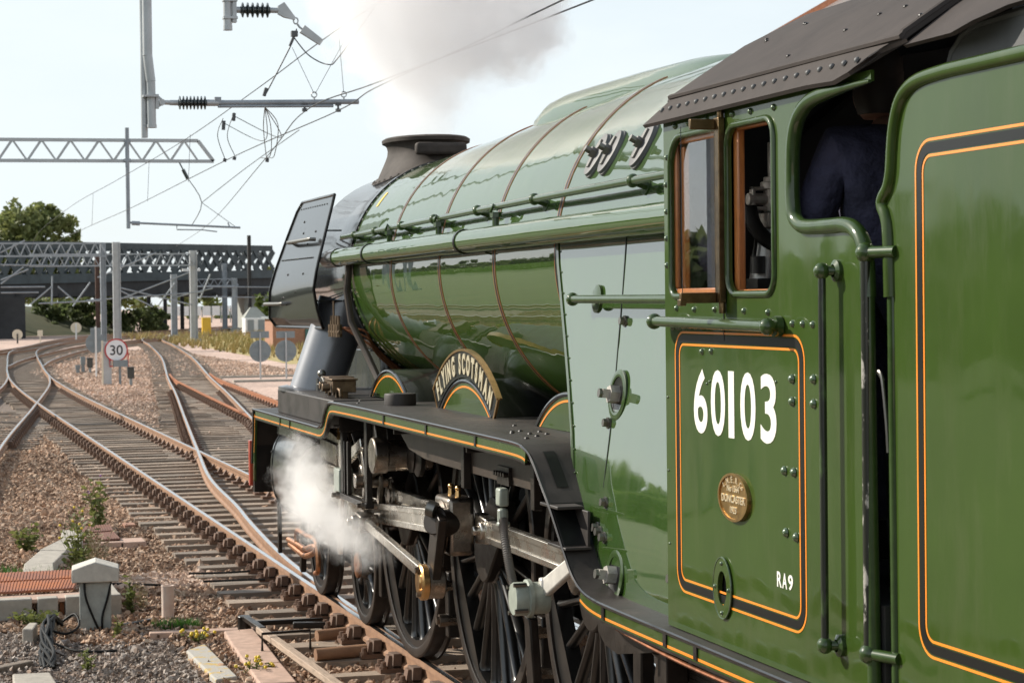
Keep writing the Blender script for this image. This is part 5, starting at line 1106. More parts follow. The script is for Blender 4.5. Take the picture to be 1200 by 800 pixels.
jp[0] = (bx, by, bz+.82); link_mesh('jacket', skin('jacket', jp, je, [(.20, .17), (.19, .16), (.21, .17), .085, .105, .105, .078, .078, .052, .052], M['navy'], 0, 2), man)
sel = ['pel', 'hpl', 'hpr', 'knl', 'knr', 'anl', 'anr']; link_mesh('trousers', skin('trousers', [J[k] for k in sel], [(sel.index(a), sel.index(c)) for a, c in E_ if a in sel and c in sel], [.15, .115, .115, .085, .085, .065, .065], M['navy'], 0, 2), man)
hc = Vector(J['nk2'])+Vector((0, .045, .12)); b = MB(); n = 20; rings = []
for i in range(13):
    t = i/12; z = -.125+.25*t; w = math.sin(PI*min(1, .12+.86*t)**.8)*.078+.004; dpt = math.sin(PI*min(1, .14+.82*t)**.9)*.098+.004
    rings.append([hc+Vector((w*math.cos(2*PI*k/n), dpt*math.sin(2*PI*k/n)+(.012 if math.sin(2*PI*k/n) > .9 and .3 < t < .5 else 0), z)) for k in range(n)])
b.loft(rings); b.loft([[hc+Vector((x, .09, z)) for x, z in ((-.012, .02), (.012, .02), (.008, .035), (-.008, .035))], [hc+Vector((x, .118, z)) for x, z in ((-.014, -.02), (.014, -.02), (.006, -.008), (-.006, -.008))]])
for s in (-1, 1): b.sphere(hc+Vector((s*.08, 0, .0)), .022, 8); b.sphere(hc+Vector((s*.03, .088, .028)), .012, 8)
b.loft([[hc+Vector((x, .094, z)) for x, z in ((-.025, -.052), (.025, -.052), (.02, -.044), (-.02, -.044))], [hc+Vector((x, .10, z)) for x, z in ((-.02, -.052), (.02, -.052), (.016, -.045), (-.016, -.045))]])
b.build('head', M['skin'], man, smooth=70)
b = MB(); b.loft([[hc+Vector((.088*k*math.cos(2*PI*i/24), .105*k*math.sin(2*PI*i/24)-.008, z)) for i in range(24)] for k, z in ((.98, .0), (1.02, .05), (.98, .09), (.75, .125), (.3, .142))]); b.loft([[hc+Vector((.092*math.cos(2*PI*i/24)*k, -.012+.10*k*math.sin(2*PI*i/24)-.018*(z < -.02), z)) for i in range(13, 24)]+[hc+Vector((.09*k, .02, z)), hc+Vector((-.09*k, .02, z))] for k, z in ((.72, -.11), (.9, -.06), (1.0, .0), (1.0, .04))]); b.build('hair', M['hair'], man, smooth=60)
for s, k in ((-1, 'anl'), (1, 'anr')):
    a = Vector(J[k]); b = MB(); b.loft([[a+Vector((.05*c, y, z)) for c, z in ((-1, -.09), (1, -.09), (.9, t), (-.9, t))] for y, t in ((-.06, .06), (.04, .05), (.12, -.02), (.22, -.04), (.25, -.07))]); b.build('boot', M['boot'], man, bevel=.02)

# ================================================================== OVERHEAD LINE
def insul(b, p, q, r0, r1, n, mi=1):
    p, q = Vector(p), Vector(q); L_ = (q-p).length; pr = [(r0, 0)]
    for i in range(n):
        a = L_*(i+.15)/n; c = L_*(i+.85)/n; pr += [(r0, a), (r1, (a+c)/2-.006), (r1, (a+c)/2+.006), (r0, c)]
    pr.append((r0, L_)); b.lathe(pr, p, q-p, 20, mi)
def wire(label, pts, r=.007, k=8, group='overhead wires'):
    b = MB(); b.tube(catmull(pts, k) if len(pts) > 2 else pts, r, 6); return tag(b.build('overhead_wire', M['wire']), label, 'wire', group)
t = empty('drop_support', (-1.33, 14, 8.2), 'pair of galvanised drop tubes holding the long horizontal registration arm', 'overhead support')
b = MB(); b.cyl((-1.375, 14.06, 8.2), (-1.375, 14.06, 4.70), .042, n=20); b.build('drop_tube', M['galv'], t)
b = MB(); b.cyl((-1.33, 14, 8.2), (-1.33, 14, 5.72), .060, n=20); b.cyl((-1.33, 14, 5.72), (-1.295, 14, 5.40), .060, n=20); b.cyl((-1.295, 14, 5.40), (-1.29, 14, 4.83), .056, n=20); b.cyl((-1.29, 14, 4.86), (-1.29, 14, 4.82), .062, n=20); b.build('drop_tube', M['galv'], t)
b = MB(); b.b2((-1.40, 13.9, 5.20), (-1.22, 14.12, 5.225)); b.b2((-1.24, 13.97, 5.06), (-1.20, 14.03, 5.24)); b.bar((-1.22, 14, 5.22), (-1.13, 14, 5.14), .03, .03); b.bar((-1.22, 14, 5.08), (-1.13, 14, 5.14), .03, .03); b.cyl((-1.16, 13.96, 5.14), (-1.16, 14.04, 5.14), .04, n=12); b.cyl((-1.14, 14, 5.14), (-1.05, 14, 5.138), .03, n=12); b.build('clamp', M['galv'], t)
b = MB(); b.cyl((-1.06, 14, 5.138), (-.95, 14, 5.138), .035, n=12); insul(b, (-.96, 14, 5.138), (-.60, 14, 5.142), .04, .085, 8); b.cyl((-.60, 14, 5.142), (-.45, 14, 5.145), .042, n=14); b.build('insulator', [M['galv'], M['insul']], t)
b = MB(); b.cyl((-.46, 14, 5.145), (1.353, 14, 5.185), .033, n=14); b.cyl((-.46, 13.99, 5.10), (1.02, 13.99, 5.125), .020, n=10); b.b2((-.50, 13.96, 5.13), (-.42, 14.04, 5.215)); b.build('registration_arm', M['mast'], t)
b = MB()
for x in (.65, 1.085): b.cyl((x, 14, 5.17), (x, 14, 5.07), .014, n=8); b.b2((x-.03, 13.97, 5.05), (x+.03, 14.03, 5.09)); b.b2((x-.035, 13.97, 5.13), (x+.035, 14.03, 5.17))
b.build('wire_clamp', M['wire'], t)
b = MB()
for x, z in ((.775, 5.245), (1.16, 5.255)): b.tube([(x+.035*math.cos(a), 14, z+.02+.035*math.sin(a)) for a in [2*PI*i/12 for i in range(14)]], .008, 6); b.cyl((x, 14, z-.06), (x, 14, z-.01), .012, n=6)
b.build('eyelet', M['galv'], t)
t2 = empty('catenary_support', (-.32, 14, 8.2), 'short drop tube with dark ribbed insulator at the top of the view', 'overhead support')
b = MB(); b.cyl((-.32, 14, 8.2), (-.32, 14, 6.10), .055, n=20); b.cyl((-.32, 14, 6.12), (-.32, 14, 6.06), .059, n=20); b.build('drop_tube', M['galv'], t2)
b = MB(); b.b2((-.26, 13.95, 6.16), (-.21, 14.05, 6.52)); b.b2((-.38, 13.93, 6.42), (-.2, 14.07, 6.45)); b.b2((-.38, 13.93, 6.2), (-.2, 14.07, 6.23)); b.cyl((-.22, 14, 6.32), (-.14, 14, 6.32), .04, n=12); b.build('clamp', M['galv'], t2)
b = MB(); insul(b, (-.16, 14, 6.32), (.22, 14, 6.325), .045, .095, 6); b.cyl((.21, 14, 6.325), (.33, 14, 6.325), .035, n=12); b.build('insulator', [M['galv'], M['insul']], t2)
b = MB(); b.loft([[(.32, 13.97, 6.28), (.32, 14.03, 6.28), (.32, 14.03, 6.38), (.32, 13.97, 6.38)], [(.40, 13.96, 6.24), (.40, 14.04, 6.24), (.40, 14.04, 6.43), (.40, 13.96, 6.43)], [(.54, 13.98, 6.21), (.54, 14.02, 6.21), (.54, 14.02, 6.25), (.54, 13.98, 6.25)]]); b.tube([(.55+.03*math.cos(a), 14, 6.20+.04*math.sin(a)) for a in [2*PI*i/10 for i in range(12)]], .010, 6); b.tube([(.57, 14, 6.16), (.60, 14, 6.12), (.64, 14, 6.09)], .014, 8); b.bar((.63, 14, 6.10), (.88, 14, 5.93), .07, .11, w2=.05, h2=.08); b.build('wire_shackle', M['galv'], t2)
b = MB(); b.b2((.49, 13.96, 6.0), (.57, 14.04, 6.07)); b.bar((.53, 14, 6.02), (.47, 14, 5.88), .03, .05, up=(0, 1, 0)); b.bar((.16, 14, 5.34), (.13, 14, 5.24), .04, .06, up=(0, 1, 0)); b.build('stay_clamp', M['wire'], t2)
wire('straight stay wire from the top insulator down to the registration arm', [(.56, 14, 6.1), (.49, 14, 5.9), (.14, 14, 5.24)], .009)
po = empty('line_portal', (0, 14, 8.2), 'horizontal portal beam carrying the drop tubes, above the view', 'portal')
b = MB(); b.b2((-9, 13.9, 8.2), (9.5, 14.1, 8.32)); b.b2((-9, 13.9, 8.8), (9.5, 14.1, 8.9)); b.build('boom', M['galv'], po)
b = MB(); b.b2((-9.15, 13.85, -.3), (-8.85, 14.15, 8.9)); b.b2((9.35, 13.85, -.3), (9.65, 14.15, 8.9)); b.build('mast', M['mast'], po)
# wires
wire('main contact wire running over the locomotive to the registration arm clamp', [(.80, -8, 5.05), (.866, 3.6, 5.05), (.907, 6.5, 5.05), (.893, 10.9, 5.05), (1.05, 14, 5.05), (1.02, 22.7, 5.05), (1.30, 41.1, 5.05), (1.35, 55.3, 5.05), (1.6, 75, 5.05), (2.8, 115, 5.0)], .0075)
wire('second contact wire crossing steeply from the arm to the right hand track', [(1.7, -8, 5.1), (1.219, 3.9, 5.1), (1.124, 6.1, 5.1), (.80, 10.5, 5.06), (.65, 14, 5.05), (1.48, 22, 5.0), (4.54, 50.6, 5.0), (6.6, 75, 5.0)], .0075)
wire('upper catenary wire running away from the smoke towards the bridge', [(.80, -6, 6.0), (.90, 8, 6.0), (.94, 13.8, 6.0), (1.14, 20.8, 6.0), (1.37, 31.6, 6.0), (1.40, 46, 6.0), (1.376, 61.6, 6.0), (2.0, 90, 6.0), (3.5, 120, 6.0)], .008)
wire('jumper wire looping beneath the stay clamp', [(.53, 14, 5.98), (.70, 13.9, 5.75), (.90, 13.7, 5.62), (.98, 13.4, 5.68), (.92, 11, 5.98)], .008)
DG = 'thin dropper wires under the catenary'
for p, q, l in (((.50, 14, 5.86), (.775, 14, 5.28), 'thin dropper from the stay clamp to the arm eyelet'), ((.93, 12, 6.0), (.79, 14, 5.28), 'thin dropper slanting down into the nearer arm eyelet'), ((.94, 13.2, 6.0), (1.16, 14, 5.3), 'thin dropper slanting down into the arm end eyelet'), ((.91, 8.5, 6.0), (.90, 8.5, 5.05), 'thin vertical dropper seen against the smoke')):
    wire(l, [p, q], .0035, group=DG)
for i, (x, y, z) in enumerate(((1.17, 20, 4.87), (1.14, 20.5, 4.9), (1.10, 19.5, 4.84))):
    wire('slack jumper wires hanging from the middle of the registration arm', [(.14, 14, 5.10), (.45+.1*i, 16, 5.0+.02*i), (.9+.06*i, 18.5, 4.80), (x, y, z)], .006, group='slack jumper wires')
for p, m_, q in (((.66, 20, 5.56), (.55, 20, 5.2), (.66, 20, 4.90)), ((.49, 20, 5.47), (.40, 20, 5.2), (.51, 20, 4.84)), ((.67, 20, 5.5), (1.2, 19, 5.1), (.14, 14, 5.10)), ((.49, 20, 5.4), (.95, 19, 5.05), (.14, 14, 5.11))):
    wire('curling jumper wires between catenary and contact wire', [p, m_, q], .006, group='curling jumper wires')
for p, d, l in (((.66, 20, 5.55), .12, 'upper right of the two dark clamps on the catenary wire'), ((.50, 20, 5.43), .14, 'lower left of the two dark clamps on the catenary wire'), ((.66, 20, 4.88), .05, 'small clamp where a jumper meets the contact wire, right of its pair'), ((1.17, 20, 4.86), .06, 'clamp gathering the slack jumper wires on the contact wire'), ((.51, 20, 4.85), .05, 'small clamp where a jumper meets the contact wire, left of its pair')):
    b = MB(); b.bar(p, (p[0]-.01, p[1], p[2]-d), .05, .05, up=(0, 1, 0)); tag(b.build('wire_clamp', M['wire']), l, 'clamp')
for y, x in ((30, 1.3), (38, 1.38), (53, 1.38)): wire('thin dropper between catenary and contact wire in the distance', [(x, y, 6.0), (x-.05, y, 5.05)], .005, group='distant droppers')
# cantilever portal at middle distance
def truss(root, p, q, h, n, m, r=.035, end=True, name='boom'):
    p, q = Vector(p), Vector(q); d = (q-p)/n; up = Vector((0, 0, h))
    b = MB(); b.bar(p, q+d*.55, r*2, r*2); b.build('bottom_chord', m, root)
    b = MB(); b.bar(p+up, q+up, r*2, r*2); b.build('top_chord', m, root)
    for i in range(n):
        a = p+d*i; c = p+d*(i+.5)+up; e = p+d*(i+1)
        b = MB(); b.bar(a, c, r*1.5, r*1.5); b.build('lattice_bar', m, root); b = MB(); b.bar(c, e, r*1.1, r*1.1); b.build('lattice_bar', m, root)
    if end: b = MB(); b.bar(q+up, q+d*.55, r*2, r*2); b.build('end_bar', m, root)
pt = empty('line_portal', (-9, 46, -.27), 'lattice portal boom crossing the sky at upper left with a drop tube', 'portal')
truss(pt, (-8.6, 46, 6.50), (3.62, 46, 6.53), .56, 16, M['galv'], .045)
b = MB(); b.b2((-9.2, 45.8, -.27), (-8.8, 46.2, 7.1)); b.build('mast', M['mast'], pt)
b = MB(); b.cyl((1.69, 45.93, 7.42), (1.69, 45.93, 4.69), .055, n=14); b.b2((1.6, 45.88, 7.02), (1.78, 45.99, 7.1)); b.b2((1.6, 45.88, 6.5), (1.78, 45.99, 6.58)); b.build('drop_tube', M['mast'], pt)
b = MB(); b.cyl((1.74, 45.93, 4.85), (4.74, 45.93, 4.71), .03, n=10); b.cyl((1.78, 45.93, 4.84), (2.0, 45.93, 4.83), .06, n=10); b.tube([(3.0, 45.93, 4.79), (3.0, 45.93, 4.66), (3.7, 45.93, 4.65), (4.1, 45.93, 4.60)], .018, 6); b.cyl((4.45, 45.93, 4.72), (4.4, 45.93, 4.85), .02, n=6); b.build('registration_arm', M['mast'], pt)
b = MB(); b.cyl((3.1, 46, 6.5), (3.28, 46, 6.15), .02, n=8); b.cyl((3.2, 46, 6.3), (3.34, 46, 6.03), .05, n=8); b.build('insulator', M['insul'], pt)
wire('taut wires fanning out below the portal insulator', [(3.3, 46, 6.1), (3.70, 46, 5.40), (3.40, 46, 4.75)], .012, 4, 'fan of wires'); wire('taut wires fanning out below the portal insulator', [(3.70, 46, 5.40), (4.30, 42, 6.1), (4.6, 36, 6.6)], .010, 4, 'fan of wires'); wire('taut wires fanning out below the portal insulator', [(3.70, 46, 5.40), (4.6, 46, 4.75)], .008, 4, 'fan of wires')
# masts and booms further off
def hmast(x, y, z1, w, m, label, light=True, group='overhead line masts'):
    t = empty('line_mast', (x, y, -.27), label, 'mast', group); b = MB()
    b.b2((x-w/2, y-w/2, -.27), (x-w/2+.04, y+w/2, z1)); b.b2((x+w/2-.04, y-w/2, -.27), (x+w/2, y+w/2, z1)); b.b2((x-w/2+.04, y-.02, -.27), (x+w/2-.04, y+.02, z1)); b.build('column', m, t)
    b = MB(); b.b2((x-w*.9, y-w*.9, -.3), (x+w*.9, y+w*.9, .1)); b.build('foundation', M['greyconc'], t); return t
hmast(8.3, 126, 6.6, .34, M['mast'], 'darker of the two tall masts behind the speed limit sign')
hmast(8.95, 124, 6.6, .46, M['galv'], 'paler of the two tall masts behind the speed limit sign')
hmast(16.95, 148, 6.65, .52, M['galv'], 'stout pale mast beside the yellow cabinet')
hmast(18.2, 170, 5.2, .5, M['mast'], 'shorter grey mast left of the stout pale mast')
hmast(29.4, 217, 7.0, .5, M['mast'], 'slim mast standing under the right half of the bridge, left of its neighbour')
hmast(30.3, 216, 5.4, .55, M['galv'], 'pale short mast under the right half of the bridge')
hmast(13.6, 190, 7.2, .36, M['rustpost'], 'rust brown post below the left half of the bridge')
hmast(6.9, 205, 5.0, .36, M['darkmast'], 'dark post below the far left of the bridge')
hmast(30.2, 205, 9.6, .34, M['darkmast'], 'tall dark wooden post rising above the bridge near its right end')
hmast(24.2, 205, 6.6, .34, M['darkmast'], 'dark post with a pale crossbar in front of the bridge')
p2 = empty('line_portal', (-10, 125, -.27), 'lattice portal boom in front of the left half of the bridge', 'portal')
truss(p2, (-9, 125, 5.80), (8.1, 125, 5.76), .80, 24, M['mast'], .05); b = MB(); b.b2((-9.3, 124.8, -.27), (-8.9, 125.2, 6.6)); b.build('mast', M['mast'], p2)
p3 = empty('line_portal', (16.9, 147.6, -.27), 'faint lattice boom in front of the bridge between two masts', 'portal')
truss(p3, (5.0, 147.6, 5.55), (16.6, 147.6, 5.55), .85, 14, M['mast'], .05)
p4 = empty('line_portal', (30.3, 215.5, -.27), 'small lattice boom under the bridge at right', 'portal')
truss(p4, (20.0, 215.5, 4.6), (30.2, 215.5, 4.6), .7, 12, M['mast'], .05)
AG = 'slanting overhead arms in front of the bridge'
def arm(y, pts, r=.05, m='mast'):
    b = MB(); b.tube([(x, y, z) for x, z in pts], r, 6); b.build('cantilever_arm', M[m], {125: p2, 140: p3, 170: p3, 200: p4}[y])
for y, pts in ((125, [(1.9, 5.25), (5.4, 5.15)]), (125, [(1.9, 6.0), (3.4, 6.75)]), (125, [(1.9, 4.3), (3.6, 4.95)]), (125, [(1.9, 4.05), (3.3, 5.1)]), (125, [(1.9, 3.85), (4.6, 3.85)]), (125, [(1.9, 3.5), (4.2, 3.5)]), (125, [(3.7, 2.75), (5.0, 3.85)]), (125, [(5.4, 3.85), (6.4, 2.95)]), (125, [(5.0, 2.7), (5.05, 4.5)]), (125, [(6.3, 2.6), (7.4, 4.1)]), (125, [(4.2, 2.8), (8.1, 2.95)]),
               (140, [(10.3, 2.9), (15.6, 4.9)]), (140, [(10.4, 3.95), (15.8, 2.6)]), (140, [(9.2, 4.6), (13.3, 6.3)]), (140, [(10.3, 3.9), (13.0, 2.5)]), (140, [(10.4, 6.4), (10.45, 2.6)]), (140, [(14.6, 4.2), (13.4, 2.6)]), (140, [(8.4, 3.0), (16.5, 3.5)]), (170, [(18.0, 3.2), (21.5, 4.0)]), (170, [(21.3, 5.2), (20.4, 3.1)]), (200, [(24, 4.4), (36, 4.2)]), (200, [(24, 3.4), (34, 3.2)])): arm(y, pts, .05 if y < 160 else .06)
b = MB(); b.b2((23.4, 204.8, 6.0), (25.2, 205.2, 6.25)); tag(b.build('crossbar', M['cabwhite']), 'pale crossbar on a dark post in front of the bridge', 'crossbar')

# ================================================================== ROAD BRIDGE
br = empty('road_bridge', (-14, 178, 0), 'dark blue grey lattice girder bridge spanning the tracks in the distance', 'bridge')
def bp(s, back=0): # s 0..1 from the left end to the right end; returns x, y, ztop, zbot, soffit
    return (-16+s*52.0, 176+s*49+back, 8.75+s*.33, 4.25+s*1.31, 3.45+s*.2)
def gird(back, front):
    P = [bp(i/20, back) for i in range(21)]
    for nm, f0, f1, w in (('top_chord', lambda p: p[2]-.62, lambda p: p[2], .5), ('bottom_chord', lambda p: p[3]-.05, lambda p: p[3]+.85, .3)):
        b = MB(); b.loft([[(p[0], p[1], f0(p)), (p[0]-.0, p[1]+w, f0(p)), (p[0], p[1]+w, f1(p)), (p[0], p[1], f1(p))] for p in P]); b.build(nm, M['bridge'], br)
    n = 46
    for i in range(n):
        for sgn in (-1, 1):
            a = bp((i+.5-sgn*.62)/n, back+.1+.08*sgn); c = bp((i+.5+sgn*.62)/n, back+.1+.08*sgn)
            if not (-.02 < (i+.5-sgn*.62)/n < 1.02): continue
            b = MB(); b.bar((a[0], a[1], a[3]+.8), (c[0], c[1], c[2]-.55), .05, .80 if sgn > 0 else .46, up=(0, 0, 1)); b.build('lattice_bar', M['bridge'], br, smooth=0)
gird(0, True)
P = [bp(i/10, 9) for i in range(11)]
for nm, f0, f1 in (('top_chord', lambda p: p[2]-.62, lambda p: p[2]), ('bottom_chord', lambda p: p[3]-.05, lambda p: p[3]+.85)):
    b = MB(); b.loft([[(p[0], p[1], f0(p)), (p[0], p[1]+.4, f0(p)), (p[0], p[1]+.4, f1(p)), (p[0], p[1], f1(p))] for p in P]); b.build(nm, M['bridge'], br)
for i in range(24):
    for sg in (-1, 1):
        a = bp((i+.5-sg*.6)/24, 9.1); c = bp((i+.5+sg*.6)/24, 9.1); b = MB(); b.bar((a[0], a[1], a[3]+.8), (c[0], c[1], c[2]-.55), .05, .30, up=(0, 0, 1)); b.build('lattice_bar', M['bridge'], br, smooth=0)
P = [bp(i/10) for i in range(11)]; b = MB(); b.loft([[(p[0], p[1]+.3, p[4]), (p[0], p[1]+9.5, p[4]), (p[0], p[1]+9.5, p[3]+.1), (p[0], p[1]+.3, p[3]+.1)] for p in P]); b.build('deck', M['bridgedark'], br)
for i in range(24):
    p = bp((i+.5)/24); b = MB(); b.b2((p[0]-.2, p[1]+.05, p[4]-.12), (p[0]+.2, p[1]+9.5, p[4]+.3)); b.build('cross_beam', M['bridgedark'], br)
for s, w in ((.985, 2.5),):
    p = bp(s); b = MB(); b.b2((p[0]-w, p[1]+.5, -.27), (p[0]+w+6, p[1]+9, p[4])); b.build('abutment', M['greyconc'], br)
p = bp(.30); b = MB(); b.b2((-18, 186, -.27), (6.8, 196, 3.5)); b.build('abutment', M['bridgedark'], br)
for i, x in enumerate((21.5, 24.0, 25.0, 27.2, 33.0)):
    q = 235 if i % 2 else 228; b = MB(); b.b2((x*1.05-.2, q-.2, -.27), (x*1.05+.2, q+.2, 3.6)); b.build('bridge_column', M['bridgedark'], br)

# ================================================================== TREES, BUSHES, PLANTS
def leaves(b, c, rad, n, size, seed):
    rg = np.random.default_rng(seed); c = np.array(c); rad = np.array(rad)
    k = max(6, n//60); lobes = rg.normal(size=(k, 3)); lobes /= np.linalg.norm(lobes, axis=1)[:, None]; lobes *= rg.uniform(.35, .95, (k, 1))
    which = rg.integers(0, k, n); d = rg.normal(size=(n, 3)); d /= np.linalg.norm(d, axis=1)[:, None]
    p = lobes[which]+d*(rg.random((n, 1))**.4)*rg.uniform(.18, .36, (k, 1))[which]
    p = c+p*rad
    t = rg.normal(size=(n, 3)); t /= np.linalg.norm(t, axis=1)[:, None]; u = np.cross(t, rg.normal(size=(n, 3))); u /= np.linalg.norm(u, axis=1)[:, None]
    s = size*rg.uniform(.6, 1.4, (n, 1)); base = len(b.v)
    q = np.stack([p-t*s, p+u*s*.55, p+t*s, p-u*s*.55], 1).reshape(-1, 3); b.v.extend(map(tuple, q.tolist()))
    b.f.extend([(base+4*i, base+4*i+1, base+4*i+2, base+4*i+3) for i in range(n)]); b.m.extend([0]*n)
def tree(x, y, h, blobs, m, label, n=2600, size=.38, seed=1, name='leafy_tree', group=None, z0=-.27, cat='tree'):
    t = empty(name, (x, y, z0), label, cat, group); b = MB(); top = Vector((x, y, z0+h*.55))
    b.tube([(x, y, z0), (x+.1, y, z0+h*.3), tuple(top)], [h*.032, h*.024, h*.014], 8)
    for i, (c, r) in enumerate(blobs):
        c = Vector((x, y, z0))+Vector(c); b.tube([(x+.05, y, z0+h*(.28+.04*i)), tuple(Vector((x, y, z0+h*.45)).lerp(c, .5)), tuple(c)], [h*.012, h*.008, h*.004], 6)
    b.build('trunk', M['bark'], t)
    b = MB(); tot = sum(r[0]*r[1]*r[2] for _, r in blobs)
    for i, (c, r) in enumerate(blobs): leaves(b, Vector((x, y, z0))+Vector(c), r, max(60, int(n*(r[0]*r[1]*r[2])**.8/sum((q[0]*q[1]*q[2])**.8 for _, q in blobs))), size, seed*31+i)
    b.build('crown', M[m], t, smooth=0, fix=False); return t
tree(2.5, 236, 14, [((-2, 0, 8.5), (5.5, 5, 4.5)), ((2, 1, 9.5), (4.5, 4, 4)), ((0, -1, 5), (6, 5, 4)), ((-4, 0, 10.0), (3.5, 3, 2.6)), ((5, 0, 7), (4, 4, 4))], 'leaf', 'broad dark green tree rising behind the left end of the bridge', 9000, .40, 3)
tree(10.8, 238, 16, [((-1, 0, 11.5), (3.8, 4, 4.2)), ((1.8, 0, 8.5), (3.6, 4, 3.6)), ((-2, 0, 7.5), (3.5, 4, 4)), ((3, 0, 5.5), (3, 3, 3)), ((.3, 0, 13.2), (2.6, 2.4, 2.6)), ((3.4, 0, 10.6), (2.6, 3, 2.8)), ((4.2, 0, 7.6), (2.6, 3, 2.8))], 'leaf', 'tallest tree behind the bridge with sunlit yellow green top', 9000, .36, 4)
tree(18.0, 240, 9.5, [((0, 0, 6.5), (2.2, 2.5, 2.2)), ((-1.6, 0, 5), (2, 2, 2)), ((1.5, 0, 4.6), (1.8, 2, 1.8))], 'leaf', 'small thin crowned tree just above the bridge beside the taller trees', 1600, .3, 5)
tree(-9, 242, 14, [((0, 0, 8.5), (6, 5, 5)), ((3, 0, 6), (5, 5, 4))], 'leaf', 'dark tree at the very left edge behind the bridge', 3000, .42, 6)
BG = 'dark bushes under the bridge'
for i, (x, y, w, h) in enumerate(((9.5, 212, 2.8, 3.6), (13.6, 214, 3.2, 4.0), (17.2, 216, 3.0, 3.9), (20.4, 218, 2.6, 3.2), (23.2, 232, 2.4, 2.6))):
    tree(x, y, h, [((0, 0, h*.5), (w, 2.2, h*.55)), ((w*.5, 0, h*.35), (w*.7, 2, h*.42))], 'leafdark', ['dark bush at the left of the bank below the bridge', 'largest dark bush on the bank, behind the rust brown post', 'dark bush behind the two tall masts', 'dark bush right of the two tall masts', 'rightmost small dark bush under the bridge'][i], 1500, .26, 20+i, 'bush', BG, cat='bush')
for i, (x, y, w, h) in enumerate(((31.6, 200, 1.7, 4.4), (33.4, 203, 1.8, 5.4), (36, 206, 2.2, 5.0))):
    tree(x, y, h, [((0, 0, h*.6), (w, 1.6, h*.45)), ((.3, 0, h*.3), (w*.9, 1.6, h*.35))], 'leaf2', ['bright green bush left of the white cabinet', 'bright green bush beside the smoke deflector edge', 'bright green bush hidden mostly by the locomotive front'][i], 1300, .24, 40+i, 'bush', None, cat='bush')
b = MB()
for i in range(26): leaves(b, (12+i*5.6, 430+(i % 3)*8, 3.6), (6, 3, 4.6+(i % 4)*.6), 520, .7, 200+i)
tag(b.build('far_treeline', M['leaf'], smooth=0, fix=False), kind='stuff')
b = MB()
for i in range(46): leaves(b, (-42+5*math.sin(i*1.7), -40+i*7, 2.8), (6, 6, 3.6+1.2*math.sin(i*2.3)), 420, .8, 300+i)
b.loft([[(-46, -60, -.27), (-44, -60, 4.6), (-48, -60, 5)], [(-46, 290, -.27), (-44, 290, 4.6), (-48, 290, 5)]])
tag(b.build('lineside_woodland', M['leafdark'], smooth=0, fix=False), kind='stuff')
b = MB(); b.add([(-300, -60, -.255), (-5, -60, -.255), (-5, 60, -.255), (-4.5, 120, -.255), (-12, 300, -.255), (-300, 300, -.255)], [(0, 1, 2, 3, 4, 5)]); b.build('reflection_ground', M['darkgrass'], smooth=0, kind='structure')  # unseen ground, added dark for its reflection in the paintwork
# bank and dry grass
b = MB(); b.loft([[(6, 200, -.28), (14, 206, -.28), (20, 214, -.28)], [(5, 206, 2.2), (12, 214, 1.4), (19, 222, .6)], [(2, 216, 3.2), (10, 224, 2.6), (18, 232, .8)]], closed=False, caps=False); b.build('embankment', M['darkgrass'], kind='structure')  # darker grass puts the dark under the bridge into its colour
b = MB(); rg = np.random.default_rng(8)
def tufts(b, n, xr, yr, h, w, mi, seed, z=-.27):
    rg = np.random.default_rng(seed)
    for i in range(n):
        x, y = rg.uniform(*xr), rg.uniform(*yr)
        for k in range(5):
            a = rg.uniform(0, 6.28); l = h*rg.uniform(.5, 1.2); dx, dy = math.cos(a)*l*.45, math.sin(a)*l*.45; e = w*.5
            p = (x+rg.uniform(-.1, .1)*h, y+rg.uniform(-.1, .1)*h); b.add([(p[0]-e*math.sin(a), p[1]+e*math.cos(a), z), (p[0]+e*math.sin(a), p[1]-e*math.cos(a), z), (p[0]+dx, p[1]+dy, z+l)], [(0, 1, 2)], mi)
tufts(b, 2600, (14.5, 40), (92, 190), .55, .10, 0, 11); 
o = b.build('dry_grass', [M['drygrass']], smooth=0, fix=False, kind='stuff')
b = MB(); b.add([(13.5, 88, -.262), (45, 88, -.262), (60, 200, -.262), (19.5, 180, -.262), (15.5, 130, -.262)], [(0, 1, 2, 3, 4)]); b.build('dry_ground', M['drygrass'], smooth=0, kind='structure')
def plant(name, label, x, y, h, n, m, seed, z=-.27, fl=None, nf=0, spread=.10, lw=.014):
    rg = np.random.default_rng(seed); t = empty(name, (x, y, z), label, 'plant'); b = MB(); lf = MB(); ff = MB()
    for i in range(n):
        a = rg.uniform(0, 6.28); l = h*rg.uniform(.55, 1.0); tip = Vector((x+math.cos(a)*spread*rg.uniform(.2, 1), y+math.sin(a)*spread*rg.uniform(.2, 1), z+l)); base = Vector((x+rg.uniform(-.03, .03), y+rg.uniform(-.03, .03), z))
        b.tube([base, base.lerp(tip, .5)+Vector((0, 0, .02)), tip], [.005, .004, .002], 4)
        for k in range(12):
            p = base.lerp(tip, rg.uniform(.1, 1)); d = Vector(rg.normal(size=3)); d.z = abs(d.z)*.5; d.normalize(); s = d.cross(Vector(rg.normal(size=3))).normalized()*lw*rg.uniform(.6, 1.3); q = p+d*lw*3.6*rg.uniform(.6, 1.4)
            lf.add([p, (p+q)/2+s, q, (p+q)/2-s], [(0, 1, 2, 3)])
        if fl and i < nf: ff.sphere(tip, .014, 6)
    b.build('stem', M['dry'] if m == 'dry' else M['weed'], t); lf.build('foliage', M[m], t, smooth=0, fix=False)
    if ff.v: ff.build('flower', M[fl], t)
plant('weed_plant', 'large bushy weed with yellow flowers behind the concrete post', -2.58, 9.6, .80, 26, 'weed', 1, fl='flower', nf=8, spread=.24, lw=.02)
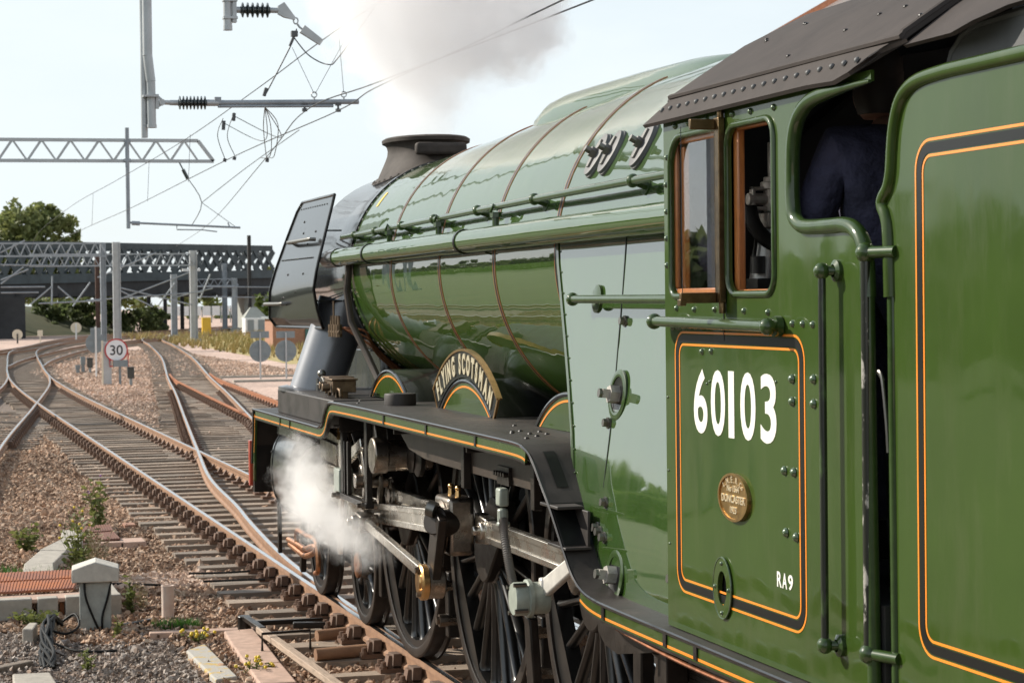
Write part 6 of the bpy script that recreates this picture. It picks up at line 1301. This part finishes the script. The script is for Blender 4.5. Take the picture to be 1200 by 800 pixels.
plant('weed_plant', 'dry brown weed stems beside the concrete trough lids', -2.50, 9.1, .62, 30, 'dry', 2, spread=.2, lw=.012)
plant('weed_plant', 'bright green low weed right of the trough lids', -2.66, 8.9, .42, 16, 'weed', 3, spread=.13, lw=.022)
plant('weed_plant', 'upright slender green weed between post and short pipe', -2.36, 6.9, .40, 9, 'weed', 4, spread=.05, lw=.016)
plant('weed_plant', 'small dry weed right of the upright slender weed', -2.24, 7.1, .30, 6, 'dry', 5, spread=.05)
plant('weed_plant', 'thistle with purple flowers beside the main track', -1.98, 14.6, .70, 12, 'weed', 6, fl='purple', nf=4, spread=.2, lw=.026)
plant('weed_plant', 'pale green weed left of the large bushy weed', -3.0, 12.4, .34, 14, 'weed', 7, spread=.2, lw=.022)
plant('weed_plant', 'low green weed in front of the concrete trough wall at left', -3.25, 6.4, .16, 22, 'weed', 8, spread=.26, lw=.016)
plant('weed_plant', 'low yellow flowered weed in the foreground gravel', -2.02, 4.9, .16, 16, 'weed', 9, fl='flower', nf=16, spread=.16, lw=.008)
plant('weed_plant', 'yellow flowered weed between the foreground slabs', -1.80, 3.2, .16, 18, 'weed', 10, fl='flower', nf=14, spread=.16, lw=.008)
plant('weed_plant', 'small sprouting weed at the foot of the concrete post', -2.62, 5.5, .20, 6, 'weed', 11, spread=.08, lw=.012)
plant('weed_plant', 'thin weed at the bottom left beside the cables', -3.0, 3.9, .18, 6, 'weed', 12, spread=.08, lw=.012)
b = MB(); tufts(b, 130, (-2.26, -1.88), (5.72, 6.0), .10, .016, 0, 21); tufts(b, 90, (-3.4, -2.4), (9.2, 9.9), .16, .02, 0, 22); tufts(b, 60, (-3.6, -3.1), (8.9, 10.5), .14, .02, 0, 23); b.build('grass', [M['grassy']], smooth=0, fix=False, kind='stuff')

# ================================================================== SIGNS AND CABINETS
def fwd(x0, y0): return lambda u, v, w: Vector((x0+u, y0-w, v))    # a plane facing back down the line
def disc(r, n=40): return [(r*math.cos(2*PI*i/n), r*math.sin(2*PI*i/n)) for i in range(n)]
s = empty('speed_sign', (2.9, 65.7, -.27), 'white round 30 speed limit sign with red rim on a grey post', 'sign')
b = MB(); b.b2((2.74, 65.7, -.27), (3.05, 65.9, 1.3)); b.b2((2.70, 65.66, -.27), (2.76, 65.7, 1.35), 1); b.build('post', [M['galv'], M['signcream']], s)
put('sign_face', flat_mesh([(3.217+u, 1.0+v) for u, v in disc(.40)], [], .03, fwd(0, 65.64)), M['signwhite'], s)
put('red_rim', flat_mesh([(3.217+u, 1.0+v) for u, v in disc(.42)], [[(3.217+u, 1.0+v) for u, v in disc(.372)]], .012, fwd(0, 65.61)), M['signred'], s)
me = text_mesh('30', .50, .006, lambda u, v, w: Vector((3.217+u*.98, 65.606-w, .83+v)), off=.004, align='CENTER'); put('numerals', me, M['signblack'], s)
b = MB(); b.tube([(2.98, 65.62, .7), (2.98, 65.62, .42), (3.64, 65.62, .42), (3.64, 65.62, .9)], .025, 6); b.build('frame', M['signred'], s)
b = MB(); b.b2((3.1, 65.5, .40), (3.62, 65.75, .64)); b.b2((3.3, 65.58, -.27), (3.38, 65.66, .4)); tag(b.build('relay_box', M['cabgrey']), 'small grey box hanging below the 30 sign', 'box')
for x, y, l in ((3.62, 64.6, 'dark ground signal lamp right of the 30 sign post'), (3.45, 79.5, 'dark small lineside lamp left of the big round sign back')):
    t = empty('lamp_unit', (x, y, -.27), l, 'lamp'); b = MB(); b.b2((x-.12, y-.1, .0), (x+.12, y+.1, .42)); b.build('housing', M['insul'], t, bevel=.02); b = MB(); b.b2((x-.05, y-.05, -.27), (x+.05, y+.05, .0)); b.build('foot', M['cabgrey'], t); b = MB(); b.b2((x-.14, y-.16, .38), (x+.14, y+.1, .41)); b.build('hood', M['insul'], t)
for x, y, h, l in ((3.2, 80, .72, 'small pale post with box left of the round sign back'), (2.98, 80, .38, 'low grey box left of the small pale post')):
    b = MB(); b.b2((x-.07, y-.07, -.27), (x+.07, y+.07, -.27+h)); b.b2((x-.1, y-.1, -.27+h*.55), (x+.1, y+.1, -.27+h)); tag(b.build('lineside_box', M['cabgrey']), l, 'box')
def signback(x, y, zc, r, plate_z, post_top, m, mp_, label, group=None, w=.035, brackets=True, pw=.36):
    t = empty('round_sign', (x, y, -.27), label, 'sign', group)
    put('sign_disc', flat_mesh([(x+u, zc+v) for u, v in disc(r)], [], .02, fwd(0, y)), m, t)
    b = MB(); b.b2((x-w, y-.08, -.27), (x+w, y-.03, post_top)); b.build('post', mp_, t)
    if brackets:
        b = MB()
        for dz in (-.4, .4): b.b2((x-r*.75, y-.045, zc+dz*r-.025), (x+r*.75, y-.02, zc+dz*r+.025))
        b.build('bracket', m, t)
    if plate_z: b = MB(); b.b2((x-pw, y-.0, plate_z-.13), (x+pw, y+.02, plate_z+.13)); b.build('plate', m, t)
    return t
signback(3.25, 74.3, 1.12, .40, 1.6, 1.78, M['signback'], M['cabwhite'], 'large grey back of a round sign on a white post near the 30 sign', pw=.2)
signback(9.0, 69, .80, .42, 1.43, 1.5, M['signback'], M['galv'], 'left one of two grey round sign backs beside the smokebox', w=.028)
signback(10.0, 69, .79, .42, 1.42, 1.5, M['signback'], M['galv'], 'right one of two grey round sign backs beside the smokebox', w=.028)
signback(4.7, 160, .44, .40, None, .5, M['signcream'], M['darkmast'], 'cream round sign at the far left beside the distant tracks', w=.06, brackets=False)
signback(9.23, 160, .91, .42, None, 1.25, M['signcream'], M['cabwhite'], 'cream round sign back on a pale post beside the distant tracks', w=.06, brackets=False)
b = MB(); b.b2((6.26, 160, .3), (6.65, 160.1, .75)); b.b2((6.42, 160, -.27), (6.5, 160.1, .3)); tag(b.build('marker_board', M['signcream']), 'small square cream marker board between the two cream signs', 'sign')
t = empty('equipment_cabinet', (27.9, 187, -.27), 'white lineside cabinet with grey doors beside the bright bushes', 'cabinet')
b = MB(); b.b2((26.9, 187, -.27), (28.9, 189, 1.3)); b.build('body', M['cabwhite'], t, bevel=.03); 
for x in (27.1, 28.1): b = MB(); b.b2((x, 186.95, -.05), (x+.6, 187.0, 1.15)); b.build('door', M['cabgrey'], t)
b = MB(); b.loft([[(27.2, 190, 1.2), (29.6, 190, 1.2), (29.6, 192, 1.2), (27.2, 192, 1.2)], [(28.0, 190.8, 2.3), (28.6, 190.8, 2.3), (28.6, 191.2, 2.3), (28.0, 191.2, 2.3)]]); tag(b.build('white_hut', M['greyconc']), 'pale peaked hut roof behind the white cabinet', 'hut')
t = empty('equipment_cabinet', (23.3, 187, -.27), 'yellow upright lineside cabinet beside the stout mast', 'cabinet'); b = MB(); b.b2((22.9, 187, -.27), (23.7, 187.7, 1.42)); b.build('body', M['yellow'], t, bevel=.03); b = MB(); b.b2((23.0, 186.96, -.1), (23.6, 187, 1.25)); b.build('door', M['yellow'], t)
t = empty('equipment_cabinet', (6.3, 187, -.27), 'grey lineside cabinet behind the far left cream sign', 'cabinet'); b = MB(); b.b2((5.8, 187, -.27), (6.8, 187.8, 1.2)); b.build('body', M['cabgrey'], t, bevel=.03); b = MB(); b.b2((5.9, 186.95, -.1), (6.7, 187, 1.05)); b.build('door', M['cabgrey'], t)
t = empty('brick_hut', (20, 121, -.27), 'low orange brick hut with teal side seen behind the locomotive front', 'hut'); b = MB(); b.b2((18.3, 121, -.27), (20.35, 124, 1.65)); b.build('wall', M['brick'], t); b = MB(); b.b2((20.36, 120.9, -.27), (22.4, 124, 1.9)); b.build('side_panel', M['blueshed'], t); b = MB(); b.b2((18.1, 120.8, 1.66), (20.35, 124.2, 1.8)); b.build('roof', M['cabgrey'], t)
t = empty('pale_fence', (42, 330, -.27), 'long pale fence far away under the bridge', 'fence')
for i in range(10): b = MB(); b.b2((35.0+i*1.5, 330, .9), (36.2+i*1.5, 330.1, 2.4)); b.build('fence_panel', M['cabwhite'], t); b = MB(); b.b2((35.0+i*1.5-.2, 330, -.27), (35.0+i*1.5-.05, 330.1, 2.4)); b.build('post', M['cabgrey'], t)
for x0, x1, y, z in ((5.5, 12, 71, -.20), (7.5, 13, 66, -.19)): b = MB(); b.b2((x0, y-.18, -.27), (x1, y+.18, z)); tag(b.build('cable_trough', M['concrete']), 'long low concrete cable trough lying %s the pair of round sign backs' % ('just before' if y < 68 else 'just behind'), 'cable trough')
t = empty('house', (34, 62, -.27), 'white rendered house with orange tiled roof behind the cab', 'house')
b = MB(); b.loft([[(25.5, y, -.27), (44, y, -.27), (44, y, 11.45), (34.7, y, 16.62), (25.5, y, 11.5)] for y in (60.2,)]+[[(x+6.4, 74, z) for x, z in ((25.5, -.27), (44, -.27), (44, 11.45), (34.7, 16.62), (25.5, 11.5))]]); b.build('wall', M['render'], t, smooth=0)
for s in (-1, 1):
    b = MB(); k0 = 8.5 if s < 0 else 9.9; q = [(34.7, 16.88), (34.7+s*k0, 16.88-k0*.557), (34.7+s*k0, 16.66-k0*.557), (34.7, 16.66)]; b.loft([[(x, 60.0, z) for x, z in q], [(x+6.4, 74.4, z) for x, z in q]]); b.build('roof', M['tile'], t, smooth=0)
b = MB(); b.b2((36, 66, 14), (37, 67, 17.6)); b.build('chimney', M['brick'], t)

# ================================================================== FOREGROUND TRACKSIDE
rz = Matrix.Rotation(R(-5), 3, 'Z')
t = empty('concrete_post', (-2.755, 6.0, -.27), 'short grey concrete post with a shallow gabled cap and two black cables', 'post')
b = MB(); b.box((-2.755, 6.05, -.03), (.275, .24, .43), rz); b.build('shaft', M['greyconc'], t, bevel=.012)
b = MB(); rings = []
for y in (5.88, 6.24): rings.append([(-2.955, y, .185), (-2.545, y, .185), (-2.545, y, .30), (-2.75, y, .365), (-2.955, y, .30)])
b.loft([[Vector((-2.75, 6.06, 0))+rz@(Vector(p)-Vector((-2.75, 6.06, 0))) for p in r_] for r_ in rings]); b.build('cap', M['paleconc'], t, bevel=.01)
for pts in ([(-2.86, 5.92, .18), (-2.85, 5.90, .05), (-2.79, 5.90, -.12), (-2.73, 5.90, -.26)], [(-2.63, 5.93, .18), (-2.66, 5.91, .05), (-2.71, 5.90, -.12), (-2.71, 5.90, -.26)]): b = MB(); b.tube(catmull(pts, 6), .010, 8); b.build('cable', M['rubber'], t)
t = empty('short_pipe', (-2.085, 6.35, -.27), 'short upright pale clay pipe standing in the gravel', 'pipe'); b = MB(); b.lathe([(.054, 0), (.056, .02), (.056, .345), (.060, .36), (.048, .36), (.046, .2), (.0001, .2)], (-2.085, 6.35, -.29), (0, 0, 1), 28, caps=False); b.build('pipe_wall', mat('clay_pipe', (.60, .45, .37), .8, var=.2, vs=9, col2=(.70, .60, .52)), t)
# concrete trough with rusty cover plates
t = empty('cable_trough', (-3.2, 7.0, -.27), 'concrete cable chamber wall with rusty ribbed covers at left foreground', 'cable trough')
for x0, x1 in ((-4.6, -3.262), (-3.215, -3.03), (-2.965, -2.46)): b = MB(); b.b2((x0, 6.74, -.30), (x1, 6.90, -.045+random.uniform(-.006, .006))); b.build('wall_block', M['concrete'], t, bevel=.012)
b = MB(); b.b2((-4.6, 6.76, -.09), (-2.46, 7.12, -.052)); b.build('ledge', M['pinkconc'], t, bevel=.008)
for y0, y1 in ((6.92, 8.6),): b = MB(); b.b2((-2.58, y0, -.30), (-2.46, y1, -.05)); b.build('wall_block', M['concrete'], t, bevel=.012)
b = MB(); b.b2((-3.01, 6.83, -.28), (-2.97, 6.86, -.06)); b.build('rust_stain_plate', M['rust'], t)
def ribbed(name, corners, z, m, n, parent):        # ribbed steel cover: flat sheet with raised ribs
    a, b_, c, d = [Vector((p[0], p[1], z)) for p in corners]
    bb = MB(); bb.loft([[a, b_, c, d], [p+Vector((0, 0, .016)) for p in (a, b_, c, d)]])
    for i in range(n): f = (i+.5)/n; p, q = a.lerp(b_, f), d.lerp(c, f); bb.bar(p+Vector((0, 0, .019)), q+Vector((0, 0, .0175)), .016, .007)
    return bb.build(name, m, parent, smooth=0)
ribbed('cover_plate', [(-3.70, 7.08), (-2.86, 7.14), (-2.76, 7.86), (-3.66, 7.80)], -.035, M['rustplate'], 30, t); ribbed('cover_plate', [(-3.68, 7.84), (-2.76, 7.89), (-2.70, 8.55), (-3.62, 8.55)], -.03, M['rustplate'], 30, t); ribbed('cover_plate', [(-4.6, 7.08), (-3.74, 7.08), (-3.70, 8.5), (-4.6, 8.5)], -.035, M['rustplate'], 20, t)
t = empty('cable_trough', (-2.95, 10.6, -.27), 'cranked run of concrete trough lids leading away from the rusty covers', 'cable trough')
for q in (((-3.22, 9.15), (-2.90, 9.1), (-2.84, 10.15), (-3.14, 10.2)), ((-3.14, 10.22), (-2.84, 10.17), (-2.62, 11.3), (-2.90, 11.45)), ((-2.90, 11.48), (-2.62, 11.33), (-2.36, 12.2), (-2.62, 12.45)), ((-2.60, 12.5), (-2.36, 12.25), (-2.25, 13.6), (-2.5, 13.6))):
    b = MB(); b.loft([[(x, y, -.27) for x, y in q], [(x, y, -.13+.01*random.random()) for x, y in q]]); b.build('lid', M['concrete'], t, smooth=0, bevel=.012)
t = empty('cover_plates', (-2.1, 13.2, -.27), 'pair of brown rusty ribbed covers lying in the ballast beyond the weeds', 'covers')
ribbed('cover_plate', [(-2.40, 12.35), (-1.90, 12.5), (-1.90, 13.3), (-2.38, 13.15)], -.16, M['rustdark'], 16, t); ribbed('cover_plate', [(-2.38, 13.2), (-1.90, 13.35), (-1.87, 14.1), (-2.36, 13.95)], -.15, M['rustdark'], 16, t)
b = MB(); b.b2((-2.42, 12.3, -.27), (-1.88, 12.42, -.165)); b.b2((-1.92, 12.3, -.27), (-1.62, 12.75, -.17)); b.build('plinth', M['pinkconc'], t, bevel=.01)
def slab(label, q, z0, z1, m, name='concrete_slab', cat='slab'):
    b = MB(); b.loft([[(x, y, z0) for x, y in q], [(x, y, z1) for x, y in q]]); o = b.build(name, m, None, smooth=0, bevel=.012); return tag(o, label, cat)
slab('grey slab with orange lichen lying at the bottom edge', [(-2.19, 4.25), (-2.0, 4.55), (-1.98, 2.9), (-2.16, 2.8)], -.28, -.19, M['lichen'])
slab('narrow pink concrete beam running across the foreground gravel', [(-2.37, 5.30), (-2.36, 5.42), (-1.40, 5.36), (-1.41, 5.22)], -.28, -.195, M['pinkconc'], 'concrete_beam', 'beam')
t = empty('slab_row', (-1.7, 4, -.27), 'wide pink concrete slabs leading from the beam towards the bottom edge', 'slab')
for q in (((-1.75, 5.18), (-1.50, 5.16), (-1.53, 4.35), (-1.80, 4.33)), ((-1.80, 4.31), (-1.53, 4.33), (-1.57, 3.4), (-1.84, 3.36)), ((-1.84, 3.34), (-1.57, 3.38), (-1.60, 2.5), (-1.88, 2.5))): b = MB(); b.loft([[(x, y, -.28) for x, y in q], [(x, y, -.185+random.uniform(-.006, .006)) for x, y in q]]); b.build('slab', M['pinkconc'], t, smooth=0, bevel=.012)
slab('pale square concrete slab cut off by the bottom left edge', [(-3.60, 3.55), (-3.32, 3.53), (-3.30, 2.9), (-3.62, 2.9)], -.28, -.185, M['concrete'])
slab('weathered timber offcut lying at the bottom left corner', [(-3.95, 3.85), (-3.45, 4.30), (-3.40, 4.22), (-3.95, 3.7)], -.28, -.20, M['sleeperoily'], 'timber_offcut', 'timber')
for i, q in enumerate((((-3.42, 5.5), (-3.34, 5.85), (-3.27, 5.82), (-3.33, 5.45)), ((-3.20, 5.75), (-3.12, 6.2), (-3.06, 6.15), (-3.14, 5.7)))): slab(['tilted concrete block left of the cable bundle', 'tilted concrete block right of the cable bundle'][i], q, -.28, -.13, M['concrete'], 'concrete_block', 'block')
slab('old grey rail or pipe lying from the clay pipe towards the post', [(-2.6, 5.95), (-2.58, 6.05), (-2.16, 6.42), (-2.14, 6.36)], -.26, -.215, M['under'], 'buried_bar', 'bar')
t = empty('cable_bundle', (-3.27, 5.2, -.27), 'bundle of black cables spilling from the trough down the foreground', 'cables')
for i in range(9):
    rj = lambda a: random.uniform(-a, a)
    P = catmull([(-3.10+rj(.06), 6.0+rj(.1), -.18), (-3.16+rj(.04), 5.75, -.08+rj(.02)), (-3.22+rj(.05), 5.3+rj(.1), -.10+rj(.03)), (-3.27+rj(.05), 4.8, -.16+rj(.03)), (-3.28+rj(.06), 4.4, -.20+rj(.02)), (-3.30+rj(.07), 4.1+rj(.1), -.24)], 6); b = MB(); b.tube(P, .014, 8); b.build('cable', M['rubber'], t)
for P in ([(-3.05, 5.9, -.14), (-2.95, 5.86, -.08), (-2.93, 5.7, -.16), (-3.05, 5.55, -.2), (-3.2, 5.6, -.16)], [(-3.2, 5.1, -.2), (-3.0, 4.75, -.23), (-2.7, 4.7, -.235)]): b = MB(); b.tube(catmull(P, 8), .011, 8); b.build('cable', M['rubber'], t)
# point rodding by the near rail
t = empty('point_rodding', (-1.5, 3, -.1), 'pale point operating rod and crank beside the near rail', 'point rodding')
b = MB(); b.bar((-1.54, 4.55, -.10), (-1.44, .8, -.08), .07, .05); b.build('rod', M['plank'], t, bevel=.006)
b = MB(); b.cyl((-1.56, 5.25, -.2), (-1.56, 5.25, -.08), .06, n=16); b.bar((-1.56, 5.2, -.09), (-1.53, 4.45, -.09), .06, .045); b.bar((-1.5, 5.05, -.12), (-.9, 5.1, -.13), .05, .04); b.bar((-1.2, 4.9, -.13), (-.85, 4.85, -.14), .08, .05); b.build('crank', M['under'], t, bevel=.01)
b = MB(); b.tube([(-1.62, 3.95, -.2), (-1.62, 3.95, -.045), (-1.22, 4.0, -.045), (-1.22, 4.0, -.2)], .012, 8); b.build('rod_guard', M['under'], t)
b = MB(); b.cyl((-1.30, 3.35, -.14), (-.82, 3.40, -.13), .05, n=12); b.cyl((-1.1, 4.35, -.15), (-.8, 4.4, -.14), .05, n=12); b.build('stretcher_bar', M['rail'], t)
for i, P in enumerate(([(-1.55, 9.0, -.16), (-1.2, 8.85, -.15), (-.95, 8.8, -.14)], [(-1.5, 8.3, -.16), (-1.1, 8.2, -.15), (-.9, 8.15, -.15)], [(-3.0, 8.9, -.2), (-2.4, 8.7, -.19), (-1.9, 8.5, -.2)])): b = MB(); b.tube(catmull(P, 6), .012, 6); tag(b.build('track_cable', M['rubber']), ['black cable crossing the ballast to the near rail, farther one', 'black cable crossing the ballast to the near rail, nearer one', 'thin black cable lying on the pale ballast behind the post'][i], 'cable')
b = MB(); b.b2((-1.64, 14.6, -.25), (-1.5, 14.9, -.20)); tag(b.build('orange_scrap', M['brick']), 'small orange scrap lying on the ballast', 'scrap')
# station platform on the camera side (out of the frame, seen in the paintwork)
b = MB(); b.b2((-16, -120, -.3), (-2.75, -9, .62)); o = b.build('platform', M['tarmac'], smooth=0, kind='structure')

# ================================================================== STEAM
def steam(name, label, blobs, dens, box, scale, rough, col=(1, 1, 1), aniso=.35, core=.25):
    b = MB(); b.b2(*box); o = b.build(name, None, None, smooth=0, kind='stuff') if False else link_mesh(name, b.mesh(name, [], 0))
    tag(o, label, 'steam', None, 'stuff')
    m = bpy.data.materials.new(name+'_vapour'); m.use_nodes = True; t = m.node_tree; t.nodes.clear(); A = t.nodes.new; K = t.links.new
    out = A('ShaderNodeOutputMaterial'); v = A('ShaderNodeVolumePrincipled'); K(v.outputs[0], out.inputs['Volume'])
    v.inputs['Color'].default_value = (*col, 1); v.inputs['Anisotropy'].default_value = aniso; v.inputs['Density'].default_value = 0
    co = A('ShaderNodeTexCoord'); n = A('ShaderNodeTexNoise'); n.inputs['Scale'].default_value = scale; n.inputs['Detail'].default_value = 6; n.inputs['Roughness'].default_value = .62
    K(co.outputs['Object'], n.inputs['Vector'])
    sub = A('ShaderNodeVectorMath'); sub.operation = 'SUBTRACT'; sub.inputs[1].default_value = (.5, .5, .5); K(n.outputs['Color'], sub.inputs[0])
    sc = A('ShaderNodeVectorMath'); sc.operation = 'SCALE'; sc.inputs['Scale'].default_value = rough; K(sub.outputs[0], sc.inputs[0])
    ad = A('ShaderNodeVectorMath'); ad.operation = 'ADD'; K(co.outputs['Object'], ad.inputs[0]); K(sc.outputs[0], ad.inputs[1])
    last = None
    for c, r, w in blobs:
        d = A('ShaderNodeVectorMath'); d.operation = 'DISTANCE'; d.inputs[1].default_value = c; K(ad.outputs[0], d.inputs[0])
        mr = A('ShaderNodeMapRange'); mr.interpolation_type = 'SMOOTHSTEP'; mr.inputs[1].default_value = r; mr.inputs[2].default_value = r*core; mr.inputs[3].default_value = 0; mr.inputs[4].default_value = w; K(d.outputs[1], mr.inputs[0])
        if last is None: last = mr.outputs[0]
        else: x = A('ShaderNodeMath'); x.operation = 'MAXIMUM'; K(last, x.inputs[0]); K(mr.outputs[0], x.inputs[1]); last = x.outputs[0]
    f = A('ShaderNodeMath'); f.operation = 'MULTIPLY'; f.inputs[1].default_value = dens; K(last, f.inputs[0]); K(f.outputs[0], v.inputs['Density'])
    o.data.materials.append(m); return o
steam('chimney_steam', 'pale steam rising from the chimney and billowing to the right', [((0, 4.9, 4.06), .38, .28), ((-.05, 5.0, 4.30), .44, .35), ((0, 5.0, 4.55), .54, .55), ((.05, 5.0, 4.85), .60, 1), ((.40, 4.9, 4.92), .52, 1), ((.80, 4.85, 4.90), .46, 1), ((1.02, 4.9, 5.0), .36, 1), ((-.42, 5.0, 5.0), .50, 1), ((-.5, 5.0, 5.4), .6, 1), ((0, 5.0, 5.4), .8, 1), ((.75, 4.9, 5.35), .62, 1), ((-.2, 5.0, 6.0), .9, .9), ((.7, 4.9, 6.0), .8, .9)], 3.3, ((-1.6, 3.6, 3.95), (1.8, 6.2, 6.8)), 3.2, .85, (1, .995, 1), .35, core=.62)
steam('cylinder_steam', 'ragged white steam jet drifting from the cylinder drain over the wheels', [((-1.42, 3.20, 1.48), .17, .7), ((-1.42, 3.15, 1.25), .25, 1), ((-1.42, 3.00, 1.05), .25, 1), ((-1.42, 2.65, 1.12), .25, .9), ((-1.42, 2.30, 1.0), .24, .8), ((-1.40, 1.80, 1.0), .22, .55), ((-1.40, 1.30, .98), .20, .4), ((-1.4, 0.80, .95), .16, .25), ((-1.42, 2.60, 1.4), .16, .5)], 10, ((-1.95, 0.50, .5), (-1.06, 4.0, 1.8)), 7.5, .42, (1, 1, 1), .3, core=.2)

# ================================================================== separate pieces become parts of their own
def split_pieces(o):
    me = o.data; n = len(me.vertices); par = list(range(n))
    def find(a):
        while par[a] != a: par[a] = par[par[a]]; a = par[a]
        return a
    for e in me.edges: par[find(e.vertices[0])] = find(e.vertices[1])
    isl = {}
    for v in me.vertices: isl.setdefault(find(v.index), []).append(v.index)
    bb = []
    for vs in isl.values():
        cs = [me.vertices[i].co for i in vs]; bb.append([[min(c[k] for c in cs) for k in range(3)], [max(c[k] for c in cs) for k in range(3)], set(vs)])
    ch = True
    while ch:
        ch = False
        for i in range(len(bb)):
            for j in range(i+1, len(bb)):
                if all(bb[i][0][k] <= bb[j][1][k]+.004 and bb[j][0][k] <= bb[i][1][k]+.004 for k in range(3)):
                    bb[i] = [[min(bb[i][0][k], bb[j][0][k]) for k in range(3)], [max(bb[i][1][k], bb[j][1][k]) for k in range(3)], bb[i][2] | bb[j][2]]; bb.pop(j); ch = True; break
            if ch: break
    if len(bb) < 2: return
    for q, (_, _, vs) in enumerate(bb):
        m2 = me.copy(); bm = bmesh.new(); bm.from_mesh(m2); bm.verts.ensure_lookup_table()
        bmesh.ops.delete(bm, geom=[v for v in bm.verts if v.index not in vs], context='VERTS'); bm.to_mesh(m2); bm.free()
        if q == len(bb)-1: o.data = m2
        else: c = o.copy(); c.data = m2; COL.objects.link(c)
SPL = {'axle', 'beam_bracket', 'boom', 'bracket', 'bracket_bolt', 'brake_hanger', 'brake_pin', 'bush_housing', 'cap_bolt', 'cladding_band', 'eyelet', 'flange', 'flange_bolt', 'flower', 'guard_iron', 'joint_strap', 'main_frame', 'mast', 'oil_cup', 'panel_bolt', 'panel_joint', 'slide_bar', 'spring_hanger', 'stay_bracket', 'stay_clamp', 'stretcher_bar', 'trailing_frame', 'step_cheek', 'wire_clamp', 'gauge_bracket'}
for o in [o for o in bpy.data.objects if o.type == 'MESH' and o.parent and o.name.split('.')[0] in SPL and o.get('kind') != 'stuff']: split_pieces(o)
